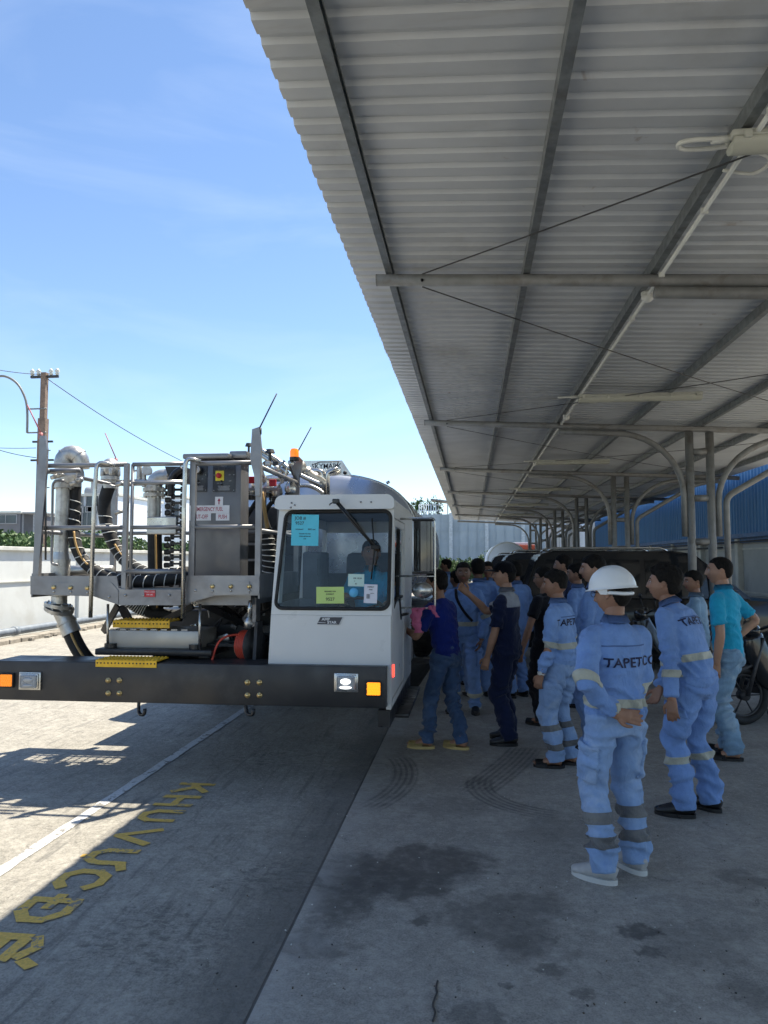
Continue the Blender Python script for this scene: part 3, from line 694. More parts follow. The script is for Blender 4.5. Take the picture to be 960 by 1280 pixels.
# side away from the door, roof, floor and back
prism(bm, [V((CX0, CY0+.036, .905)), V((CX0, CY1, .905)), V((CX0+.02, CY1, 1.3)), V((CX0+.02, CY0+.036, 1.3))], (.03, 0, 0))
prism(bm, [V((CX0+.06, CY0+.09, 1.98)), V((CX0+.06, CY1, 1.98)), V((CX0+.065, CY1, 2.12)), V((CX0+.065, CY0+.1, 2.12))], (.03, 0, 0))
for y_ in (CY0+.09, CY0+.9, CY1-.09): prism(bm, [V((CX0+.022, y_, 1.301)), V((CX0+.022, y_+.09, 1.301)), V((CX0+.06, y_+.09, 1.979)), V((CX0+.06, y_, 1.979))], (.03, 0, 0))
n_ = 8; pr = []
for i in range(n_+1): a = pi/2*i/n_; pr.append((cabx(CT, -1)+.05-.05*cos(a), CT-.052+.05*sin(a)))
for i in range(n_+1): a = pi/2*i/n_; pr.append((cabx(CT, 1)-.05+.05*sin(a), CT-.052+.05*cos(a)))
pr += [(cabx(CT, 1), CT-.085), (cabx(CT, -1), CT-.085)]
prism(bm, [V((x, CY0+.1, z)) for x, z in pr], (0, CY1-CY0-.1, 0))
box(bm, ((CX0+CX1)/2, CY1-.01, 1.1), (.9, .03, .9)); box(bm, ((CX0+CX1)/2, CY1-.01, 2.03), (.85, .03, .16))
box(bm, ((CX0+CX1)/2, (CY0+CY1)/2, .66), (.86, 1.75, .05))
# visor brow with rounded ends over the windscreen
for f in bm.faces: f.smooth = False
cab = T('cab', bm, M_CAB, auto=32)
bm = B(); xa, xb = cabx(CT, -1)-.03, cabx(CT, 1)+.005; ol2 = []
for (cx, cz, a0) in ((xb-.06, 2.165-.06+.008, 0), (xa+.06, 2.165-.06+.008, 90)):
    for i in range(7): a = R(a0+90*i/6); ol2.append((cx+.06*cos(a), cz+.06*sin(a)))
ol2 += [(xa, 2.075), (xa+.03, 2.062), (xb-.02, 2.062), (xb, 2.075)]
prism(bm, [V((x, caby(z)-.05, z)) for x, z in ol2], (0, .048, 0)); T('roof_brow', bm, M_CAB, cab, auto=40)
for px, py in ((363, 628), (367, 631), (362, 634), (450, 627), (463, 627)):
    c = at(px, py, CY0-.03); bm = B(); disc(bm, (c.x, caby(c.z)-.053, c.z), (0, 1, 0), .007, .006, 8); T('rivet', bm, M_GRY, cab)
# door side: frame around the opening and door with window
bm = B(); xs_ = CX1-.002
prism(bm, [V((cabx(CB, 1)-.03, CY0+.037, CB)), V((cabx(CB, 1)-.03, CY0+.13, CB)), V((cabx(2.08, 1)-.03, CY0+.13, 2.08)), V((cabx(2.08, 1)-.03, CY0+.037+.06, 2.08)), V((cabx(1.3, 1)-.03, CY0+.037, 1.3))], (.03, 0, 0))
for (y0, y1, z0, z1) in ( (CY0+1.02, CY1, CB, 2.08), (CY0+.131, CY0+1.019, 2.0, 2.08), (CY0+.131, CY0+1.019, CB, CB+.05)):
    prism(bm, [V((cabx(z0, 1)-.03, y0, z0)), V((cabx(z0, 1)-.03, y1, z0)), V((cabx(z1, 1)-.03, y1, z1)), V((cabx(z1, 1)-.03, y0, z1))], (.03, 0, 0))
T('door_frame', bm, M_CAB, cab)
def sidepanel(bm, y0, y1, z0, z1, t=.026, off=0, mi=0):
    prism(bm, [V((cabx(z0, 1)-t+off, y0, z0)), V((cabx(z0, 1)-t+off, y1, z0)), V((cabx(z1, 1)-t+off, y1, z1)), V((cabx(z1, 1)-t+off, y0, z1))], (t, 0, 0), mi)
bm = B(); sidepanel(bm, CY0+.137, CY0+1.013, CB+.056, 1.34, off=-.004); sidepanel(bm, CY0+.137, CY0+.22, 1.341, 1.994, off=-.004); sidepanel(bm, CY0+.93, CY0+1.013, 1.341, 1.994, off=-.004); sidepanel(bm, CY0+.221, CY0+.929, 1.94, 1.994, off=-.004)
door = T('door', bm, M_CAB, cab)
bm = B(); sidepanel(bm, CY0+.224, CY0+.926, 1.343, 1.937, .006, -.014); T('side_window', bm, M_GLASS, door)
bm = B(); sidepanel(bm, CY0+.224, CY0+.926, 1.36, 1.378, .02, .001); sidepanel(bm, CY0+.56, CY0+.58, 1.379, 1.93, .02, .001); T('window_trim', bm, M_RUB, door)
bm = B(); tube(bm, rounded([(CX1-.01, 6.33, 1.21), (CX1+.05, 6.33, 1.22), (CX1+.05, 6.45, 1.22), (CX1-.01, 6.45, 1.21)], .02), .009, 8); T('handle', bm, M_BLK, door)
bm = B(); tube(bm, smooth_path([(CX1, 5.72, 1.31), (CX1+.02, 5.78, 1.38), (CX1+.03, 5.88, 1.36), (CX1+.03, 5.98, 1.24), (CX1+.02, 6.1, 1.20)]), .008, 6); T('cable', bm, M_BLK, cab)
# lower skirt, running board and red side marker under the door
bm = B(); box(bm, (CX1-.05, 6.42, .52), (.09, 1.85, .12)); box(bm, (CX1+.02, 6.55, .46), (.16, 1.3, .03), bev=.006); T('running_board', bm, M_BLK, auto=30)
bm = B(); box(bm, (CX1+.006, 5.62, .85), (.016, .05, .09), bev=.005); T('side_marker', bm, glow('red_marker', (.6, .02, .02), (1, .05, .03), 1.2), cab)
# windscreen seal, glass
bm = B(); pth = [V((x, caby(z)-.004, z)) for x, z in hole]; tube(bm, pth, .014, 8, closed=True); T('window_seal', bm, M_RUB, cab)
bm = B(); pg = [V((x, caby(z)+.010, z)) for x, z in hole]; prism(bm, pg, (0, .005, 0)); T('windshield', bm, M_GLASS, cab)
# papers stuck inside the glass
def paper(name, px0, py0, px1, py1, c, lines, tilt=0, label=None, round_=False):
    a = at(px0, py0, CY0+.01); b_ = at(px1, py1, CY0+.01); cx, cz = (a.x+b_.x)/2, (a.z+b_.z)/2; w_, h_ = abs(b_.x-a.x), abs(a.z-b_.z)
    # sheets stand just off the inner face and show through the glass
    yy = caby(cz)+.001; bm = B(); tl = -atan2(.035, 1) if cz > 1.3 else 0
    M = Matrix.Translation((cx, yy, cz)) @ Matrix.Rotation(tilt, 4, 'Y') @ Matrix.Rotation(R(90)+tl*0, 4, 'X')
    if round_: disc(bm, (cx, yy, cz), (0, 1, 0), w_/2, .003, 24)
    else: box(bm, (0, 0, 0), (w_, h_, .002), M=M)
    for s_, fx, fz, sz in lines:
        if s_.startswith('|'):
            rnd = random.Random(5); xq = fx*w_
            for k in range(int(s_[1:])): ww = rnd.choice((.0015, .003)); box(bm, (xq, fz*h_, .0015), (ww, sz, .001), M=M, mi=1); xq += ww+.002
        else: text_bm(bm, s_, M @ Matrix.Translation((fx*w_, fz*h_, .0016)), sz, 1, .0003, bold=.0004)
    return T(name, bm, [M_flat('paper', c, .7), M_TXT], cab, label=label)
paper('notice_sheet', 363, 643, 397, 682, (.10, .55, .70), [('JOB #', -.18, .38, .034), ('9527', -.2, .22, .034), ('HYDRANT', -.2, .02, .013), ('|7', .12, .03, .012), ('UNIT', .33, .02, .010), ('RELEASED FOR TEST', 0, -.12, .010), ('CHECK BEFORE USE', 0, -.20, .010), ('DATE', 0, -.28, .008)], .02, 'pale blue sheet reading JOB # 9527')
paper('notice_sheet', 395.5, 733.5, 430, 754.5, (.52, .68, .22), [('RELEASED FOR', 0, .22, .013), ('SHIPMENT', 0, .06, .013), ('9527', .0, -.25, .034)], -.01, 'green sheet with a handwritten number')
paper('notice_sheet', 435, 717.5, 455, 733, (.5, .68, .62), [('OK 10.24', .08, .15, .016), ('-', -.1, -.05, .03), ('ID', 0, -.3, .014)], .02, 'small pale green note')
paper('notice_sheet', 455, 730.5, 471.5, 754, (.68, .68, .74), [('INSPECT', 0, .36, .013), ('PASS', 0, .22, .013), ('|6', -.28, -.14, .034), ('LOT 4', .12, .02, .010)], .03, 'small white label with a barcode')
paper('sticker', 436.5, 735, 448, 746.5, (.12, .45, .72), [], 0, 'round blue sticker', True)
# maker's badge on the lower panel
c = at(412, 776, CY0); bm = B(); yb_ = CY0-.004
prism(bm, [V((c.x-.095, yb_, c.z-.026)), V((c.x+.072, yb_, c.z-.026)), V((c.x+.098, yb_, c.z+.026)), V((c.x-.068, yb_, c.z+.026))], (0, .004, 0), 0)
for p_, q_ in (((-.098, -.029), (.074, -.029)), ((.074, -.029), (.101, .029)), ((.101, .029), (-.07, .029))): tube(bm, [V((c.x+p_[0], yb_-.002, c.z+p_[1])), V((c.x+q_[0], yb_-.002, c.z+q_[1]))], .0022, 6, 1)
Mx = Matrix.Translation((c.x, yb_-.001, c.z)) @ Matrix.Rotation(R(90), 4, 'X')
text_bm(bm, 'AMP', Mx @ Matrix.Translation((-.028, .011, 0)), .027, 1, .001, bold=.0006, sx=1.15); text_bm(bm, 'STAR', Mx @ Matrix.Translation((.018, -.012, 0)), .027, 1, .001, bold=.0006, sx=1.1)
tube(bm, [V((c.x-.085, yb_-.002, c.z-.012)), V((c.x-.03, yb_-.002, c.z-.014))], .002, 6, 1)
T('badge', bm, [M_flat('badge_dark', (.05, .05, .06), .4), M_flat('badge_white', (.75, .75, .75), .4)], cab, label='maker badge reading AMP STAR')
# wiper
yw = CY0-.035; bm = B(); w0 = at(421, 627, yw); w1 = at(468, 683, yw); w0.y -= .03
for dx in (-.008, .012): tube(bm, [w0+V((dx, 0, 0)), w0.lerp(w1, .5)+V((dx, -.02, 0)), w1+V((dx*.3, -.01, 0))], .0075, 8)
box(bm, w0+V((0, .0, .0)), (.05, .05, .035), bev=.006); tube(bm, [w0+V((-.01, .0, .0)), w0+V((-.045, .0, -.02)), w0+V((-.05, 0, -.03))], .005, 6); wip = T('wiper', bm, M_BLK, cab)
bm = B(); tube(bm, [at(465, 648, yw+.01), at(468, 690, yw-.01), at(464, 724, yw+.01)], .006, 6); box(bm, at(469, 684, yw-.012), (.06, .03, .03), bev=.005); T('wiper_blade', bm, M_RUB, wip)
# cab interior
M_INT = paint('cab_interior', (.11, .125, .145), .8, 0, .15, 6, .05)
bm = B(); box(bm, (-.92, 6.66, .93), (.5, .5, .16), bev=.04); box(bm, (-.92, 6.92, 1.35), (.48, .14, .8), Matrix.Rotation(-.12, 3, 'X'), bev=.05); box(bm, (-.92, 6.65, .76), (.4, .4, .2)); T('seat', bm, M_INT, cab, auto=35)
bm = B(); box(bm, (-1.03, 5.74, 1.15), (.84, .36, .24), bev=.03); box(bm, (-1.03, 5.8, .93), (.84, .25, .3)); T('dashboard', bm, M_INT, cab, auto=35)
bm = B(); cst = V((-.90, 6.12, 1.27)); q = Matrix.Rotation(R(-32), 3, 'X')
tube(bm, [cst+q @ V((.2*cos(a), .2*sin(a), 0)) for a in [2*pi*i/24 for i in range(24)]], .014, 8, closed=True)
for a in (R(90), R(210), R(330)): tube(bm, [cst, cst+q @ V((.2*cos(a), .2*sin(a), 0))], .011, 6)
tube(bm, [cst, cst+q @ V((0, 0, -.4))], .025, 8); T('steering_wheel', bm, M_BLK, cab)
bm = B(); box(bm, (-1.36, 6.5, 1.5), (.16, .4, .5), bev=.02); box(bm, (-1.35, 6.28, 1.62), (.1, .04, .14)); box(bm, (-1.30, 5.9, 1.33), (.12, .08, .08)); T('console', bm, M_INT, cab)
bm = B(); box(bm, ((CX0+CX1)/2, CY1-.05, 1.15), (.84, .02, .8)); box(bm, ((CX0+CX1)/2, 6.45, 2.065), (.8, 1.7, .012)); box(bm, (CX0+.05, 6.4, 1.1), (.012, 1.7, .5)); T('lining', bm, M_INT, cab)
# mirror on its frame
MY = 6.05; c0 = at(517, 652, MY); c1 = at(541, 714, MY); bm = B(); cx = (c0.x+c1.x)/2
n_ = 14; pts = []
for i in range(n_+1):
    a = pi*i/n_; pts.append(V((cx-(c1.x-c0.x)/2*cos(a)*1.0, MY-.055*sin(a)*.9, c1.z)))
prism(bm, pts, (0, 0, c0.z-c1.z)); mir = T('mirror', bm, [paint('dark_chrome', (.07, .072, .078), .14, 1, .1, 3, 0)], auto=60)
bm = B(); box(bm, (cx, MY+.012, (c0.z+c1.z)/2), (c1.x-c0.x, .02, c0.z-c1.z), bev=.006); box(bm, (cx, MY-.02, c0.z+.012), (.17, .09, .02), bev=.006); box(bm, (cx, MY-.02, c1.z-.012), (.17, .09, .02), bev=.006); T('mirror_back', bm, M_BLK, mir)
bm = B(); c2 = at(530, 738, MY); sph(bm, (c2.x-.012, MY-.01, c2.z), (.085, .05, .068)); T('convex_mirror', bm, M_SS, mir)
bm = B(); cb = at(543.5, 650, MY); ce = at(543.5, 760, MY); xi = CX1-.0
tube(bm, rounded([(xi, MY+.02, cb.z+.012), (cb.x, MY-.03, cb.z+.012), (cb.x, MY-.03, ce.z), (xi+.02, MY-.01, ce.z)], .03), .0085, 8)
tube(bm, [(xi, MY, c1.z-.04), (cb.x, MY-.03, c1.z-.04)], .008, 8); T('mirror_arm', bm, M_SS, mir)
bm = B(); random.seed(2)     # pink ribbon tied to the arm
def ribbon(pts, wd):
    pts = smooth_path(pts, 4); l_ = []
    for i, p_ in enumerate(pts):
        s_ = V((.5*wd*(1+.25*sin(i*1.7)), .25*wd*sin(i*1.1), 0)); l_.append((bm.verts.new(p_-s_), bm.verts.new(p_+s_)))
    for i in range(len(l_)-1): bm.faces.new((l_[i][0], l_[i][1], l_[i+1][1], l_[i+1][0]))
kx = ce.x-.035; kz = ce.z+.005
ribbon([(kx-.10, MY-.05, kz-.01), (kx-.03, MY-.06, kz+.005), (kx+.02, MY-.05, kz)], .03)
ribbon([(kx-.105, MY-.05, kz-.0), (kx-.125, MY-.055, kz-.06), (kx-.11, MY-.05, kz-.13), (kx-.09, MY-.055, kz-.20)], .065)
ribbon([(kx-.06, MY-.055, kz-.0), (kx-.09, MY-.06, kz-.04), (kx-.10, MY-.06, kz-.12)], .05)
ribbon([(kx, MY-.05, kz+.01), (kx+.03, MY-.06, kz-.03), (kx+.06, MY-.05, kz-.075)], .03); ribbon([(kx, MY-.05, kz+.01), (kx+.03, MY-.06, kz+.015), (kx+.035, MY-.05, kz-.05)], .022)
sph(bm, (kx, MY-.04, kz), (.02, .02, .018)); bmesh.ops.solidify(bm, geom=bm.faces[:], thickness=.002)
tag(obj('ribbon', bm, M_flat('pink_cloth', (.42, .10, .19), .8), smooth=True), 'pink cloth ribbon tied to the chrome mirror arm', 'ribbon')

# ---- platform
PY0, PY1 = 5.6, 6.9
def pp(px, py, Y=PY0): return at(px, py, Y)
plat_poly = [(38, 720), (146, 720), (148, 735), (157, 737), (232, 737), (233, 719.5), (324, 719.5), (324, 742.5), (269, 744.5), (227, 756.5), (149.5, 756.5), (117, 745.5), (38, 743)]
bm = B(); prism(bm, [pp(*p_) for p_ in plat_poly], (0, .012, 0))
sp = [(269, 726), (311, 726), (311, 743), (269, 744.5), (232, 755.5)]
prism(bm, [pp(*p_)-V((0, .006, 0)) for p_ in ((233, 727), (312, 727), (312, 742.5), (269, 743.7), (233, 754))], (0, .005, 0))
prism(bm, [pp(*p_)-V((0, .006, 0)) for p_ in ((60, 728.5), (140, 728.5), (148, 738), (148, 755), (118, 744), (60, 743))], (0, .005, 0))
platform = T('work_platform', bm, M_GRY)
XL = pp(38, 720).x; XR = pp(324, 720).x; ZF = pp(180, 738).z; ZFt = pp(38, 720).z
bm = B(); gx = [XL+.005, -3.30, -3.06, -2.98, -2.42, XR-.005]
box(bm, ((XL+XR)/2, (PY0+6.36)/2+.005, ZF-.02), (XR-XL-.01, 6.36-PY0-.01, .03)); box(bm, ((XL+XR)/2, (6.72+PY1)/2-.005, ZF-.02), (XR-XL-.01, PY1-6.72-.01, .03))
for q0, q1 in ((gx[0], gx[1]), (gx[2], gx[3]), (gx[4], gx[5])): box(bm, ((q0+q1)/2, 6.54, ZF-.02), (q1-q0, .358, .03))
for q in range(13): box(bm, (-3.3+.075*q, 6.54, ZF-.012), (.008, .358, .022))
for i in range(26):
    box(bm, ((XL+XR)/2, PY0+.05+i*.048, ZF+.002), (XR-XL-.03, .006, .012))
T('floor_grating', bm, M_GRY, platform)
bm = B()
for x in (XL+.006, XR-.006): box(bm, (x, (PY0+PY1)/2+.008, (ZF+ZFt)/2-.02), (.012, PY1-PY0-.016, ZFt-ZF+.08))
box(bm, ((XL+XR)/2, PY1, (ZF+ZFt)/2), (XR-XL, .012, ZFt-ZF+.04)); T('toe_board', bm, M_GRY, platform)
for px, py in ((68, 734), (89, 734.5), (110, 735), (266, 733), (289, 733), (312, 733)):
    c = pp(px, py); bm = B(); disc(bm, (c.x, PY0-.012, c.z), (0, 1, 0), .017, .012, 10); T('bolt', bm, M_GOLD, platform)
for px, py in ((68, 739.5), (89, 740), (110, 741), (137, 746), (157, 744), (180, 744), (212, 744), (245, 738), (266, 739), (289, 738.5), (312, 738.5)):
    c = pp(px, py); bm = B(); disc(bm, (c.x, PY0-.010, c.z), (0, 1, 0), .009, .008, 8); T('bolt', bm, M_SS, platform)
c = pp(187.5, 742); bm = B(); box(bm, (c.x, PY0-.004, c.z), (.09, .004, .052)); Mx = Matrix.Translation((c.x, PY0-.0065, c.z)) @ Matrix.Rotation(R(90), 4, 'X')
text_bm(bm, 'MAX LOAD', Mx @ Matrix.Translation((0, .013, 0)), .016, 1, .0003); text_bm(bm, '500 LBS', Mx @ Matrix.Translation((0, -.008, 0)), .016, 1, .0003); T('label_plate', bm, [M_RED, M_flat('label_white', (.7, .7, .7))], platform, label='small red label with white letters')
ZT = pp(100, 581).z; ZM = pp(100, 659.5).z; ZLW = pp(200, 716).z+.01
def rail(pts, r=.019, name='rail', m=None, par=None): bm = B(); tube(bm, pts, r, 10); return T(name, bm, m or M_GRY, par or platform)
def sq(c0_, c1_, s, name='post', m=None):
    """square-section post between two points"""
    bm = B(); c0_, c1_ = V(c0_), V(c1_)
    prism(bm, [c0_+V((sx*s/2, sy*s/2, 0)) for sx, sy in ((-1, -1), (1, -1), (1, 1), (-1, 1))], c1_-c0_); return T(name, bm, m or M_GRY, platform)
xA, xB_, xC, xD, xE = pp(44.5, 700).x, pp(155, 650).x, pp(229, 650).x, pp(240, 650).x, pp(322, 650).x
yr = PY0+.03
# front posts
sq((xA, yr, ZF), (xA+.0, yr, ZT+.01), .045); sq((xB_, yr, ZF), (xB_, yr, ZT+.01), .036); sq((xD, yr, ZF), (xD, yr, ZT+.01), .035); sq((xE, yr, ZF), (xE, yr, ZT), .042)
# tall slotted plates that carry the marker rods
for (pts) in (((51, 545), (58, 545), (60.5, 562), (59.5, 590), (49.5, 718), (42.5, 718), (49.5, 585)), ((316, 537), (325, 534), (327.5, 560), (326, 600), (325, 620), (320, 620), (318.5, 595), (313.5, 575))):
    bm = B(); prism(bm, [pp(*q)-V((0, .02, 0)) for q in pts], (0, .025, 0)); T('marker_bracket', bm, M_GRY, platform)
# rear posts and rails
for px in (145, 372): x = at(px, 620, PY1).x; sq((x, PY1-.03, ZF), (x, PY1-.03, ZT+.06), .045)
xrl, xrr = at(145, 620, PY1).x, at(372, 620, PY1).x
for z in (ZT, ZM):
    rail([(xA, yr, z), (xB_, yr, z)]); rail([(xD, yr, z), (xE, yr, z)])
    rail([(xrl, PY1-.03, z), (xrr, PY1-.03, z)]); rail([(xA, yr, z-.03), (xrl, PY1-.03, z-.03)]); rail([(xE, yr, z-.03), (xrr, PY1-.03, z-.03)])
# gate
rail([(xB_+.05, yr, ZT), (xC, yr, ZT)], .017, 'gate_bar'); rail([(xB_+.05, yr, ZM), (xC, yr, ZM)], .017, 'gate_bar'); rail([(xB_+.05, yr, pp(200, 603).z), (xC, yr, pp(200, 603).z)], .014, 'gate_bar'); rail([(xB_, yr, ZLW), (xC, yr, ZLW)], .02, 'gate_bar')
rail([(xB_+.05, yr, ZF), (xB_+.05, yr, ZT)], .014, 'gate_bar')
rail(rounded([pp(113, 772, PY0-.05), pp(117.5, 630, PY0-.05), pp(121, 576, PY0-.05), pp(144, 582, PY0)], .07), .0165, 'grab_rail', M_SS)
rail(rounded([pp(228.7, 773, PY0-.05), pp(230, 630, PY0-.05), pp(232, 572, PY0-.05), pp(251, 577, PY0)], .07), .0175, 'grab_rail', M_SS)
rail([pp(57, 587), pp(57, 700)], .008, 'thin_rail', M_STEEL_DK); rail(rounded([pp(80, 601, 5.8), pp(66, 601, 5.8), pp(64.5, 705, 5.8), pp(72, 706, 5.8)], .05), .011, 'thin_rail', M_GRY)
rail([pp(162, 602, 5.7), pp(228, 601, 5.7)], .008, 'thin_rail', M_SS)
rail([pp(98, 596, 5.9), pp(145, 606, 6.4), pp(162, 606, 5.7)], .012, 'thin_rail', M_GRY)
rail([pp(62, 589, 5.75), pp(100, 588, 5.75)], .020, 'thin_rail', M_GRY)
rail([pp(85, 713, 6.2), pp(141, 713, 6.2)], .045, 'crossover_pipe', M_ALU)
# thin marker rods with joints
def rod(p0, p1, Y, m, name='marker_rod'):
    bm = B(); a = at(*p0, Y); b_ = at(*p1, Y); tube(bm, [a, b_], [.006, .005], 6); tube(bm, [a-V((0, 0, .05)), a+V((0, 0, .0))], .017, 8); T(name, bm, m, platform)
M_RODR = M_flat('faded_red_rod', (.4, .13, .13), .5)
rod((51, 541), (34, 506), PY0, M_RODR); rod((145, 573), (131.5, 541.5), PY1, M_RODR); rod((324.5, 535), (346, 492), PY0, M_STEEL_DK); rod((371.5, 566), (389, 534), PY1, M_STEEL_DK)
# support legs and box below
bm = B(); a = pp(132.7, 787.5, 5.72); b_ = pp(249.6, 811.5, 5.72); box(bm, ((a.x+b_.x)/2, 5.72+.2, (a.z+b_.z)/2), (b_.x-a.x, .4, a.z-b_.z), bev=.012)
for i in range(8): box(bm, (a.x+.05+i*.085, 5.75, a.z+.004), (.05, .03, .01))
T('stainless_box', bm, paint('brushed_stainless', (.42, .40, .36), .5, .6, .05, 3, .02, 90), auto=30)
treadplate('step_plate', at(140, 780, 5.74).x, at(211, 780, 5.74).x, 5.76, 5.98, at(170, 776.5, 5.76).z, .055)
for px, nm in ((135, 0), (250, 1)):
    bm = B(); tube(bm, [pp(px, 755, 5.68), pp(px-.5, 812, 5.68)], .011, 8); T('polished_rod', bm, M_SS)
bm = B(); a = pp(115, 812, 5.6); b_ = pp(262, 822, 5.6); box(bm, ((a.x+b_.x)/2, 5.95, .955), (b_.x-a.x, .62, .05), bev=.01)
for px in (137, 243): c = pp(px, 812, 5.7); disc(bm, (c.x, 5.72, .985), (0, 0, 1), .05, .06, 14)
T('mounting_plate', bm, M_BLK, auto=30)
for p0, p1, Y, s in (((146, 757), (128, 790), 6.0, .05), ((150, 757), (178, 810), 6.5, .07), ((240, 758), (182, 786), 6.1, .05), ((256, 757), (318, 786), 6.0, .05), ((272, 757), (335, 800), 6.4, .07), ((318, 757), (262, 800), 6.5, .06)):
    bm = B(); A_ = at(*p0, Y); B_2 = at(*p1, Y+.25); d_ = (B_2-A_); n_ = d_.cross(V((0, 1, 0))).normalized()*s/2
    prism(bm, [A_-n_, A_+n_, B_2+n_, B_2-n_], (0, .04, 0)); T('scissor_arm', bm, M_BLK)
bm = B()
a = pp(252, 748, 5.85); b_ = pp(318, 752, 5.85); box(bm, ((a.x+b_.x)/2, 6.2, ZF-.07), (b_.x-a.x, .9, .1)); box(bm, (pp(316, 760, 5.8).x, 5.9, 1.24), (.03, .12, .28)); T('lift_frame', bm, M_GRY)
bm = B(); tube(bm, [pp(313, 750, 5.66), pp(311, 772, 5.66)], .016, 8); tube(bm, [pp(311, 772, 5.66), pp(309, 785, 5.66)], .03, 8); tube(bm, [pp(306, 775, 5.66), pp(316, 781, 5.66)], .018, 8); T('lift_pin', bm, M_SS)
# chassis, gearboxes and bulkheads that fill the dark underside
bm = B()
for x in (-2.55, -1.75): box(bm, (x, 9.7, .93), (.09, 7.6, .24), bev=.01)
for y_ in (6.1, 7.2, 8.4, 10, 12, 13.4): box(bm, (-2.15, y_, .93), (.72, .12, .16))
box(bm, (-1.9, 7.4, .78), (.9, 2.4, .22)); T('chassis', bm, M_BLK)
rnd = random.Random(11)
M_DK2 = paint('engine_casing', (.05, .05, .052), .5, .3, .3, 9, .2, 30)
bm = B(); box(bm, (-1.95, 7.35, 1.35), (.85, .7, .75), bev=.04); box(bm, (-2.0, 7.2, 1.95), (.75, .35, .5), bev=.03)
T('pump_housing', bm, M_DK2, auto=30)
bm = B(); box(bm, (-2.3, 7.6, .99), (1.5, 1.25, .42), bev=.02); T('hose_locker', bm, M_DK2, auto=30)
bm = B(); box(bm, (-2.75, 7.35, 1.32), (.35, .3, .2), bev=.02); box(bm, (-2.6, 7.9, 1.45), (.6, .12, .5), bev=.02); T('filter_vessel', bm, M_GRY, auto=30)
for i in range(34):
    bm = B(); px = rnd.uniform(236, 330); py = rnd.uniform(752, 826); Y = rnd.uniform(6.0, 6.7); c = at(px, py, Y); s = rnd.uniform(.03, .09)
    if i % 3 == 0: disc(bm, c, (rnd.uniform(-1, 1), rnd.uniform(-1, 1), rnd.uniform(-1, 1)), s*.6, s*1.5, 12)
    elif i % 3 == 1: box(bm, c, (s*1.6, s, s), Matrix.Rotation(rnd.uniform(-.5, .5), 3, 'Y'), bev=s*.1)
    else: tube(bm, smooth_path([c, c+V((rnd.uniform(-.15, .15), .05, rnd.uniform(-.05, .1))), c+V((rnd.uniform(-.25, .25), .05, rnd.uniform(-.15, .15)))]), s*.16, 8)
    T('machinery_part', bm, rnd.choice((M_BLK, M_DK2, M_DK2, M_GRY, M_SS, M_BLK)), auto=30)
bm = B(); a = at(262, 806, 5.9); box(bm, (a.x+.2, 6.1, a.z), (.5, .45, .02)); box(bm, (a.x+.2, 6.35, a.z+.02), (.55, .02, .2)); T('battery_tray', bm, M_BLK)
# hose reel
c = at(309, 806, 5.85); bm = B(); ax = V((1, -.35, 0)).normalized()
for k in range(5): 
    r_ = .1+.0*k; cc = c+ax*(k-2)*.018; u_ = ax.orthogonal().normalized(); v_ = ax.cross(u_); tube(bm, [cc+u_*.105*cos(t_)+v_*.105*sin(t_) for t_ in [2*pi*i/28 for i in range(28)]], .0125, 8, closed=True)
reel = T('hose_reel', bm, M_ORH)
bm = B(); disc(bm, c+ax*.07, ax, .15, .012, 24); disc(bm, c-ax*.055, ax, .10, .008, 24); disc(bm, c, ax, .05, .16, 12); prism(bm, [c+ax*.09+V((0, -.12, -.18)), c+ax*.09+V((0, .12, -.18)), c+ax*.09+V((0, .08, .19)), c+ax*.09+V((0, -.06, .19))], ax*.03); T('reel_frame', bm, M_DK2, reel)
bm = B(); tube(bm, smooth_path([at(300, 793, 5.8), at(285, 795, 5.75), at(275, 801, 5.72), at(269, 812, 5.7), at(264, 829, 5.65)]), .009, 8); T('air_hose', bm, M_ORH, reel)
# ---- control cabinet on the platform
KY = 5.85; a = at(237, 576, KY); b_ = at(300, 719, KY); bm = B()
box(bm, ((a.x+b_.x)/2, KY+.11, (a.z+ZF)/2), (b_.x-a.x, .22, a.z-ZF), bev=.01); M_CABT = paint('cabinet_grey', (.15, .15, .155), .4, .45, .1, 4, .04, 70); kab = T('control_cabinet', bm, M_CABT, auto=30)
bm = B(); l0 = at(229, 567.5, KY-.03); l1 = at(287, 573, KY-.03); box(bm, ((l0.x+l1.x)/2, KY+.2, (l0.z+l1.z)/2), (l1.x-l0.x, .5, l0.z-l1.z), bev=.012)
l2 = at(286, 564, KY+.02); l3 = at(308, 573, KY+.02); box(bm, ((l2.x+l3.x)/2, KY+.26, (l2.z+l3.z)/2+.004), (l3.x-l2.x, .46, l2.z-l3.z), bev=.012); T('cabinet_lid', bm, M_GRY, kab, auto=30)
M_PANEL = M_flat('instrument_panel_black', (.012, .014, .02), .35); M_LW = M_flat('label_white', (.68, .68, .7), .5); M_LR = M_flat('label_red_letters', (.35, .02, .06), .5); M_SILK = M_flat('silk_print', (.35, .36, .38))
def kq(px0, py0, px1, py1, off=.004, th=.006):
    a_ = at(px0, py0, KY-off); c_ = at(px1, py1, KY-off); return V(((a_.x+c_.x)/2, KY-off, (a_.z+c_.z)/2)), (abs(c_.x-a_.x), th, abs(a_.z-c_.z))
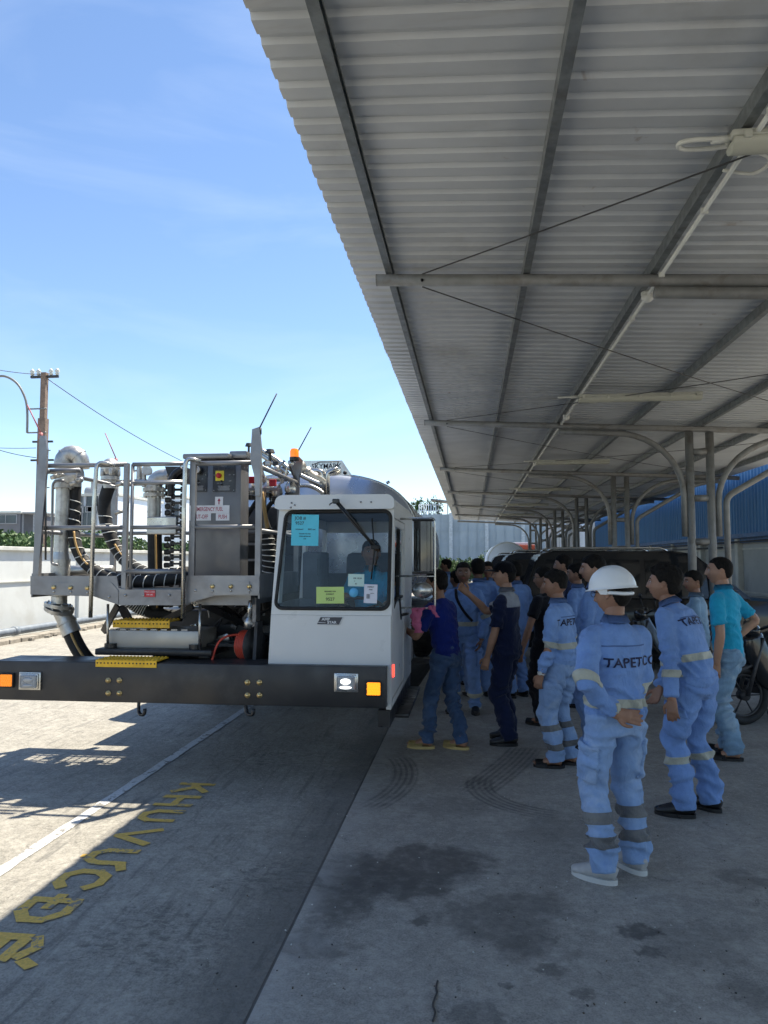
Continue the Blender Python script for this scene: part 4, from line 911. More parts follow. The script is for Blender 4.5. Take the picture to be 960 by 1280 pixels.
for q in ((241, 580, 258.5, 614.5), (266.5, 580, 294, 614.5)):
    bm = B(); c_, s_ = kq(*q); box(bm, c_, s_, mi=0)
    Mx = Matrix.Translation(c_-V((0, .004, 0))) @ Matrix.Rotation(R(90), 4, 'X')
    for (tx, fx, fz) in (('AIR', .25, .1), ('OFF ON', -.2, -.2), ('LIFT', .28, -.12), ('PRESSURE', -.0, .42)) if q[0] > 260 else (('PSI', .2, -.05), ('BRAKE', -.1, -.18)):
        text_bm(bm, tx, Mx @ Matrix.Translation((fx*s_[0], fz*s_[2], 0)), .012, 1, .0003)
    for k in range(5): box(bm, c_+V((.0, -.004, -s_[2]*(.30+.035*k))), (s_[0]*(.55-.05*(k % 3)), .001, .003), mi=1)
    for sx in (-.44, .44):
        for sz in (-.45, .1, .45): disc(bm, c_+V((sx*s_[0], -.004, sz*s_[2])), (0, 1, 0), .004, .004, 8, mi=1)
    for k in range(2): disc(bm, c_+V((-.1*s_[0], -.01, -.12*s_[2]-k*.03)), (0, 1, 0), .007, .02, 10, mi=0)
    T('instrument_panel', bm, [M_PANEL, M_SILK], kab)
gc = at(245.5, 587, KY-.05); bm = B(); disc(bm, (gc.x, KY-.035, gc.z), (0, 1, 0), .031, .05, 24); tube(bm, [(gc.x+.031*cos(a), KY-.062, gc.z+.031*sin(a)) for a in [2*pi*i/24 for i in range(24)]], .004, 6, closed=True); gg_ = T('pressure_gauge', bm, M_SS, kab)
bm = B(); disc(bm, (gc.x, KY-.0615, gc.z), (0, 1, 0), .027, .002, 24); 
for i in range(9): a = R(-45+i*33.75); box(bm, (gc.x+.021*cos(a), KY-.063, gc.z+.021*sin(a)), (.004, .001, .0015), Matrix.Rotation(-a, 3, 'Y'), mi=1)
box(bm, (gc.x+.006, KY-.0635, gc.z+.006), (.024, .001, .002), Matrix.Rotation(-.8, 3, 'Y'), mi=1); T('dial', bm, [M_LW, M_TXT], gg_)
c_, s_ = kq(269.5, 588.5, 280, 601, .010, .006); bm = B(); box(bm, c_, s_, bev=.002); sw = T('isolator_plate', bm, M_flat('isolator_yellow', (.75, .6, .03), .4), kab)
bm = B(); disc(bm, c_-V((.004, .014, 0)), (0, 1, 0), .021, .024, 16); box(bm, c_-V((.004, .03, 0)), (.012, .012, .04), bev=.003); T('isolator_knob', bm, M_RED, sw)
def klabel(px0, py0, px1, py1, txt, size, sx=.86):
    bm = B(); c_, s_ = kq(px0, py0, px1, py1, .004, .004); box(bm, c_, s_); Mx = Matrix.Translation(c_-V((0, .0025, 0))) @ Matrix.Rotation(R(90), 4, 'X')
    if txt == '^':
        box(bm, c_-V((0, .003, .012)), (.008, .001, .03), mi=1); prism(bm, [c_+V((-.013, -.0035, .0)), c_+V((.013, -.0035, .0)), c_+V((0, -.0035, .024))], (0, .001, 0), 1)
    else: text_bm(bm, txt, Mx, size, 1, .0004, bold=.0005, sx=sx)
    T('warning_label', bm, [M_LW, M_LR], kab, label='white label with red '+('arrow' if txt == '^' else 'letters '+txt))
klabel(236.5, 632, 286.8, 641.3, 'EMERGENCY FUEL', .046, .62); klabel(236.5, 641.6, 263.8, 650.6, 'SHUT-OFF', .046, .64); klabel(270, 641.6, 286.8, 650.6, 'PUSH', .046, .66); klabel(269, 621, 278.8, 631.8, '^', .05)
# ---- pipes and hoses
def spiral(bm, path, r, pitch, rw=.004, mi=0, t0=0, t1=1):
    path = smooth_path(path, 10); L_ = [0]
    for i in range(1, len(path)): L_.append(L_[-1]+(path[i]-path[i-1]).length)
    tot = L_[-1]; pts = []; s = tot*t0
    up = V((0, 1, 0)); n = 0; k = 0
    while s < tot*t1:
        while k < len(L_)-2 and L_[k+1] < s: k += 1
        f = (s-L_[k])/max(1e-6, L_[k+1]-L_[k]); p_ = path[k].lerp(path[k+1], f); d = (path[k+1]-path[k]).normalized()
        x = d.cross(up).normalized(); y = x.cross(d); a = 2*pi*s/pitch
        pts.append(p_+(x*cos(a)+y*sin(a))*(r+rw*.6)); s += pitch/12
    tube(bm, pts, rw, 5, mi)
def hose(name, path, r, par=None, wrap=True, pitch=.075, t0=.1, t1=1, gold=None):
    bm = B(); tube(bm, smooth_path(path, 10), r, 14); h = T(name, bm, M_RUB, par)
    if wrap: bm = B(); spiral(bm, path, r, pitch, .0042, 0, t0, t1); T('spiral_wrap', bm, M_WHT, h)
    if gold:
        bm = B(); pt = smooth_path(path, 10); pt = [p_+V((r*.55, -r*.95, 0)) for p_ in pt[int(len(pt)*gold[0]):int(len(pt)*gold[1])]]; tube(bm, pt, .010, 6); T('ground_cable', bm, M_flat('tan_cable', (.45, .28, .10), .6), h)
    return h
def flange(bm, c, ax, r, h=.03, bolts=8):
    ax = V(ax).normalized(); disc(bm, c, ax, r, h, 24); u_ = ax.orthogonal().normalized(); v_ = ax.cross(u_)
    for i in range(bolts): a = 2*pi*i/bolts; disc(bm, V(c)+u_*r*.82*cos(a)+v_*r*.82*sin(a), ax, .009, h+.022, 6)
RY = 6.0; p0 = at(76, 722, RY); p1 = at(79.5, 608, RY); bm = B()
tube(bm, [at(75, 745, RY), at(76, 700, RY)], .078, 20); tube(bm, [at(76, 702, RY), at(76.3, 690, RY)], [.078, .063], 20); tube(bm, [at(76.3, 690, RY), p1], .060, 20); disc(bm, at(76.2, 700, RY), (0, 0, 1), .081, .012, 20)
flange(bm, p1, (0, 0, 1), .095, .035, 6); disc(bm, p1+V((0, 0, .03)), (0, 0, 1), .08, .04)
tube(bm, [p1, at(80, 578, RY)], .072, 20); box(bm, at(88, 596, RY), (.15, .14, .14), bev=.03); disc(bm, at(97, 594, RY), (1, 0, 0), .07, .05)
bend = [at(79, 585, RY)]; e0 = at(79, 578, RY)
for i in range(9): a = pi*i/8; bend.append(V((e0.x+.068-.068*cos(a), RY+.04*i/8, e0.z+.075*sin(a))))
bend.append(bend[-1]-V((0, 0, .05))); tube(bm, bend, .075, 18)
for i in (2, 6): disc(bm, bend[i+1], (bend[i+2]-bend[i]), .08, .012, 18)
disc(bm, at(93, 606, RY+.04), (0, 0, 1), .055, .04); tube(bm, [at(95, 590, RY+.04), at(95, 608, RY+.04)], .045, 14)
bm_a = bm; riser = T('riser_pipe', bm, M_ALU, auto=40)
bm = B(); disc(bm, at(74, 750, RY), (0, 0, 1), .065, .06); flange(bm, at(73, 757, RY), (.2, 0, 1), .115, .03); flange(bm, at(74, 761, RY-.01), (.3, -.2, 1), .12, .03)
tube(bm, [at(75, 760, RY), at(82, 775, RY)], .07, 16); tube(bm, [at(82, 774, RY), at(90, 792, RY)], [.072, .08], 18); disc(bm, at(83.5, 778, RY), at(90, 792, RY)-at(82, 774, RY), .084, .02); T('swivel_joint', bm, M_ALU, riser, auto=40)
hose('fuel_hose', [at(87, 787, RY), at(94, 803, RY), at(103, 818, RY+.0), at(114, 830, RY+.05), at(135, 845, RY+.2)], .066, riser, False, gold=(.0, .8))
hose('fuel_hose', [at(94.5, 604, RY+.05), at(93, 635, RY+.05), at(92, 660, RY+.03), at(95, 682, RY), at(104, 700, RY), at(120, 714, RY-.03), at(145, 724, RY-.05), at(180, 727, RY-.08), at(232, 722, RY-.02), at(262, 724, RY+.2)], .050, riser, True, .085, .05, 1, (.25, .5))
Y2 = 6.55; bm = B(); c = at(138, 590, Y2); sph(bm, c+V((0, 0, .03)), (.09, .09, .10)); disc(bm, c-V((0, 0, .06)), (0, 0, 1), .085, .035); disc(bm, c-V((0, 0, .11)), (0, 0, 1), .065, .09); 
for i in range(6): a = i*pi/3; box(bm, c+V((.08*cos(a), .08*sin(a), -.01)), (.03, .03, .06), bev=.005)
cp = T('hose_coupling', bm, M_ALU, auto=40)
hose('fuel_hose', [at(137, 606, Y2), at(131, 625, Y2), at(131, 645, Y2), at(137, 668, Y2), at(150, 692, Y2), at(168, 710, Y2-.1), at(195, 719, Y2-.2), at(235, 716, Y2-.2)], .058, cp, True, .08, .18, 1, (.5, .8))
Y3 = 6.3; bm = B(); tube(bm, [at(192.5, 648, Y3), at(193, 612, Y3)], .058, 18); flange(bm, at(193, 619, Y3), (0, 0, 1), .095, .028); flange(bm, at(193, 612.5, Y3), (0, 0, 1), .10, .03); disc(bm, at(192.7, 640, Y3), (0, 0, 1), .062, .01)
e = at(193, 606, Y3); bend = [e+V((0, 0, -.04))]
for i in range(7): a = pi/2*i/6; bend.append(e+V((.09-.09*cos(a), 0, .07*sin(a))))
bend.append(bend[-1]+V((.05, 0, 0))); tube(bm, bend, .07, 16); flange(bm, bend[-1], (1, 0, 0), .09, .025); T('riser_pipe', bm, M_ALU, auto=40)
bm = B(); a = at(183.5, 646, 6.1); b_ = at(220, 668, 6.1); box(bm, ((a.x+b_.x)/2, 6.12, (a.z+b_.z)/2), (b_.x-a.x, .05, a.z-b_.z), bev=.008); T('bracket_plate', bm, M_SS)
hose('fuel_hose', [at(193, 655, Y3), at(193.5, 680, Y3), at(194, 715, Y3), at(195, 745, Y3), at(196, 790, Y3+.1)], .062, None, False, gold=(.15, .85))
hose('fuel_hose', [at(150, 735, 6.2), at(165, 755, 6.25), at(190, 766, 6.3), at(228, 770, 6.35)], .05, None, True, .02, 0, .5)
# energy chains
for px, Y in ((221.5, 6.15), (210, 6.35)):
    bm = B(); z0 = at(px, 760, Y).z; z1 = at(px, 592, Y).z; x = at(px, 650, Y).x; n_ = int((z1-z0)/.058)
    for i in range(n_):
        z = z0+(i+.5)*.058
        if px > 215: 
            for s in (-1, 1): box(bm, (x+s*.042, Y, z), (.018, .06, .05), bev=.006)
            box(bm, (x, Y-.02, z), (.07, .012, .018)); box(bm, (x, Y+.02, z), (.07, .012, .018))
        else: box(bm, (x, Y, z), (.055, .05, .046), bev=.012)
    T('cable_chain', bm, M_BLK)
bm = B(); prism(bm, [at(206, 583, 6.1), at(229, 583, 6.1), at(229, 603, 6.1), at(213, 603, 6.1)], (0, .2, 0)); tube(bm, smooth_path([at(228, 586, 6.05), at(219, 592, 6.05), at(214, 602, 6.05), at(214, 620, 6.05)]), .03, 10); T('chain_bracket', bm, M_BLK)
# small gauges and valve above the gate
bm = B(); c = at(184, 588, 6.0); disc(bm, c, (.3, -1, 0), .042, .04, 20); disc(bm, at(174, 592, 6.0), (0, 0, 1), .022, .16); disc(bm, at(174, 603, 6.0), (1, 0, 0), .03, .12); disc(bm, at(180, 600, 6.0), (0, 0, 1), .018, .12); tube(bm, smooth_path([at(172, 588, 6.0), at(167, 590, 6.0), at(166, 600, 6.0)]), .008, 6); T('gauge_cluster', bm, M_ALU, auto=40)
bm = B(); c = at(75, 595, 5.78); 
for px, py in ((68, 596), (75, 594), (92, 604), (150, 605), (160, 606), (148, 640), (99, 600)):
    bm = B(); c = at(px, py, 5.8); disc(bm, c, (1, 0, .3), .018, .06, 10); T('hose_clamp', bm, M_ALU)
# ---- manifold between cabinet and cab: valves, red handles, elbows, looping hoses
MYY = 6.75
for (px, py, r, h) in ((311, 556, .035, .03), (337.5, 564, .048, .035)):
    c = at(px, py, MYY); bm = B(); disc(bm, c, (0, 0, 1), r, h, 20, r2=r*.7); disc(bm, c-V((0, 0, .09)), (0, 0, 1), r*.3, .16); T('vent_cap', bm, M_DK2, auto=40)
for (px, py) in ((314.5, 600), (341, 603.5)):
    bm = B(); box(bm, at(px, py, 6.5), (.062, .03, .062), bev=.006); T('red_handle', bm, M_RED)
for (px, py) in ((333, 609), (346, 614), (363, 609), (313, 612)):
    bm = B(); c = at(px, py, 6.7); lathe(bm, [(.028, .06), (.05, .02), (.056, -.02), (.045, -.05)], c); disc(bm, c-V((0, 0, .075)), (0, 0, 1), .05, .04, 18, mi=1); T('filter_bowl', bm, [M_SS, M_BLK], auto=50)
rnd = random.Random(5)
for p_ in ([(326, 562), (345, 574), (372, 592), (402, 606)], [(322, 566), (340, 578), (360, 592)]):
    bm = B(); tube(bm, smooth_path([at(*q, 6.9) for q in p_]), .022, 10); T('sloping_bar', bm, M_SS)
bm = B(); tube(bm, smooth_path([at(375, 585, 7.1), at(384, 592, 7.15), at(393, 598, 7.2), at(402, 604, 7.3)]), .055, 14); disc(bm, at(383, 591, 7.14), (1, .1, -.7), .068, .03); disc(bm, at(392, 597.5, 7.2), (1, .1, -.7), .064, .03); sph(bm, at(374, 585, 7.1), (.075, .075, .085)); T('elbow_pipe', bm, M_ALU, auto=40)
bm = B(); prism(bm, [at(367, 600, 6.86), at(364, 585, 6.86), at(368, 574, 6.86), at(374, 571, 6.86), at(378, 575, 6.86), at(376, 592, 6.86)], (0, .03, 0)); T('marker_bracket', bm, M_GRY, platform)
for k in range(16):
    px = rnd.uniform(322, 366); py = rnd.uniform(568, 600); c = at(px, py, rnd.uniform(6.6, 7)); bm = B()
    q = k % 4
    if q == 0: disc(bm, c, (rnd.uniform(-1, 1), .2, rnd.uniform(-1, 1)), rnd.uniform(.015, .035), rnd.uniform(.05, .12), 12)
    elif q == 1: tube(bm, smooth_path([c, c+V((rnd.uniform(-.1, .1), 0, -.08)), c+V((rnd.uniform(-.12, .12), .05, -.2))]), rnd.uniform(.008, .016), 8)
    elif q == 2: sph(bm, c, (.03, .03, .035))
    else: box(bm, c, (.05, .04, .045), bev=.008)
    T('fitting', bm, rnd.choice((M_SS, M_ALU, M_DK2, M_SS)), auto=40)
for p_ in ([(300, 660), (312, 640), (322, 625), (330, 617)], [(350, 700), (336, 660), (332, 640), (345, 622)], [(345, 660), (352, 640), (338, 622)], [(360, 628), (350, 650), (342, 670)]):
    bm = B(); tube(bm, smooth_path([at(*q, 6.8) for q in p_]), .022, 10); T('black_hose', bm, M_RUB)
bm = B(); tube(bm, smooth_path([at(327, 615, 6.6), at(331, 640, 6.6), at(335, 665, 6.6)]), .018, 8); T('ground_cable', bm, M_flat('tan_cable', (.45, .28, .10), .6))
hose('coiled_hose', [at(331, 662, 6.5), at(335, 680, 6.5), at(337, 700, 6.5), at(336, 735, 6.5), at(338, 760, 6.5)], .062, None, True, .05, 0, .6)
bm = B()
for px in (301, 305, 331, 348): c = at(px, 660, 6.65); box(bm, (c.x, 6.65, 1.75), (.022, .022, 1.15))
for py in (612, 664, 680, 700): a = at(300, py, 6.65); b_ = at(350, py, 6.65); box(bm, ((a.x+b_.x)/2, 6.65, a.z), (b_.x-a.x, .025, .022))
T('pipe_rack', bm, M_GRY)
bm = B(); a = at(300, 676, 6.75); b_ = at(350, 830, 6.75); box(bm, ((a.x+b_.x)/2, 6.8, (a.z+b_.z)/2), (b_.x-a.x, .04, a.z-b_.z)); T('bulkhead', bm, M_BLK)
bm = B(); c = at(368, 567, MYY); lathe(bm, [(.040, -.03), (.042, .02), (.03, .045), (.004, .05)], c); disc(bm, c-V((0, 0, .05)), (0, 0, 1), .045, .03, 16, mi=1); T('beacon', bm, [glow('beacon_orange', (.85, .22, .02), (1, .25, .02), .25), M_BLK], auto=50)
# ---- tank behind, elliptical, with flat top walkway and name plate
TY0, TY1 = 8.4, 14.6; tcx, tcz = -1.87, 1.83; aa, bb = 1.27, .84; bm = B(); n_ = 64
def ell(k, s=1): t_ = 2*pi*k/n_; c_, s_ = cos(t_), sin(t_); e_ = 2/2.7; return (tcx+aa*s*abs(c_)**e_*(1 if c_ > 0 else -1), tcz+bb*s*abs(s_)**e_*(1 if s_ > 0 else -1))
rings = []
for y_, s in ((TY0-.14, .35), (TY0-.11, .7), (TY0-.04, .93), (TY0, .985), (TY0+.015, 1), (TY1, 1), (TY1+.05, .93), (TY1+.15, .4)): rings.append([bm.verts.new((ell(k, s)[0], y_, ell(k, s)[1])) for k in range(n_)])
for i in range(len(rings)-1):
    for k in range(n_): f = bm.faces.new((rings[i][k], rings[i][(k+1) % n_], rings[i+1][(k+1) % n_], rings[i+1][k])); f.smooth = True
bm.faces.new(rings[0][::-1]); bm.faces.new(rings[-1])
tank = T('tank', bm, M_TANK, auto=35)
bm = B(); tube(bm, [V((ell(k, 1.004)[0], TY0+.03, ell(k, 1.004)[1])) for k in range(n_)], .018, 8, closed=True); T('tank_band', bm, M_SS, tank)
bm = B(); tube(bm, [V((ell(k, 1.004)[0], TY0+.8, ell(k, 1.004)[1])) for k in range(n_)], .015, 8, closed=True); T('tank_band', bm, M_SS, tank)
SYP = 8.05; bm = B(); prism(bm, [at(377, 576, SYP), at(427.5, 575.5, SYP), at(440, 594.5, SYP), at(422, 594, SYP), at(377, 598, SYP)], (0, .02, 0)); Mx = Matrix.Translation(at(408, 583, SYP-.003)) @ Matrix.Rotation(R(90), 4, 'X')
text_bm(bm, 'SKYMARK', Mx, .082, 1, .001, bold=.0005, sx=.92); tube(bm, [at(393, 580, SYP-.004), at(400, 577.5, SYP-.004), at(424, 577, SYP-.004)], .005, 6, 1); tube(bm, [at(423, 577, SYP-.004), at(416, 592, SYP-.004)], .005, 6, 1); tube(bm, [at(388, 587, SYP-.004), at(396, 586, SYP-.004)], .005, 6, 1)
disc(bm, at(431, 591, SYP-.01), (0, 1, 0), .02, .02, 12, mi=1)
T('name_plate', bm, [M_SS, M_TXT], tank, label='plate reading SKYMARK')
bm = B(); tube(bm, rounded([at(385, 588, 7.95), at(404, 589, 7.95), at(404, 625, 7.95)], .06), .028, 10); tube(bm, rounded([at(422, 586, 7.95), at(412, 590, 7.95), at(409.5, 592, 7.95), at(409.5, 625, 7.95)], .04), .026, 10); tube(bm, smooth_path([at(372, 607, 7.5), at(385, 607, 7.5), at(396, 611, 7.5), at(404, 617, 7.5)]), .022, 8); T('vent_pipe', bm, M_SS, tank)
bm = B(); tube(bm, [at(483, 604, 8.8), at(487, 602, 8.8)], .018, 8); T('tank_hook', bm, M_SS, tank)
bm = B(); box(bm, (tcx, 11.5, .93), (2.3, 6.0, .1)); box(bm, (tcx, 8.6, 1.05), (2.2, .3, .3)); T('tank_cradle', bm, M_BLK)
# wheels
def wheel(x, y, s):
    bm = B(); r_ = .47; prof = [(r_*.62, -.14), (r_*.93, -.14), (r_, -.10), (r_, .10), (r_*.93, .14), (r_*.62, .14)]
    lathe(bm, prof, (x, y, r_+.0), (1, 0, 0), 36); 
    for i in range(36): a = 2*pi*i/36; box(bm, (x, y+cos(a)*r_, r_+sin(a)*r_), (.2, .018, .02), Matrix.Rotation(a, 3, 'X'))
    w_ = T('wheel', bm, M_RUB, auto=40); bm = B(); lathe(bm, [(.05, .02*s), (.1, .06*s), (.2, .03*s), (.3, .13*s), (.305, .142*s)], (x, y, r_), (1, 0, 0), 30)
    for i in range(8): a = 2*pi*i/8; disc(bm, (x+.07*s, y+.15*cos(a), r_+.15*sin(a)), (1, 0, 0), .013, .03, 8)
    T('rim', bm, M_ALU, w_, auto=40)
for x, s in ((-.86, 1), (-3.0, -1)):
    wheel(x, 9.0, s); wheel(x, 13.2, s)
for x in ():
    bm = B(); pts = [V((x-.16, 9.0+.55*cos(a), .47+.55*sin(a))) for a in [R(-5+i*19) for i in range(11)]]; tube(bm, pts, .015, 6); prism(bm, pts+[V((x-.16, 9-.6, .47)), V((x-.16, 9-.6, 1.09)), V((x-.16, 9.6, 1.09)), V((x-.16, 9.6, .47))][::-1] if False else pts, (.32, 0, 0)) if False else None; T('mudguard', bm, M_BLK)
# ------------------------------------------------------------------ people
def skin_mat(name, c):
    b = NB(name, .5, 0, .35); n1 = b.noise(9, 4); b.color(b.mix(b.rng(n1, .3, .7), mul(c, .85), mul(c, 1.12)))
    b.b.inputs['Subsurface Weight'].default_value = .08; b.b.inputs['Subsurface Radius'].default_value = (.02, .008, .004); b.bump(b.noise(220, 3), .08, .002); return b.m
M_SK = [skin_mat('skin_%s' % n, c) for n, c in (('light', (.40, .225, .145)), ('tan', (.30, .16, .10)), ('brown', (.20, .105, .065)))]
M_LIP = skin_mat('lips', (.25, .085, .07)); M_EYE = M_flat('eye_white', (.6, .58, .55), .25); M_IRIS = M_flat('iris', (.01, .007, .005), .15)
def hair_mat():
    b = NB('black_hair', .75, 0, .15); st = b.noise(1, 3, .6, vec=b.mapping((140, 140, 22))); b.color(b.mix(b.rng(st, .35, .65), (.006, .005, .0045), (.014, .012, .010))); b.bump(st, .7, .004); return b.m
M_HAIR = hair_mat()
def cloth(name, c, var=.14, weave=900, rough=.85, worn=None):
    b = NB(name, rough, 0, .2); col = b.mix(b.rng(b.noise(5, 6, .6), .3, .7), mul(c, 1-var), mul(c, 1+var))
    if worn: col = b.mix(b.rng(b.noise(4.5, 5, .6, dist=.5), .5, .66, 0, .7), col, worn)
    col = b.mix(b.rng(b.noise(30, 5, .7), .5, .75, 0, .35), col, mul(c, .72)); b.color(col)
    f1 = b.noise(9, 5, .6, vec=b.mapping((1.6, 1.6, .8)), dist=.9); f2 = b.noise(30, 4, .6, dist=.6)
    rn = b.n('ShaderNodeTexNoise'); rn.noise_type = 'RIDGED_MULTIFRACTAL'; rn.inputs['Scale'].default_value = 4.2; rn.inputs['Detail'].default_value = 3; rn.inputs['Roughness'].default_value = .5; rn.inputs['Distortion'].default_value = .8
    b.put(rn.inputs['Vector'], b.mapping((1.2, 1.2, 1.9), rot=(.3, .5, 0))); f3 = b.math('MULTIPLY', rn.outputs[0], .34)
    b.bump(b.math('ADD', f3, b.math('ADD', b.math('MULTIPLY', f1, .8), b.math('MULTIPLY', f2, .14))), .9, .024)
    b.b.inputs['Sheen Weight'].default_value = .1; return b.m
M_COV = cloth('coverall_blue', (.165, .28, .54)); M_COV2 = cloth('coverall_pale_trousers', (.23, .345, .55), .1, worn=(.34, .44, .60)); M_COV3 = cloth('coverall_blue_pale', (.20, .33, .60))
M_NAVY = cloth('navy_cloth', (.008, .014, .045)); M_GRYC = cloth('grey_yoke_cloth', (.30, .31, .33)); M_ROYAL = cloth('royal_blue_cloth', (.006, .018, .15)); M_JEAN = cloth('denim', (.045, .085, .17), .2, worn=(.11, .17, .26))
M_TURQ = cloth('turquoise_cloth', (.02, .36, .56)); M_DARKT = cloth('black_cloth', (.008, .008, .012)); M_WASH = cloth('washed_denim', (.20, .32, .44), .2, worn=(.36, .46, .54))
M_BAND = cloth('reflective_tape', (.40, .40, .33), .12, rough=.5); M_BANDD = cloth('worn_reflective_tape', (.13, .13, .13), .25, rough=.6, worn=(.22, .22, .2)); M_SEAM = M_flat('seam_thread', (.07, .13, .30), .8); M_NAVYL = M_flat('navy_print', (.008, .012, .05), .7)
M_SHOEW = paint('pale_sneaker', (.42, .41, .39), .6, 0, .12, 20, .2, 90); M_SOLE = paint('white_sole', (.55, .55, .52), .6, 0, .06, 9, .05); M_SHOEB = paint('black_shoe', (.012, .012, .013), .35, 0, .2, 9, .05); M_SAND = paint('tan_slipper', (.48, .36, .14), .6, 0, .15, 9, .1)
M_HAT = paint('hard_hat_plastic', (.72, .73, .72), .35, 0, .03, 4, .02, 60, rvar=.05)

def ring(bm, c, u, v, a, b_, n=20, p=2.0):
    out = []
    for k in range(n):
        t = 2*pi*k/n; ct, st = cos(t), sin(t)
        out.append(bm.verts.new(V(c)+V(u)*(a*abs(ct)**(2/p)*(1 if ct >= 0 else -1))+V(v)*(b_*abs(st)**(2/p)*(1 if st >= 0 else -1))))
    return out
def loft(bm, rings):
    for i in range(len(rings)-1):
        a, b_ = rings[i], rings[i+1]; n = len(a)
        for k in range(n): bm.faces.new((a[k], a[(k+1) % n], b_[(k+1) % n], b_[k]))
    bm.faces.new(rings[0][::-1]); bm.faces.new(rings[-1])
def limb(bm, pts, rad, n=16, flat=None, sub=5):
    """tapered limb through joints; rad per point (a) or (a, b)"""
    P_ = smooth_path(pts, sub) if len(pts) > 2 else [V(p) for p in pts]; m = len(P_)
    rr = []
    for i in range(m):
        f = i/(m-1)*(len(rad)-1); k = min(int(f), len(rad)-2); g = f-k
        r0, r1 = rad[k], rad[k+1]; r0 = r0 if isinstance(r0, tuple) else (r0, r0); r1 = r1 if isinstance(r1, tuple) else (r1, r1)
        rr.append((r0[0]*(1-g)+r1[0]*g, r0[1]*(1-g)+r1[1]*g))
    rings = []; up = V(flat) if flat else None
    for i, p in enumerate(P_):
        d = (P_[min(i+1, m-1)]-P_[max(i-1, 0)]).normalized()
        if up is None: up = V((0, 1, 0)) if abs(d.y) < .85 else V((0, 0, 1))
        x = d.cross(up)
        if x.length < 1e-5: x = d.orthogonal()
        x.normalize(); y = x.cross(d).normalized()
        if not flat: up = y
        rings.append(ring(bm, p, x, y, rr[i][0], rr[i][1], n))
    loft(bm, rings)
def voxel(bm, size, smooth=2, name='t'):
    bmesh.ops.recalc_face_normals(bm, faces=bm.faces[:])
    me = bpy.data.meshes.new(name); bm.to_mesh(me); bm.free()
    o = bpy.data.objects.new(name, me); scene.collection.objects.link(o)
    m = o.modifiers.new('r', 'REMESH'); m.mode = 'VOXEL'; m.voxel_size = size; m.use_smooth_shade = True
    if smooth: s_ = o.modifiers.new('s', 'SMOOTH'); s_.factor = .5; s_.iterations = smooth
    r = bpy.data.meshes.new_from_object(o.evaluated_get(bpy.context.evaluated_depsgraph_get()))
    bpy.data.objects.remove(o); bpy.data.meshes.remove(me); return r
def ik(a, t, l1, l2, pole):
    a, t = V(a), V(t); d = t-a; L_ = d.length
    if L_ > (l1+l2)*.998: t = a+d.normalized()*(l1+l2)*.998; d = t-a; L_ = d.length
    dn = d.normalized(); c = (l1*l1-l2*l2+L_*L_)/(2*L_); h_ = sqrt(max(0, l1*l1-c*c)); p = V(pole)-dn*V(pole).dot(dn)
    return a+dn*c+p.normalized()*h_, t
def ss(x, a, b_): t = max(0, min(1, (x-a)/(b_-a))); return t*t*(3-2*t)
def gauss(dx, dz, sx, sz): return exp(-.5*((dx/sx)**2+(dz/sz)**2))
def head_grid(nu, nv, shape):
    """head in its own frame: origin at its centre, face towards +y; returns grid of points [v][u] with (u, v) angles"""
    G_ = []; nose, jaw, wide = shape.get('nose', 1), shape.get('jaw', 1), shape.get('wide', 1)
    for j in range(nv+1):
        ph = -pi/2+pi*j/nv; row = []
        for i in range(nu):
            t = 2*pi*i/nu+pi/2; t = t-.32*sin(2*(t-pi/2))*.5*0
            x, y, z = cos(ph)*cos(t), cos(ph)*sin(t), sin(ph)
            k = 1/((abs(x)**2.3+abs(y)**2.3+abs(z)**2.3)**(1/2.3)); x, y, z = x*k, y*k, z*k
            p = V((x*.075*wide, y*.096-.004, z*.112+.002))
            dn = max(0, -z); 
            p.x *= 1-.30*ss(dn, .15, 1.0)*jaw
            if y < 0: p.y *= 1-.42*ss(dn, .1, .9)
            else: p.y *= 1-.10*ss(dn, .3, 1)
            if y < 0 and z > -.2: p.y *= 1+.04*ss(z, -.2, .4)
            if y > 0: p.y -= .010*ss(z, .35, 1.)
            if y > 0:
                f = ss(y, .15, .55); X, Z = p.x, p.z
                nz = ss(Z, -.038, -.026)*(1-ss(Z, -.018, .032)); amp = .019*nose
                p.y += f*amp*exp(-.5*(X/(.0085+.006*max(0, min(1, (.02-Z)/.05))))**2)*(.30*(1-ss(Z, .02, .04))*ss(Z, -.04, -.03)+.70*nz)
                p.y += f*.009*gauss(abs(X)-.0125, Z+.027, .006, .007)
                p.y += f*.0055*gauss(abs(X)-.026, Z-.034, .018, .008)
                p.y -= f*.0085*gauss(abs(X)-.031, Z-.012, .013, .011)
                p.y += f*.004*gauss(abs(X)-.04, Z+.02, .015, .016)
                p.y += f*(.0065*gauss(X, Z+.0505, .017, .0045)+.0068*gauss(X, Z+.0615, .015, .0050)-.003*gauss(X, Z+.056, .02, .0022))
                p.y += f*(.008*gauss(X, Z+.092, .017, .014)-.004*gauss(X, Z+.075, .018, .005)); p.y -= f*.003*gauss(abs(X)-.035, Z+.05, .012, .03)
            row.append(p)
        G_.append(row)
    return G_
def grid_mesh(bm, G_, M, mats=None):
    nv, nu = len(G_)-1, len(G_[0]); rows = []
    for j in range(nv+1):
        if j in (0, nv): rows.append([bm.verts.new(M @ (sum(G_[j], V((0, 0, 0)))/nu))]*1)
        else: rows.append([bm.verts.new(M @ p) for p in G_[j]])
    for j in range(nv):
        for i in range(nu):
            k = (i+1) % nu
            if j == 0: f = bm.faces.new((rows[0][0], rows[1][k], rows[1][i]))
            elif j == nv-1: f = bm.faces.new((rows[j][i], rows[j][k], rows[nv][0]))
            else: f = bm.faces.new((rows[j][i], rows[j][k], rows[j+1][k], rows[j+1][i]))
            f.smooth = True
            if mats: f.material_index = mats(G_[j][i])
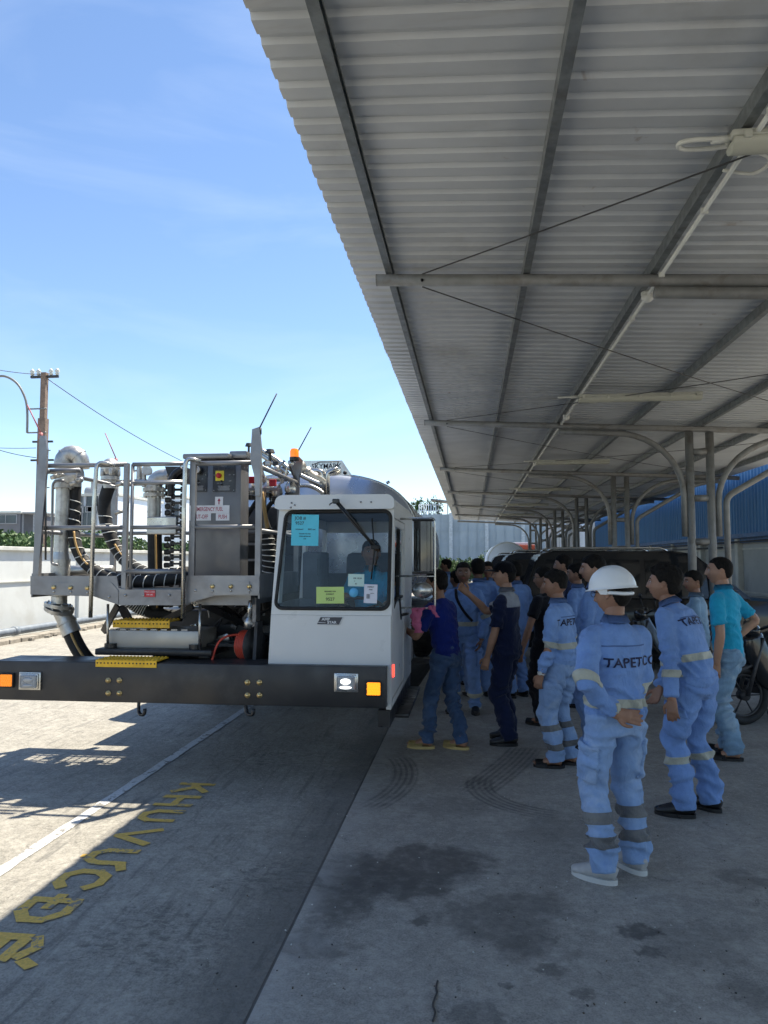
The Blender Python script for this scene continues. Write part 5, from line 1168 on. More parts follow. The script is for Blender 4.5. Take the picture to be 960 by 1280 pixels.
def hairline(p, style):
    """thickness of hair over a head point (own frame), negative where there is none"""
    x, y, z = p.x, p.y, p.z
    front = .062+.0*abs(x) - max(0, (.05-y))*0
    zl = style.get('front', .060) if y > .03 else None
    ax_ = abs(x)
    # lower border as a function of y: front high, temple, above the ear, nape low
    if y > .045: lo = style.get('front', .060)-.25*max(0, ax_-.045)
    elif y > .012: t = (y-.012)/.033; lo = style.get('front', .060)*t+(.012)*(1-t)
    elif y > -.03: t = (y+.03)/.042; lo = .012*t+(.020)*(1-t) if ax_ > .05 else .02
    else: lo = .02-ss(-y, .03, .055)*(.02+style.get('nape', .055))
    e = (z-lo)
    T_ = style.get('top', .02); S_ = style.get('side', .008); th = S_+(T_-S_)*ss(z, .015, .07)
    if y > .05 and style.get('fringe'): th += style['fringe']*ss(z, .05, .08)
    return th*ss(e, -.003, .014)-.004*(1-ss(e, -.004, .003))
def build_person(name, label, x, y, face, H=1.66, pose=None, outfit=None, hair=None, skin=1, res=.012, shape=None, group=None, seated=False, sub=None):
    """face: heading in degrees, 0 = looking along +y (away from the viewer), 90 = towards -x"""
    po = dict(lean=0, side=0, twist=0, hy=0, hp=0, stance=.11, rf=0, lf=0, foot=(-12, 12), rh=None, lh=None, rp=(1, -.5, -.2), lp=(-1, -.5, -.2), curl=.5, hip=0, palm_r=None, palm_l=None); po.update(pose or {})
    of = dict(top='jacket', top_m=M_COV, bot_m=M_COV, bot='baggy', shoe='boot', sleeve=1.0); of.update(outfit or {})
    hs = dict(top=.018, side=.006); hs.update(hair or {}); shp = shape or {}; k = H/1.70; bl = of.get('bulk', 1)
    Ln, Sd = R(po['lean']), R(po['side'])
    if seated: pz = po['seat_z']
    else: pz = .885*k-po.get('dip', 0)
    P0 = V((po['hip'], 0, pz))
    sd = V((sin(Sd), sin(Ln), cos(Ln)*cos(Sd))).normalized()
    def spine(t):           # t 0 pelvis .. 1 neck base, bending gradually
        a = po['lean']*(.35+.65*t); d = V((sin(Sd)*(.5+.5*t), sin(R(a)), cos(R(a)))); return P0+V((0, 0, 0))+d*(.52*k*t)
    N = spine(1.0); ax = (spine(1.0)-spine(.8)).normalized()
    tw = Matrix.Rotation(R(po['twist']), 3, ax); X = (tw @ V((1, 0, 0))); X = (X-ax*X.dot(ax)).normalized(); Yv = ax.cross(X).normalized()
    sh_w = .160*k*bl**.5; shz = -.082*k
    SR = N+ax*shz+X*sh_w+Yv*po.get('rsf', 0); SL = N+ax*shz-X*sh_w+Yv*po.get('lsf', 0)
    # hands: targets in the person's own frame, metres at 1.70
    rh = V(po['rh'] or (.245, .03, .80))*k; lh = V(po['lh'] or (-.245, .03, .80))*k
    if po.get('rel'): pass
    ER, WR = ik(SR, rh, .285*k, .255*k, po['rp']); EL, WL = ik(SL, lh, .285*k, .255*k, po['lp'])
    HR, HL = P0+V((.088*k, 0, -.01)), P0+V((-.088*k, 0, -.01))
    if seated:
        FR, FL = P0+V((.13, .5, -.36)), P0+V((-.13, .5, -.36)); kp = (0, .3, 1)
    else:
        FR = V((po['stance']*k+po['hip']*0, po['rf'], .085*k)); FL = V((-po['stance']*k, po['lf'], .085*k)); kp = (0, 1, 0)
    KR, FR = ik(HR, FR, .412*k, .392*k, (.15, 1, 0)); KL, FL = ik(HL, FL, .412*k, .392*k, (-.15, 1, 0))
    # ---- head frame
    nd = (ax*.65+V((0, 0, .35))).normalized(); nd = (nd+Yv*.18).normalized(); HC = N+nd*.088*k+V((0, 0, .073*k))+Yv*.012
    hm = Matrix.Rotation(R(po['hy']), 3, 'Z') @ Matrix.Rotation(R(po['hp']), 3, 'X'); hs_ = k*1.045*of.get('head', 1)
    HM = Matrix.Translation(HC) @ hm.to_4x4() @ Matrix.Scale(hs_, 4)
    # ---- skin
    bm = B()
    def trunk(bm, prof, n=28, p=2.5):
        rings = []
        for t, a, b_, oy in prof:
            c = spine(t) if t >= 0 else spine(0)+V((0, 0, .52*k*t)); u_ = X.lerp(V((1, 0, 0)), 1-max(0, min(1, t))).normalized(); d = (spine(min(1, t+.05))-spine(max(0, t-.05))).normalized() if t >= 0 else V((0, 0, 1))
            v_ = d.cross(u_).normalized(); rings.append(ring(bm, c+v_*oy*k, u_, v_, a*k, b_*k, n, p))
        loft(bm, rings)
    trunk(bm, [(-.13, .10, .07, 0), (.0, .130, .080, 0), (.3, .115, .070, .01), (.6, .130, .078, .01), (.82, .135, .070, 0), (.92, .09, .055, -.0), (1.0, .052, .052, 0)] if of.get('jk', True) else [])
    limb(bm, [N-ax*.06*k, N+nd*.05*k, HC+HM.to_3x3() @ V((0, -.012, -.06))], [(.062*k, .062*k), (.055*k, .058*k), (.05*k, .055*k)])
    short = of['sleeve'] < .9
    for S, E, W in ((SR, ER, WR), (SL, EL, WL)):
        limb(bm, [S+(N-S)*.15, S, S.lerp(E, .5), E, E.lerp(W, .35), W], [.036*k, .044*k, .042*k, .037*k, .039*k, (.028*k, .024*k)])
    for Hh, K, F in ((HR, KR, FR), (HL, KL, FL)): limb(bm, [Hh, Hh.lerp(K, .5), K, K.lerp(F, .35), F], [.06*k, .058*k, .046*k, .046*k, .034*k])
    if of['shoe'] in ('sandal', 'slipper'):
        for F, a in ((FR, po['foot'][0]), (FL, po['foot'][1])):
            f = Matrix.Rotation(R(a), 3, 'Z') @ V((0, 1, 0)); s_ = Matrix.Rotation(R(a), 3, 'Z') @ V((1, 0, 0)); g0 = V((F.x, F.y, .035))
            limb(bm, [g0-f*.05+V((0, 0, .01)), g0+f*.02+V((0, 0, .025)), g0+f*.11, g0+f*.165-V((0, 0, .008))], [(.03, .028), (.036, .036), (.042, .022), (.030, .012)], flat=(0, 0, 1))
            for q in range(5): b0 = g0+f*(.155-.008*abs(q-.5))+s_*(.030-.0145*q)*(1 if a > 0 else 1); limb(bm, [b0, b0+f*.03], [.009, .008], 8)
    # hands
    def hand(W, E, side, pn, curl, spread=1):
        d = (W-E).normalized(); 
        if po.get('wrist_%s' % side): d = V(po['wrist_%s' % side]).normalized()
        pn = V(pn); pn = (pn-d*pn.dot(d)).normalized(); s_ = d.cross(pn).normalized()*(1 if side == 'r' else -1)   # s_: towards the thumb
        if po.get('thumb_%s' % side): s_ = s_*po['thumb_%s' % side]
        limb(bm, [W-d*.02*k, W+d*.03*k, W+d*.085*k], [(.026*k, .020*k), (.036*k, .017*k), (.040*k, .014*k)], flat=pn)
        for q, (ln, rr_) in enumerate(((.070, .0088), (.078, .0092), (.073, .0088), (.058, .0080))):
            off = (.030-.0205*q)*k; b0 = W+d*.08*k+s_*off; dd = (d+s_*(.10-.07*q)*spread).normalized(); pts = [b0-dd*.01, b0]; c = curl*(1+.12*q); a = 0
            for sgm in (.45, .32, .26):
                a += c*.55; dd2 = dd*cos(a)-pn*(-sin(a)); pts.append(pts[-1]+(dd*cos(a)+pn*sin(a))*ln*sgm*k)
            limb(bm, pts, [rr_*1.05, rr_*1.05, rr_*1.0, rr_*.92, rr_*.8], 8, sub=2)
        b0 = W+d*.025*k+s_*.022*k; limb(bm, [b0, b0+(d*.55+s_*.8+pn*.25).normalized()*.032*k, b0+(d*.8+s_*.62+pn*.35).normalized()*.060*k, b0+(d+s_*.45+pn*.45).normalized()*.084*k], [.0125, .0115, .0105, .008], 8, sub=2)
    hand(WR, ER, 'r', po['palm_r'] or (-1, .1, 0), po.get('curl_r', po['curl']), po.get('spread', 1)); hand(WL, EL, 'l', po['palm_l'] or (1, .1, 0), po.get('curl_l', po['curl']), po.get('spread', 1))
    # ears
    for s in (-1, 1):
        c = HM @ V((s*.0755*shp.get('wide', 1), -.006, -.002)); u_ = (HM.to_3x3() @ V((0, .92, .15))).normalized(); v_ = (HM.to_3x3() @ V((0, -.15, 1))).normalized(); w_ = u_.cross(v_)
        out_ = (HM.to_3x3() @ V((s, -.35, 0))).normalized()
        pts = [c+u_*(.014*cos(a)-.004)+v_*(.030*sin(a)*(1 if sin(a) > 0 else .9))+out_*(.009-.003*cos(a)) for a in [R(-70+i*32) for i in range(9)]]
        tube(bm, pts, [.0055, .006, .0055, .005, .005, .0055, .006, .005, .004], 8); limb(bm, [c-u_*.006-v_*.02-out_*.002, c-u_*.004+v_*.018], [(.006, .013), (.006, .015)], 10)
    sm = voxel(bm, res*.62, 1); bm = B(); bm.from_mesh(sm); bpy.data.meshes.remove(sm)
    for f in bm.faces: f.smooth = True
    near = res <= .011
    G_ = head_grid(96 if near else 60, 72 if near else 44, shp)
    def fm(p):
        if p.y > .05 and abs(p.x) < .023 and -.066 < p.z < -.046 and abs(p.x) < .023-.9*abs(p.z+.056): return 1
        return 0
    grid_mesh(bm, G_, HM, fm)
    for s in (-1, 1):      # eyes: dark almond with lids, brows
        c = V((s*.031, .0805, .012)); M2 = HM @ Matrix.Translation(c) @ Matrix.Rotation(-s*.25, 4, 'Z'); sph(bm, None, (.0125, .006, .0048), 2, 12, 8, M2); sph(bm, None, (.0050, .0034, .0044), 3, 10, 6, M2 @ Matrix.Translation((0, .0036, 0)))
        br = [HM @ V((s*q, yy+.0015, zz)) for q, yy, zz in ((.014, .0905, .030), (.026, .0895, .0345), (.040, .0815, .0335), (.050, .071, .028))]; tube(bm, smooth_path(br, 3), [.0028]*4+[.0034]*4+[.0016]*2, 6, 4)
        tube(bm, [HM @ V((s*q, yy, zz)) for q, yy, zz in ((.018, .0845, .0145), (.030, .0875, .0185), (.044, .0795, .0145))], .0016, 5, 3)
    person = obj(name, bm, [M_SK[skin], M_LIP, M_EYE, M_IRIS, M_HAIR])
    tag(person, label, 'person', group); person.location = (x, y, of.get('z', 0)); person.rotation_euler = (0, 0, R(face))
    # hair
    if hs.get('top', 1) > 0:
        hg = []; bm = B(); rnd_s = V((x*3, y*3, 0)); cen = V((0, 0, .01))
        keep = {}
        nv, nu = len(G_)-1, len(G_[0]); vt = {}
        def hv(j, i):
            i %= nu; key = (j, i if 0 < j < nv else 0)
            if key not in vt:
                p = G_[j][i] if 0 < j < nv else sum(G_[j], V((0, 0, 0)))/nu; th = hairline(p, hs)
                nrm = (p-cen).normalized(); q = p+nrm*(th+(.35*max(0, th)*noise.noise(p*55+rnd_s)+.2*max(0, th)*noise.noise(p*130+rnd_s)))
                vt[key] = (bm.verts.new(HM @ q), th)
            return vt[key]
        for j in range(nv):
            for i in range(nu):
                ks = [hv(j, i), hv(j, i+1), hv(j+1, i+1), hv(j+1, i)]
                if max(q[1] for q in ks) <= -.0035: continue
                vs_ = []
                for q in ks:
                    if q[0] not in vs_: vs_.append(q[0])
                if len(vs_) > 2:
                    try: f = bm.faces.new(vs_); f.smooth = True
                    except ValueError: pass
        for v_ in [v_ for v_ in bm.verts if not v_.link_faces]: bm.verts.remove(v_)
        obj('hair', bm, M_HAIR, person)
    # ---- clothes
    def folds(me, fn, seed):
        """real creases: displace vertices along their normals"""
        nn = [v_.normal.copy() for v_ in me.vertices]
        for v_, q in zip(me.vertices, nn):
            a = fn(v_.co)
            if a: 
                c = v_.co; w1 = noise.noise(V((c.x*3+seed, c.y*3, c.z*3))); s1 = noise.noise(V((c.x*4.5+w1, c.y*4.5+seed, c.z*13+w1*3+c.x*5))); s2 = noise.noise(V((c.x*9+seed, c.y*9, c.z*17-c.x*9))); s3 = noise.noise(V((c.x*3+seed+7, c.y*3, c.z*4)))
                r1 = max(0, 1-abs(s1)*2.6); m_ = .5+1.1*ss(s3, -.35, .3); v_.co = c+q*a*1.3*(m_*(r1*1.5-.6)+s2*.9)
        sb = B(); sb.from_mesh(me); bmesh.ops.smooth_vert(sb, verts=sb.verts[:], factor=.5, use_axis_x=True, use_axis_y=True, use_axis_z=True); sb.to_mesh(me); sb.free()
        me.update()
    seed = (x*7.3+y*3.1) % 50; ch = {}
    # trousers
    bm = B(); bg_ = 1.0 if of['bot'] == 'baggy' else .84
    rings = []
    for t, a, b_, oy in ((-.20, .145, .105, -.004), (-.12, .172, .122, -.008), (-.02, .170, .118, -.008), (.10, .152, .106, -.0), (.20, .146, .1, .0)):
        c = spine(t) if t >= 0 else P0+V((0, 0, .52*k*t)); rings.append(ring(bm, c+V((0, oy, 0)), V((1, 0, 0)), V((0, 1, 0)), a*.92*k*bl, b_*.96*k*bl, 28, 2.3))
    loft(bm, rings)
    hem = .055*k if not seated else None
    for Hh, K, F in ((HR, KR, FR), (HL, KL, FL)):
        s_ = 1 if Hh is HR else -1; top = Hh+V((s_*-.004, -.005, .03)); A_ = V((F.x, F.y-.006, F.z-.035*k if not seated else F.z))
        limb(bm, [top, Hh.lerp(K, .45)+V((s_*.004, 0, 0)), K+V((0, .006, 0)), K.lerp(F, .5)-V((0, .010, 0)), A_.lerp(K, .1), A_], [(.086*k*bl, .106*k*bl), (.086*k*bg_, .096*k*bg_), (.074*k*bg_, .080*k*bg_), (.073*k*bg_, .079*k*bg_), (.070*k*bg_, .078*k*bg_), (.069*k*bg_, .080*k*bg_)], 20, sub=5)
    me = voxel(bm, res, 3); knee_z = KR.z
    folds(me, lambda c: (.0075*ss(c.z, .06, .13)+.007*ss(c.z, .09, .13)*(1-ss(c.z, .16, .3))+.006*exp(-((c.z-knee_z)/.08)**2)+.004*exp(-((c.z-pz+.1)/.09)**2))*(1 if c.z < pz+.02 else .3), seed)
    trousers = obj('trousers', me, of['bot_m'], person, smooth=True)
    # top
    bm = B(); jk = of['top'] == 'jacket'; hemt = -.04 if jk else (-.10)
    if of['top'] == 'tshirt': hemt = -.08
    e_ = .010 if jk else 0
    prof = [(hemt, .162+e_, .118+e_, 0), (hemt+.10, .168+e_*1.6, .122+e_*1.6, 0), (.30, .158+e_*2, .116+e_*1.5, .008), (.48, .172+e_, .122+e_, .010), (.66, .184+e_*.5, .124+e_*.5, .008), (.80, .186, .116, 0), (.865, .162, .096, -.006), (.930, .116, .080, -.008), (.985, .080, .070, -.002), (1.02, .064, .062, .004)]
    trunk(bm, [(t, (a*.90*bl if t < .9 else a), (b_*.93*bl if t < .9 else b_), oy) for t, a, b_, oy in prof], 32, 2.35)
    sl = of['sleeve']
    for S, E, W in ((SR, ER, WR), (SL, EL, WL)):
        C = N+ax*(-.035*k)+(S-N).normalized()*.05*k
        if sl >= .9: W2 = E.lerp(W, .93 if sl == 1 else sl-.07); pts = [C.lerp(S, .3), S+ax*.004, S.lerp(E, .5), E, E.lerp(W2, .5), W2]; rd = [.050*k, .060*k*bl**.5, .061*k, .056*k, .052*k, .045*k]
        else: W2 = S.lerp(E, sl*1.35); pts = [C.lerp(S, .3), S+ax*.004, S.lerp(W2, .6), W2]; rd = [.050*k, .060*k*bl**.5, .062*k, .064*k]
        limb(bm, pts, rd, 18)
    me = voxel(bm, res, 3)
    el = (ER, EL)
    folds(me, lambda c: .0055+.0035*max(exp(-((c-e)/.09).length_squared) for e in el)+.006*exp(-((c.z-P0.z-.10)/.08)**2)*(1 if jk else .6)+.005*max(exp(-((c-q)/.08).length_squared) for q in (WR, WL)), seed+9)
    jacket = obj('jacket' if jk else 'shirt', me, of['top_m'], person, smooth=True)
    # collar
    if of.get('collar', True):
        bm = B(); n_ = 28; r0, r1, r2 = [], [], []
        for i in range(n_+1):
            a = R(90+18)+(2*pi-R(36))*i/n_; cu, su = cos(a), sin(a); base = N+ax*.014*k+nd*.0
            r0.append(bm.verts.new(base+X*cu*.064*k+Yv*(su*.066*k)-ax*.012*k)); hgt = .036*k
            r1.append(bm.verts.new(base+X*cu*.061*k+Yv*(su*.064*k+.003)+ax*hgt)); fl = .040*k*(1+.35*ss(su, .3, 1))
            r2.append(bm.verts.new(base+X*cu*.082*k+Yv*(su*.086*k+.003)+ax*(hgt-fl)))
        for i in range(n_): bm.faces.new((r0[i], r0[i+1], r1[i+1], r1[i])); bm.faces.new((r1[i], r1[i+1], r2[i+1], r2[i]))
        bmesh.ops.solidify(bm, geom=bm.faces[:], thickness=.004)
        obj('collar', bm, of.get('collar_m', of['top_m']), jacket, smooth=True)
    # patches cut from the garments: tape, pockets, yokes
    def patch(src, nm, m, planes, test, off=.004, lab=None, rim=True):
        bm = B(); bm.from_mesh(src.data)
        dead = [f for f in bm.faces if not test(f.calc_center_median())]
        bmesh.ops.delete(bm, geom=dead, context='FACES')
        for co, no in planes:
            bmesh.ops.bisect_plane(bm, geom=bm.verts[:]+bm.edges[:]+bm.faces[:], plane_co=V(co), plane_no=V(no), clear_outer=True)
        if not bm.faces: bm.free(); return None
        bm.normal_update(); nn = {v_: v_.normal.copy() for v_ in bm.verts}; bd = [e for e in bm.edges if e.is_boundary]
        r = bmesh.ops.extrude_edge_only(bm, edges=bd) if rim else {'geom': []}; ring_ = [q for q in r['geom'] if isinstance(q, bmesh.types.BMVert)]; rs = set(ring_)
        for v_ in bm.verts:
            if v_ not in rs and v_ in nn: v_.co += nn[v_]*off
        for q in ring_: q.co -= V((0, 0, 0))
        o = obj(nm, bm, m, src, smooth=True)
        if lab: o['label'] = lab
        return o
    def band(src, a, b_, t, w_, m, rad, nm='reflective_band', off=.0035):
        a, b_ = V(a), V(b_); d = (b_-a).normalized(); c = a.lerp(b_, t)
        patch(src, nm, m, [(c+d*w_/2, d), (c-d*w_/2, -d)], lambda q: abs((q-c).dot(d)) < w_/2+.03 and ((q-c)-d*(q-c).dot(d)).length < rad, off)
    if near or of.get('bands'):
        bw = .048
        if of.get('leg_bands'):
            for K, F in ((KR, FR), (KL, FL)):
                for t in of['leg_bands']: band(trousers, K, V((F.x, F.y, .0)), t, of.get('leg_w', bw), of.get('leg_band_m', M_BAND), .13)
        if of.get('arm_bands'):
            for E, W, S in ((ER, WR, SR), (EL, WL, SL)):
                for t in of['arm_bands']:
                    if t >= 0: band(jacket, E, W, t, bw, M_BAND, .085)
                    else: band(jacket, E, S, -t, bw, M_BAND, .085)
        if of.get('body_band'):
            t = of['body_band']; c = spine(t); d = (spine(t+.05)-spine(t-.05)).normalized()
            arms = [(SR, ER), (ER, WR), (SL, EL), (EL, WL)]
            def far(q):
                for a, b_ in arms:
                    ab = b_-a; u_ = max(0, min(1, (q-a).dot(ab)/ab.length_squared))
                    if (q-(a+ab*u_)).length < .078*k: return abs(((q-c)).dot(X)) < .13
                return True
            patch(jacket, 'reflective_band', M_BAND, [(c+d*.024, d), (c-d*.024, -d)], lambda q: abs((q-c).dot(d)) < .06 and ((q-c)-d*(q-c).dot(d)).length < .22 and far(q), .0035)
        if of.get('yoke'):
            c = spine(.74); patch(jacket, 'yoke', of['yoke'], [(c, -ax)], lambda q: (q-c).dot(ax) > -.04 and abs((q-c).dot(X)) < .155*k, .002, 'pale grey shoulder panel')
        if of.get('pockets'):
            for s_, Hh, K in ((1, HR, KR), (-1, HL, KL)):
                c = Hh.lerp(K, .62); d = (K-Hh).normalized(); f = V((0, 1, 0)); hh = .095
                patch(trousers, 'pocket', of['bot_m'], [(c+d*hh, d), (c-d*hh, -d), (c+f*.075, f), (c-f*.075, -f)], lambda q: abs((q-c).dot(d)) < hh+.03 and (q.x-c.x)*s_ > .035 and abs(q.y-c.y) < .12, .013)
                patch(trousers, 'pocket_flap', of['bot_m'], [(c-d*(hh-.045), d), (c-d*(hh+.008), -d), (c+f*.08, f), (c-f*.08, -f)], lambda q: abs((q-c).dot(d)) < hh+.05 and (q.x-c.x)*s_ > .035 and abs(q.y-c.y) < .13, .020)
        if of.get('text'):
            c = spine(.78); d = (spine(.8)-spine(.7)).normalized(); patch(jacket, 'seam', M_SEAM, [(c+d*.0035, d), (c-d*.0035, -d)], lambda q: abs((q-c).dot(d)) < .04 and (q-c).dot(Yv) < .02 and abs((q-c).dot(X)) < .13, .0015)
        if of.get('waist'):
            c = spine(.02); patch(jacket, 'waistband', of['top_m'], [(c+V((0, 0, .03)), (0, 0, 1))], lambda q: (q-c).z < .05 and abs(q.x) < .22 and abs(q.z-c.z) < .12, .004)
    # lettering across the back, laid onto the cloth
    if of.get('text'):
        txt, size, th, dx = of['text']; bm = B(); text_bm(bm, txt, Matrix.Identity(4), size, 0, .0, bold=size*.022, sx=1.08, space=1.06)
        bmesh.ops.triangulate(bm, faces=bm.faces[:])
        for _ in range(2):
            es = [e for e in bm.edges if e.calc_length() > .012]
            if es: bmesh.ops.subdivide_edges(bm, edges=es, cuts=1, use_grid_fill=False); bmesh.ops.triangulate(bm, faces=bm.faces[:])
        jb = B(); jb.from_mesh(jacket.data); tree = BVHTree.FromBMesh(jb); jb.free()
        c = spine(th)-Yv*.5; dead = []
        for v_ in bm.verts:
            o0 = c+X*(v_.co.x+dx)+ax*v_.co.y; h_, nn_, i_, d_ = tree.ray_cast(o0, Yv)
            if h_ is None: dead.append(v_)
            else: v_.co = h_-Yv*.004
        if dead: bmesh.ops.delete(bm, geom=dead, context='VERTS')
        obj('lettering', bm, M_NAVYL, jacket, label='navy letters '+txt)
    # shoes
    if of['shoe'] != 'none' and not seated:
        for F, a in ((FR, po['foot'][0]), (FL, po['foot'][1])):
            f = Matrix.Rotation(R(a), 3, 'Z') @ V((0, 1, 0)); s_ = Matrix.Rotation(R(a), 3, 'Z') @ V((1, 0, 0)); g0 = V((F.x, F.y, 0)); bm = B(); kk = k
            def sole(h0, h1, grow, mi):
                out = []
                for i in range(28):
                    t = 2*pi*i/28; yy = sin(t); L2 = (.175 if yy > 0 else .085)*kk; wd = (.047+.008*ss(yy, -.2, .6)-.012*ss(yy, .7, 1))*kk
                    out.append(g0+f*(yy*(L2+grow)+.01)+s_*cos(t)*(wd+grow))
                prism(bm, [p+V((0, 0, h0)) for p in out], (0, 0, h1-h0), mi)
            st = of['shoe']
            if st in ('sandal', 'slipper'):
                sole(.0, .022, .003, 0)
                for q in ((.105, .045),) if st == 'slipper' else ((.11, .04), (.05, .025)):
                    pts = [g0+f*(q[0]+.01)+s_*(.05*cos(t_))+V((0, 0, .015+.05*sin(t_))) for t_ in [pi*i/8 for i in range(9)]]; l_ = []
                    for p in pts: l_.append((bm.verts.new(p-f*q[1]), bm.verts.new(p+f*q[1])))
                    fs = [bm.faces.new((l_[i][0], l_[i][1], l_[i+1][1], l_[i+1][0])) for i in range(8)]; bmesh.ops.solidify(bm, geom=fs, thickness=.004)
                obj(st, bm, M_SAND if of.get('tan') else M_SHOEB, person, auto=50)
            else:
                ms, mso = (M_SHOEW, M_SOLE) if st == 'sneaker' else (M_SHOEB, M_SHOEB)
                limb(bm, [g0-f*.072*kk+V((0, 0, .05)), g0-f*.03*kk+V((0, 0, .062)), g0+f*.04*kk+V((0, 0, .055)), g0+f*.11*kk+V((0, 0, .040)), g0+f*.165*kk+V((0, 0, .032)), g0+f*.185*kk+V((0, 0, .028))], [(.020, .030), (.037, .046), (.042, .042), (.047, .032), (.036, .022), (.012, .012)], 16, flat=(0, 0, 1))
                limb(bm, [g0-f*.02*kk+V((0, 0, .06)), g0-f*.015*kk+V((0, 0, .105))], [.042, .04], 14)
                me = voxel(bm, .006, 2); sh = obj('shoe', me, ms, person, smooth=True)
                bm = B(); sole(0, .026, .002 if st == 'sneaker' else 0, 0); obj('sole', bm, mso, sh, auto=40)
    person['hm'] = 0; del person['hm']
    return person, HM, dict(SR=SR, SL=SL, ER=ER, EL=EL, WR=WR, WL=WL, N=N, X=X, Y=Yv, ax=ax, jacket=jacket)
def glasses(p, HM):
    bm = B()
    for s in (-1, 1):
        tube(bm, [HM @ V((s*(.033+.024*cos(a)), .098-.012*abs(.033+.024*cos(a)-.02)*8*.1, .010+.017*sin(a))) for a in [2*pi*i/16 for i in range(16)]], .0018, 5, closed=True)
        tube(bm, [HM @ V((s*.057, .092, .016)), HM @ V((s*.079, .03, .016)), HM @ V((s*.083, -.015, .010)), HM @ V((s*.080, -.03, -.005))], .0022, 5)
    tube(bm, [HM @ V((-.009, .10, .014)), HM @ V((.009, .10, .014))], .002, 5); obj('glasses', bm, M_BLK, p)
def hard_hat(p, HM):
    bm = B(); n_, m_ = 48, 16; rings = []
    for j in range(m_+1):
        a = pi/2*j/m_; rr_ = []
        for i in range(n_):
            t = 2*pi*i/n_; rad = cos(a)**.86 if j < m_ else 0; z = sin(a)**1.05; x_ = cos(t)*.108*rad; y_ = sin(t)*.132*rad-.004
            ridge = .0055*exp(-(x_/.016)**2)*ss(z, .25, .6); zz = .036+z*.118+ridge+.003*exp(-((abs(x_)-.05)/.012)**2)*ss(z, .4, .7)
            rr_.append(bm.verts.new(HM @ V((x_, y_, zz))))
        rings.append(rr_)
    br = []
    for w_, z_ in ((.003, .034), (.008, .030)):
        br.insert(0, [bm.verts.new(HM @ V((cos(2*pi*i/n_)*(.108+w_), sin(2*pi*i/n_)*(.132+w_+(.030 if w_ > .01 else .015)*ss(sin(2*pi*i/n_), .45, .95))-.004, z_-(.010 if w_ > .01 else .0)*ss(sin(2*pi*i/n_), .45, .95)))) for i in range(n_)])
    rings = br+rings
    for i in range(len(rings)-1):
        for q in range(n_):
            try: bm.faces.new((rings[i][q], rings[i][(q+1) % n_], rings[i+1][(q+1) % n_], rings[i+1][q]))
            except ValueError: pass
    bmesh.ops.remove_doubles(bm, verts=bm.verts[:], dist=.0005); bmesh.ops.solidify(bm, geom=bm.faces[:], thickness=.0035)
    h_ = obj('hard_hat', bm, M_HAT, p, smooth=True)
    bm = B()
    for s in (-1, 1): prism(bm, [HM @ V(q) for q in ((s*.104, -.030, .032), (s*.102, .035, .032), (s*.094, .018, .004), (s*.094, -.020, .0))], (HM.to_3x3() @ V((s*.004, 0, 0))))
    tube(bm, [HM @ V((cos(t)*.090, sin(t)*.106-.004, .010-.012*ss(-sin(t), .2, 1))) for t in [R(180+i*15) for i in range(13)]], .010, 8)
    obj('suspension', bm, M_HAT, h_)
def cap(p, HM):
    bm = B(); n_, m_ = 36, 12; rings = []
    for j in range(m_):
        a = pi/2*j/m_
        rings.append([bm.verts.new(HM @ V((cos(2*pi*i/n_)*.089*cos(a)**.8, sin(2*pi*i/n_)*.108*cos(a)**.8-.004, .040+.092*sin(a)+(.006*ss(sin(2*pi*i/n_), 0, 1) if j < 4 else 0)-.014*ss(-sin(2*pi*i/n_), 0, 1)*(1-j/m_)))) for i in range(n_)])
    for i in range(m_-1):
        for q in range(n_): bm.faces.new((rings[i][q], rings[i][(q+1) % n_], rings[i+1][(q+1) % n_], rings[i+1][q]))
    bm.faces.new(rings[-1]); a_, b_ = [], []
    for i in range(13):
        t = R(25+i*130/12); a_.append(bm.verts.new(HM @ V((cos(t)*.088, sin(t)*.107-.004, .046)))); b_.append(bm.verts.new(HM @ V((cos(t)*.078, sin(t)*.075+.10*ss(sin(t), .3, .9), .036-.012*abs(cos(t))))))
    for i in range(12): bm.faces.new((a_[i], a_[i+1], b_[i+1], b_[i]))
    bmesh.ops.solidify(bm, geom=bm.faces[:], thickness=.003); sph(bm, HM @ V((0, -.004, .134)), (.007, .007, .004))
    obj('cap', bm, M_DARKT, p, smooth=True)
def G0(px, py): g = atz(px, py); return g.x, g.y
COV = dict(top='jacket', top_m=M_COV, bot_m=M_COV, leg_bands=(.42, .68), arm_bands=(.25,), body_band=.22, pockets=True, waist=True)
gp = 'workers standing around under the canopy'
# man in the white hard hat, back to us, left hand behind the hip
x, y = G0(776, 1100)
p, HM, J = build_person('person', 'man in white hard hat and light blue coverall, back turned, left hand behind his hip', x, y+.06, 22, 1.62,
    dict(lean=-2, hy=30, hp=-6, stance=.125, rf=.02, lf=-.05, foot=(10, 38), lh=(-.10, -.155, .93), lp=(-1, -.5, -.1), palm_l=(-.15, -1, .2), wrist_l=(.95, -.12, -.22), curl_l=.35, thumb_l=-1,
         rh=(.06, .24, 1.02), rp=(.2, -.2, -1), palm_r=(-1, .2, 0)),
    dict(COV, bot_m=M_COV2, leg_band_m=M_BANDD, leg_w=.058, leg_bands=(.30, .56), arm_bands=(-.02,), body_band=.16, shoe='sneaker', text=('TAPETCO', .070, .60, .05), bulk=1.0), dict(top=.010, side=.005, nape=.07), 1, .0095)
hard_hat(p, HM); glasses(p, HM)
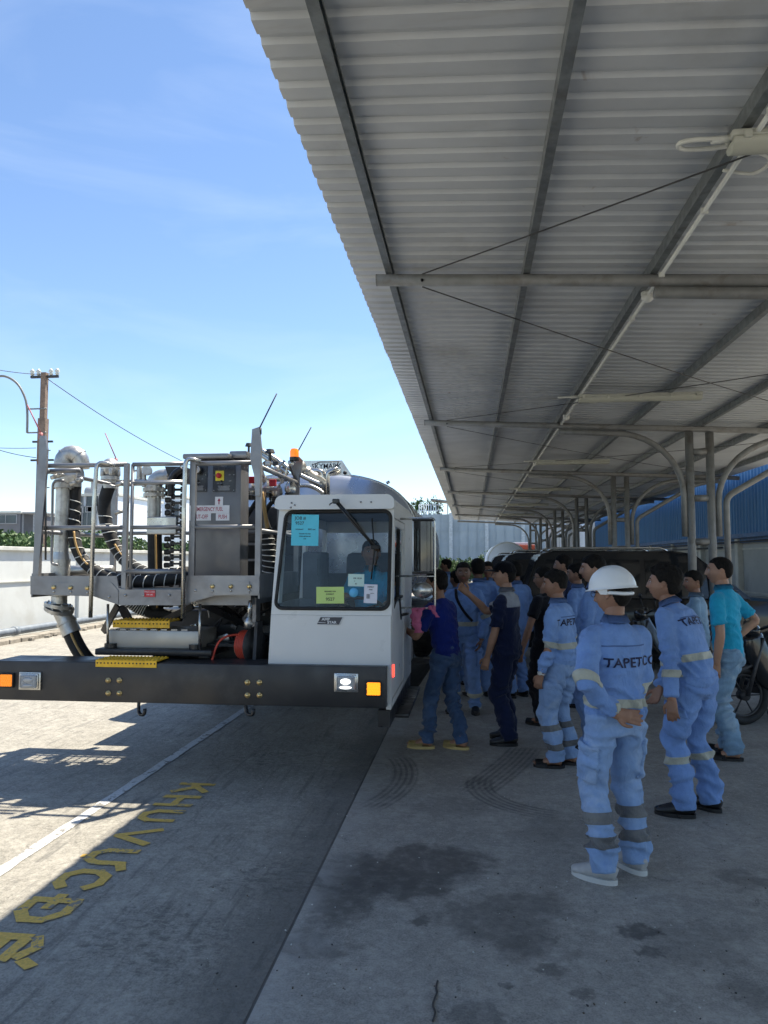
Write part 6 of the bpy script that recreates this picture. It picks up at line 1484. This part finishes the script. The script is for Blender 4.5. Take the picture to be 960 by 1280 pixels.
# leaning man
x, y = G0(880, 1024)
p, HM, J = build_person('person', 'black haired man in blue coverall leaning forward, just right of the hard hat', x, y+.1, 48, 1.68,
    dict(lean=17, hy=16, hp=6, stance=.13, rf=-.02, lf=.04, foot=(-4, 28), twist=2, lh=(-.29, .02, .74), lp=(-.6, -1, .1), rh=(-.02, .26, .78), rp=(1, -.3, -.2), curl=.6, hip=-.02, palm_l=(1, .2, 0), palm_r=(-1, .2, 0)),
    dict(COV, leg_bands=(.22,), arm_bands=(.35,), body_band=.30, shoe='boot', text=('TAPETCO', .074, .70, .04), bulk=1.04), dict(top=.030, side=.012, fringe=.006, nape=.06), 1, .0105)
# turquoise polo
x, y = G0(915, 946)
p, HM, J = build_person('person', 'short haired man in turquoise polo shirt standing with a hand on his hip', x, y, 68, 1.72,
    dict(lean=3, hy=6, hp=2, stance=.11, rf=.04, lf=-.02, foot=(-8, 14), rh=(.17, -.04, .97), rp=(.75, -1, -.1), palm_r=(-1, .2, .1), wrist_r=(-.8, .5, -.2), curl_r=.9, lh=(-.22, .08, .8), twist=-18),
    dict(top='shirt', top_m=M_TURQ, bot_m=M_WASH, sleeve=.55, shoe='slipper'), dict(top=.008, side=.003, front=.066), 0, .0105)
# left coverall man
x, y = G0(704, 958)
p, HM, J = build_person('person', 'man with shaved temples in pale blue coverall and black slippers, wristwatch on his left arm', x, y+.02, 62, 1.60,
    dict(lean=2, hy=14, hp=0, stance=.09, rf=-.03, lf=.03, foot=(5, 25), lh=(-.22, .10, .80), lp=(-.6, -1, -.2), rh=(.2, .12, .84), curl=.7, palm_l=(.9, -.1, 0)),
    dict(COV, top_m=M_COV3, bot_m=M_COV2, leg_bands=(.28, .62), leg_band_m=M_BANDD, arm_bands=(-.05,), body_band=.30, shoe='slipper', text=('TAPETCO', .075, .68, .0)), dict(top=.020, side=.0025, front=.058, nape=.03), 1, .0105)
bm = B(); W, E = J['WL'], J['EL']; d = (W-E).normalized(); u_ = d.orthogonal().normalized(); v_ = d.cross(u_)
tube(bm, [W-d*.012+(u_*cos(a)*.031+v_*sin(a)*.027) for a in [2*pi*i/18 for i in range(18)]], .006, 6, closed=True); disc(bm, W-d*.012+V((-.030, .0, .005)), (-1, 0, .2), .017, .01, 16); obj('wristwatch', bm, M_SOLE, p)
# navy uniform with cap
x, y = G0(636, 930)
p, HM, J = build_person('person', 'man in black cap and navy work uniform with grey shoulders, pointing with his raised hand', x, y+.05, 66, 1.67,
    dict(lean=0, hy=18, hp=4, stance=.10, rf=.04, lf=-.05, foot=(4, 26), lh=(-.17, .14, .78), lp=(-.5, -1, -.1), rh=(.04, .42, 1.38), rp=(.35, .1, -1), palm_r=(-.6, .3, .5), curl_r=.8, curl_l=.6, palm_l=(.9, .1, 0)),
    dict(top='shirt', top_m=M_NAVY, bot_m=M_NAVY, sleeve=.62, shoe='boot', yoke=M_GRYC, collar_m=M_GRYC, bands=True), dict(top=.012, side=.006, nape=.065), 0, .0105)
cap(p, HM)
bm = B(); c = J['N']+J['Y']*.11-J['ax']*.20-J['X']*.08; box(bm, c, (.05, .012, .016)); obj('badge', bm, M_LW, p)
# facing coverall man holding a folder
x, y = G0(581, 890)
p, HM, J = build_person('person', 'dark skinned man in blue coverall facing the viewer, with dark strap across his chest', x, y, 168, 1.66,
    dict(lean=0, hy=12, hp=4, stance=.12, foot=(-14, 14), rh=(.24, .05, .80), lh=(-.22, .12, .83)),
    dict(COV, leg_bands=(.55, .9), arm_bands=(-.1,), body_band=.22, shoe='boot', bands=True), dict(top=.015, side=.006), 2, .013)
bm = B(); N_ = J['N']; tube(bm, smooth_path([N_+V((.08, .06, -.02)), N_+V((.05, .135, -.12)), N_+V((-.03, .16, -.25)), N_+V((-.12, .13, -.36))]), .016, 8); obj('strap', bm, M_DARKT, p)
# royal blue shirt and jeans by the mirror
x, y = G0(554, 938)
p, HM, J = build_person('person', 'man in royal blue T-shirt, jeans and tan slippers reaching for the truck door', x+.03, y+.05, 58, 1.60,
    dict(lean=8, hy=10, hp=-6, stance=.09, rf=-.10, lf=.16, foot=(12, 30), lh=(-.12, .38, 1.10), lp=(-.6, 0, -1), rh=(.16, .36, 1.12), rp=(.6, 0, -1), hip=.0),
    dict(top='tshirt', top_m=M_ROYAL, bot_m=M_JEAN, bot='slim', sleeve=.55, shoe='sandal', tan=True, collar=False), dict(top=.022, side=.010, nape=.06), 1, .0105)
# driver
p, HM, J = build_person('person', 'driver in turquoise shirt seated behind the windscreen of the cab', -.88, 6.58, 178, 1.64,
    dict(lean=-4, hy=14, hp=4, seat_z=1.08, rh=(.15, .40, 1.27), lh=(-.12, .40, 1.29), rp=(1, 0, -.7), lp=(-1, 0, -.7), curl=1.0),
    dict(top='shirt', top_m=M_TURQ, bot_m=M_JEAN, sleeve=.55, shoe='none'), dict(top=.014, side=.006), 1, .012, seated=True)
# background figures
def back(label, px, Y, top_py, face, hy=0, tm=None, bm_=None, skin=1, gl=False, H=None, pose=None, res=.014, **of):
    c = at(px, top_py, Y); H = H or max(1.5, min(1.8, c.z-.01)); po = dict(hy=hy); po.update(pose or {}); o_ = dict(COV, top_m=tm or M_COV, bot_m=bm_ or M_COV, bands=False, pockets=False, waist=False); o_.update(of)
    p, HM, J = build_person('person', label, c.x, Y, face, H, po, o_, dict(top=.02, side=.007), skin, res)
    if gl: glasses(p, HM)
    return p, HM, J
back('man in glasses and black T-shirt half behind the man with shaved temples', 682, 7.9, 707, 50, 20, M_DARKT, M_DARKT, 1, True, pose=dict(lh=(-.32, .10, .80)), top='tshirt', sleeve=.5, shoe='slipper', collar=False)
back('man in dark navy shirt beside the dark car, face lifted to the left', 706, 9.6, 692, 60, 14, M_NAVY, M_NAVY, 0, top='shirt', sleeve=.6)
back('man in blue coverall looking left, between navy shirt and hard hat', 722, 8.9, 703, 60, 14, M_COV, M_COV, 1)
back('man in bright blue coverall looking left just behind the white hard hat', 744, 6.9, 692, 60, 22, M_COV, M_COV, 0, res=.012)
back('small smiling man half hidden behind the canopy post and the leaning man', 869, 8.2, 712, 70, 30, M_WASH, M_WASH, 1)
back('man in blue coverall just right of the black cap', 645, 9.4, 700, 40, -20, M_COV, M_COV, 2)
back('man in blue coverall, back turned, just left of the black cap', 598, 9.4, 697, 20, -10, M_COV, M_COV, 2)
back('man in pale blue shirt standing farthest off, beside the truck mirror', 559, 14.5, 698, 80, 0, M_COV3, M_NAVY, 1, top='shirt', sleeve=.6)
back('man in a blue coverall whose face shows just below the cap peak', 610, 11.5, 701, 170, 0, M_COV, M_COV, 2)
back('man in blue coverall half hidden behind the man in the royal blue shirt', 571, 10.2, 712, 30, 10, M_COV, M_COV, 1)
# ------------------------------------------------------------------ parked cars and motorbikes
M_CARP = paint('black_car_paint', (.010, .011, .013), .14, 0, .1, 3, 0, spec=.6, rvar=.03); M_CARP2 = paint('dark_blue_car_paint', (.012, .016, .026), .16, 0, .1, 3, 0, spec=.6, rvar=.03)
M_CGL = NB('car_glass', .04, 0, .6); M_CGL.color((.012, .014, .016)); M_CGL = M_CGL.m
M_TAILR = glow('tail_lamp_red', (.35, .01, .015), (.6, .02, .02), .05); M_CHR = paint('chrome', (.6, .6, .6), .12, 1, .05, 5, 0)
M_PLATE = M_flat('plate_white', (.55, .55, .52), .5)
def car(label, x, y, paint_m, sedan=False, group='parked dark cars'):
    """rear bumper at x, car points to +x; y is the centre line"""
    t = thing('parked_car', label, 'car', (x, y, 0), 0, group); L_ = 4.75; W_ = 1.84; Hh = 1.82 if not sedan else 1.45
    # stations along the length: (x, half width low, z bottom, z belt, half width belt)
    bm = B(); st = [(.0, .78, .42, .92), (.06, .86, .33, 1.0), (.3, .91, .30, 1.06), (1.2, .92, .30, 1.08), (2.9, .92, .30, 1.08), (3.4, .92, .30, 1.08), (4.0, .91, .30, 1.05), (4.45, .87, .32, .98), (4.68, .78, .36, .88), (4.75, .66, .44, .72)]
    if sedan: st = [(a, b_, c, d-.12) for a, b_, c, d in st]
    rings = []
    for sx, hw, zb, zt in st:
        zm = (zb+zt)/2; pts = [(-hw*.90, zb), (-hw, zb+.12), (-hw*1.0, zm), (-hw*.985, zt-.12), (-hw*.93, zt-.01), (-hw*.6, zt+.03), (0, zt+.045), (hw*.6, zt+.03), (hw*.93, zt-.01), (hw*.985, zt-.12), (hw, zm), (hw, zb+.12), (hw*.90, zb)]
        rings.append([bm.verts.new((sx, q, z)) for q, z in pts])
    for i in range(len(rings)-1):
        n = len(rings[0])
        for k in range(n): bm.faces.new((rings[i][k], rings[i+1][k], rings[i+1][(k+1) % n], rings[i][(k+1) % n]))
    bm.faces.new(rings[0]); bm.faces.new(rings[-1][::-1]); bmesh.ops.subdivide_edges(bm, edges=bm.edges[:], cuts=1, smooth=.25)
    body = obj('body', bm, paint_m, t, auto=38)
    # greenhouse
    zb = 1.06 if not sedan else .94; xr0, xr1, xf1, xf0 = (.12, .36, 2.75, 3.55) if not sedan else (.9, 1.45, 2.6, 3.4)
    bm = B(); pr = [(xr0, .80, zb), (xr1, .70, Hh-.06), (xr1+.2, .68, Hh), (xf1-.3, .68, Hh), (xf1, .67, Hh-.05), (xf0, .80, zb)]
    a = [bm.verts.new((q, -w_, z)) for q, w_, z in pr]; b_ = [bm.verts.new((q, w_, z)) for q, w_, z in pr]; n = len(pr)
    bm.faces.new(a); bm.faces.new(b_[::-1])
    for i in range(n): bm.faces.new((a[(i+1) % n], a[i], b_[i], b_[(i+1) % n]))
    bmesh.ops.recalc_face_normals(bm, faces=bm.faces[:]); bmesh.ops.bevel(bm, geom=[e for e in bm.edges], offset=.03, segments=2, affect='EDGES'); obj('cabin', bm, paint_m, t, auto=40)
    def side_pt(s, q, z):
        f = (z-zb)/(Hh-.06-zb); return V((q, s*(.80-.105*f+.006), z))
    rw = (xr0+xr1)/2
    for s in (-1, 1):
        for q0, q1, qt0, qt1 in ((xr0+.22, xr0+.88, xr1+.12, xr0+.90), (xr0+.96, xr0+1.78, xr0+.98, xr0+1.78), (xr0+1.86, xf0-.22, xr0+1.86, xf1-.16)):
            bm = B(); prism(bm, [side_pt(s, q0, zb+.06), side_pt(s, q1, zb+.06), side_pt(s, qt1, Hh-.13), side_pt(s, qt0, Hh-.13)], (0, s*.006, 0)); obj('window', bm, M_CGL, t)
        if not sedan: bm = B(); tube(bm, rounded([(xr1+.15, s*.62, Hh+.0), (xr1+.2, s*.62, Hh+.05), (xf1-.5, s*.62, Hh+.05), (xf1-.4, s*.62, Hh-.0)], .04), .016, 8); obj('roof_rail', bm, M_CHR, t)
        bm = B(); box(bm, (xf0-.35, s*.99, zb+.1), (.14, .2, .15), bev=.04); obj('wing_mirror', bm, paint_m, t, auto=40)
        bm = B(); prism(bm, [V((.01, s*.80, .82)), V((.01, s*.62, .82)), V((.01, s*.62, 1.02)), V((.01, s*.80, 1.04))], (-.04, 0, 0)); box(bm, (.2, s*.885, .93), (.36, .05, .16), bev=.015); obj('tail_lamp', bm, M_TAILR, t)
        bm = B(); sph(bm, (4.5, s*.72, .80), (.17, .16, .09)); obj('headlight', bm, M_CHR, t)
        for q in (.95, 3.75):
            bm = B(); lathe(bm, [(.20, -.11), (.33, -.11), (.36, -.08), (.36, .08), (.33, .11), (.20, .11)], (q, s*.82, .36), (0, 1, 0), 30); w_ = obj('wheel', bm, M_RUB, t, auto=40)
            bm = B(); lathe(bm, [(.02, .10*s), (.19, .085*s), (.22, .115*s), (.225, .07*s)], (q, s*.82, .36), (0, 1, 0), 24)
            for k in range(5): a_ = 2*pi*k/5; box(bm, (q+.1*cos(a_), s*.93, .36+.1*sin(a_)), (.2, .025, .045), Matrix.Rotation(-a_, 3, 'Y'), bev=.006)
            obj('rim', bm, M_ALU, w_, auto=40)
    bm = B(); prism(bm, [V((xr0+.02, -.68, zb+.08)), V((xr0+.02, .68, zb+.08)), V((xr1-.03, .60, Hh-.14)), V((xr1-.03, -.60, Hh-.14))], (-.012, 0, .004)); obj('rear_window', bm, M_CGL, t)
    bm = B(); prism(bm, [V((xf0-.03, -.70, zb+.05)), V((xf0-.03, .70, zb+.05)), V((xf1+.05, .60, Hh-.10)), V((xf1+.05, -.60, Hh-.10))], (.012, 0, .006)); obj('windshield', bm, M_CGL, t)
    bm = B(); box(bm, (-.03, 0, .52), (.12, 1.6, .18), bev=.03); obj('rear_bumper', bm, M_GRY, t, auto=40)
    bm = B(); box(bm, (-.025, 0, .80), (.012, .34, .17)); obj('number_plate', bm, M_PLATE, t); return t
car('dark four-wheel-drive car with roof rails, parked nearest behind the men', .72, 12.75, M_CARP)
car('dark four-wheel-drive car parked second from the front, its rear showing past the cap wearer', .35, 15.6, M_CARP2)
car('dark low saloon car parked third under the canopy', .1, 19.0, M_CARP, True)
car('dark car parked farthest back under the canopy', .3, 21.9, M_CARP2)
def bike(label, x, y, rz, col):
    t = thing('motorbike', label, 'motorbike', (x, y, 0), rz, 'motorbikes by the canopy posts'); M_ = col
    for q in (-.62, .62):
        bm = B(); tube(bm, [V((q+.255*cos(a), 0, .295+.255*sin(a))) for a in [2*pi*i/32 for i in range(32)]], .042, 10, closed=True); w_ = obj('wheel', bm, M_RUB, t)
        bm = B(); tube(bm, [V((q+.21*cos(a), 0, .295+.21*sin(a))) for a in [2*pi*i/28 for i in range(28)]], .014, 8, closed=True); disc(bm, (q, 0, .295), (0, 1, 0), .05, .1, 14)
        for k in range(6): a = pi*k/3; tube(bm, [(q, 0, .295), (q+.21*cos(a), 0, .295+.21*sin(a))], .008, 6)
        obj('rim', bm, M_DK2, w_)
    bm = B()
    for s in (-1, 1): tube(bm, [(.62, s*.07, .295), (.42, s*.07, .88)], .02, 8)
    box(bm, (.60, 0, .58), (.32, .10, .03), Matrix.Rotation(.3, 3, 'Y'), bev=.01); obj('front_fork', bm, M_DK2, t)
    bm = B(); limb(bm, [V((.50, 0, .90)), V((.44, 0, .70)), V((.30, 0, .45)), V((.0, 0, .36)), V((-.25, 0, .46))], [(.11, .07), (.16, .09), (.14, .10), (.12, .12), (.1, .1)], 16); obj('fairing', bm, M_, t, smooth=True)
    bm = B(); limb(bm, [V((-.02, 0, .62)), V((-.3, 0, .68)), V((-.62, 0, .76)), V((-.82, 0, .80))], [(.10, .08), (.12, .10), (.10, .09), (.04, .04)], 16); obj('tail', bm, M_, t, smooth=True)
    bm = B(); limb(bm, [V((.02, 0, .74)), V((-.2, 0, .77)), V((-.45, 0, .82)), V((-.68, 0, .87))], [(.10, .04), (.14, .05), (.13, .05), (.08, .03)], 16); obj('seat', bm, M_RUB, t, smooth=True)
    bm = B(); tube(bm, smooth_path([(.30, .36, 1.0), (.40, .2, 1.02), (.43, 0, .96), (.40, -.2, 1.02), (.30, -.36, 1.0)]), .014, 8); 
    for s in (-1, 1): tube(bm, [(.30, s*.36, 1.0), (.34, s*.25, 1.01)], .022, 8)
    obj('handlebar', bm, M_BLK, t)
    for s in (-1, 1): bm = B(); tube(bm, [(.38, s*.24, 1.02), (.40, s*.30, 1.16)], .006, 6); sph(bm, (.40, s*.32, 1.19), (.02, .06, .035)); obj('mirror', bm, M_BLK, t)
    bm = B(); sph(bm, (.50, 0, .95), (.08, .10, .08)); obj('headlight', bm, M_CGL, t)
    bm = B(); box(bm, (.02, 0, .33), (.3, .2, .22), bev=.04); disc(bm, (.02, -.12, .32), (0, 1, 0), .09, .05, 16); obj('engine', bm, M_DK2, t, auto=40)
    bm = B(); tube(bm, smooth_path([(.1, -.12, .26), (-.2, -.15, .24), (-.5, -.16, .30), (-.78, -.16, .38)]), [.02]*7+[.045]*12, 10); obj('exhaust', bm, M_CHR, t)
    bm = B(); tube(bm, [(-.05, .1, .28), (-.12, .26, .02)], .012, 6); obj('kickstand', bm, M_STEEL_DK, t); return t
g = atz(950, 905); bike('black motorbike at the right edge with its front wheel turned to the viewer', g.x+.42, g.y+.15, R(198), M_CARP)
bike('black motorbike parked just beyond the turquoise shirt', 3.1, 8.75, R(165), M_CARP2)
bike('black motorbike standing in front of the nearest dark car', 2.75, 10.4, R(185), M_CARP)
bike('black motorbike parked farthest right, mostly hidden by the others', 4.3, 9.0, R(172), M_CARP)
# pale tanker end and orange cab far back
t = thing('tanker_trailer', 'white rounded tank end standing far back beyond the dark cars', 'tanker', (2.3, 38, 0))
Yq = 38; c = at(634, 700, Yq); rr_ = at(660, 700, Yq).x-c.x; bm = B(); lathe(bm, [(.02, -.25), (rr_*.5, -.2), (rr_*.85, -.08), (rr_, .0), (rr_, 5)], (c.x-2.3, 0, 1.68-.1), (0, 1, 0), 40); obj('tank', bm, M_BWH, t, auto=50)
bm = B(); tube(bm, [(c.x-2.3+rr_*.93*cos(a), -.02, 1.58+rr_*.93*sin(a)) for a in [2*pi*i/40 for i in range(40)]], .03, 6, closed=True); obj('tank_band', bm, M_COPE, t)
bm = B(); box(bm, (c.x-2.3, 2.4, .62), (1.4, 5, .14)); obj('frame', bm, M_BLK, t)
for s in (-1, 1):
    for q in (.8, 3.8): bm = B(); lathe(bm, [(.25, -.12), (.42, -.12), (.45, 0), (.42, .12), (.25, .12)], (c.x-2.3+s*.7, q, .45), (1, 0, 0), 24); obj('wheel', bm, M_RUB, t, auto=40)
t = thing('orange_truck', 'orange lorry top showing far back above the white tank end', 'truck', (3.6, 46, 0))
a = at(641, 681, 46); b_ = at(672, 690, 46); M_ORG = paint('orange_paint', (.55, .10, .04), .5, 0, .1, 3, 0); bm = B(); box(bm, ((a.x+b_.x)/2-3.6, 1.2, a.z-.55), (b_.x-a.x, 2.2, 1.1), bev=.05); box(bm, ((a.x+b_.x)/2-3.6, 1.2, .9), (b_.x-a.x-.2, 2.2, .9), bev=.05); obj('body', bm, M_ORG, t, auto=40)
bm = B(); box(bm, ((a.x+b_.x)/2-3.6, .08, a.z-.5), (b_.x-a.x-.3, .06, .4)); obj('window', bm, M_CGL, t)
bm = B(); box(bm, ((a.x+b_.x)/2-3.6, .6, a.z+.1), (b_.x-a.x+.3, .6, .12), bev=.02); obj('roof_rack', bm, M_BWH, t)
for s in (-1, 1): bm = B(); lathe(bm, [(.2, -.1), (.4, -.1), (.4, .1), (.2, .1)], ((a.x+b_.x)/2-3.6+s*.6, 1, .4), (1, 0, 0), 20); obj('wheel', bm, M_RUB, t, auto=40)
# ------------------------------------------------------------------ pole, lamp and wires at the left
Yp = 26; c = at(49, 700, Yp); M_CONC = paint('pole_concrete', (.24, .17, .13), .9, 0, .25, 6, .3, 20, dirt=(.13, .09, .07)); t = thing('utility_pole', 'weathered concrete utility pole with insulators behind the white wall', 'pole', (c.x, Yp, 0))
zt = at(58, 466, Yp).z; bm = B(); prism(bm, [V((-.15, -.12, 0)), V((.15, -.12, 0)), V((.15, .12, 0)), V((-.15, .12, 0))], (.0, 0, zt*.8)); prism(bm, [V((-.10, -.10, zt*.8)), V((.10, -.10, zt*.8)), V((.10, .10, zt*.8)), V((-.10, .10, zt*.8))], (0, 0, zt*.2)); obj('shaft', bm, M_CONC, t)
bm = B(); box(bm, (0, 0, zt-.15), (1.1, .09, .09)); box(bm, (0, .0, zt*.62), (.9, .07, .07)); box(bm, (0, .0, zt*.70), (.8, .07, .07)); obj('crossarm', bm, M_STEEL_DK, t)
for dx in (-.5, -.25, .25, .5): bm = B(); lathe(bm, [(.03, 0), (.09, .05), (.05, .10), (.10, .15), (.04, .24), (.02, .26)], (dx, 0, zt-.1), (0, 0, 1), 12); obj('insulator', bm, M_WHITE, t)
bm = B()
for z in (zt*.5, zt*.56, zt*.66): tube(bm, [(.15, 0, z), (.32, 0, z+.02)], .02, 6)
tube(bm, [(.2, -.14, .2), (.2, -.14, zt*.7)], .018, 6); obj('fittings', bm, M_STEEL_DK, t)
sl_ = thing('street_lamp', 'curved street lamp arm reaching in from the left edge', 'street lamp', (c.x-.9, Yp-.1, 0)); bx = c.x-.9
pa = [at(q[0], q[1], Yp-.1)-V((bx, Yp-.1, 0)) for q in ((34, 541), (34, 512), (30, 494), (20, 478), (4, 470), (-14, 474))]
bm = B(); tube(bm, smooth_path(pa), .045, 8); obj('arm', bm, M_PIPE, sl_)
bm = B(); tube(bm, [pa[0], pa[0]+V((.75, 0, 0))], .03, 6); tube(bm, [pa[0]+V((0, 0, .9)), pa[0]+V((.75, 0, .9))], .03, 6); obj('bracket', bm, M_PIPE, sl_)
bm = B(); e = pa[-1]; sph(bm, e+V((-.2, 0, .0)), (.35, .16, .09)); obj('lamp_head', bm, M_GRY, sl_)
def wire(label, p0, p1, sag=.5, r=.014):
    bm = B(); p0, p1 = V(p0), V(p1); tube(bm, [p0.lerp(p1, i/20)-V((0, 0, sag*4*(i/20)*(1-i/20))) for i in range(21)], r, 5); return tag(obj('wire', bm, M_STEEL_DK), label, 'wire', 'overhead wires at the pole')
wire('overhead wire running down to the right from the pole top', at(60, 474, Yp), at(262, 592, Yp+9), .25, .016)
wire('overhead wire leaving the pole top towards the left edge', at(52, 468, Yp), at(-60, 449, Yp-4), .1, .013)
wire('lower overhead wire leaving the pole towards the left edge', at(45, 560, Yp), at(-60, 556, Yp-2), .05, .012)
wire('lowest sagging wire left of the pole', at(45, 572, Yp), at(-40, 548, Yp-3), .1, .014)
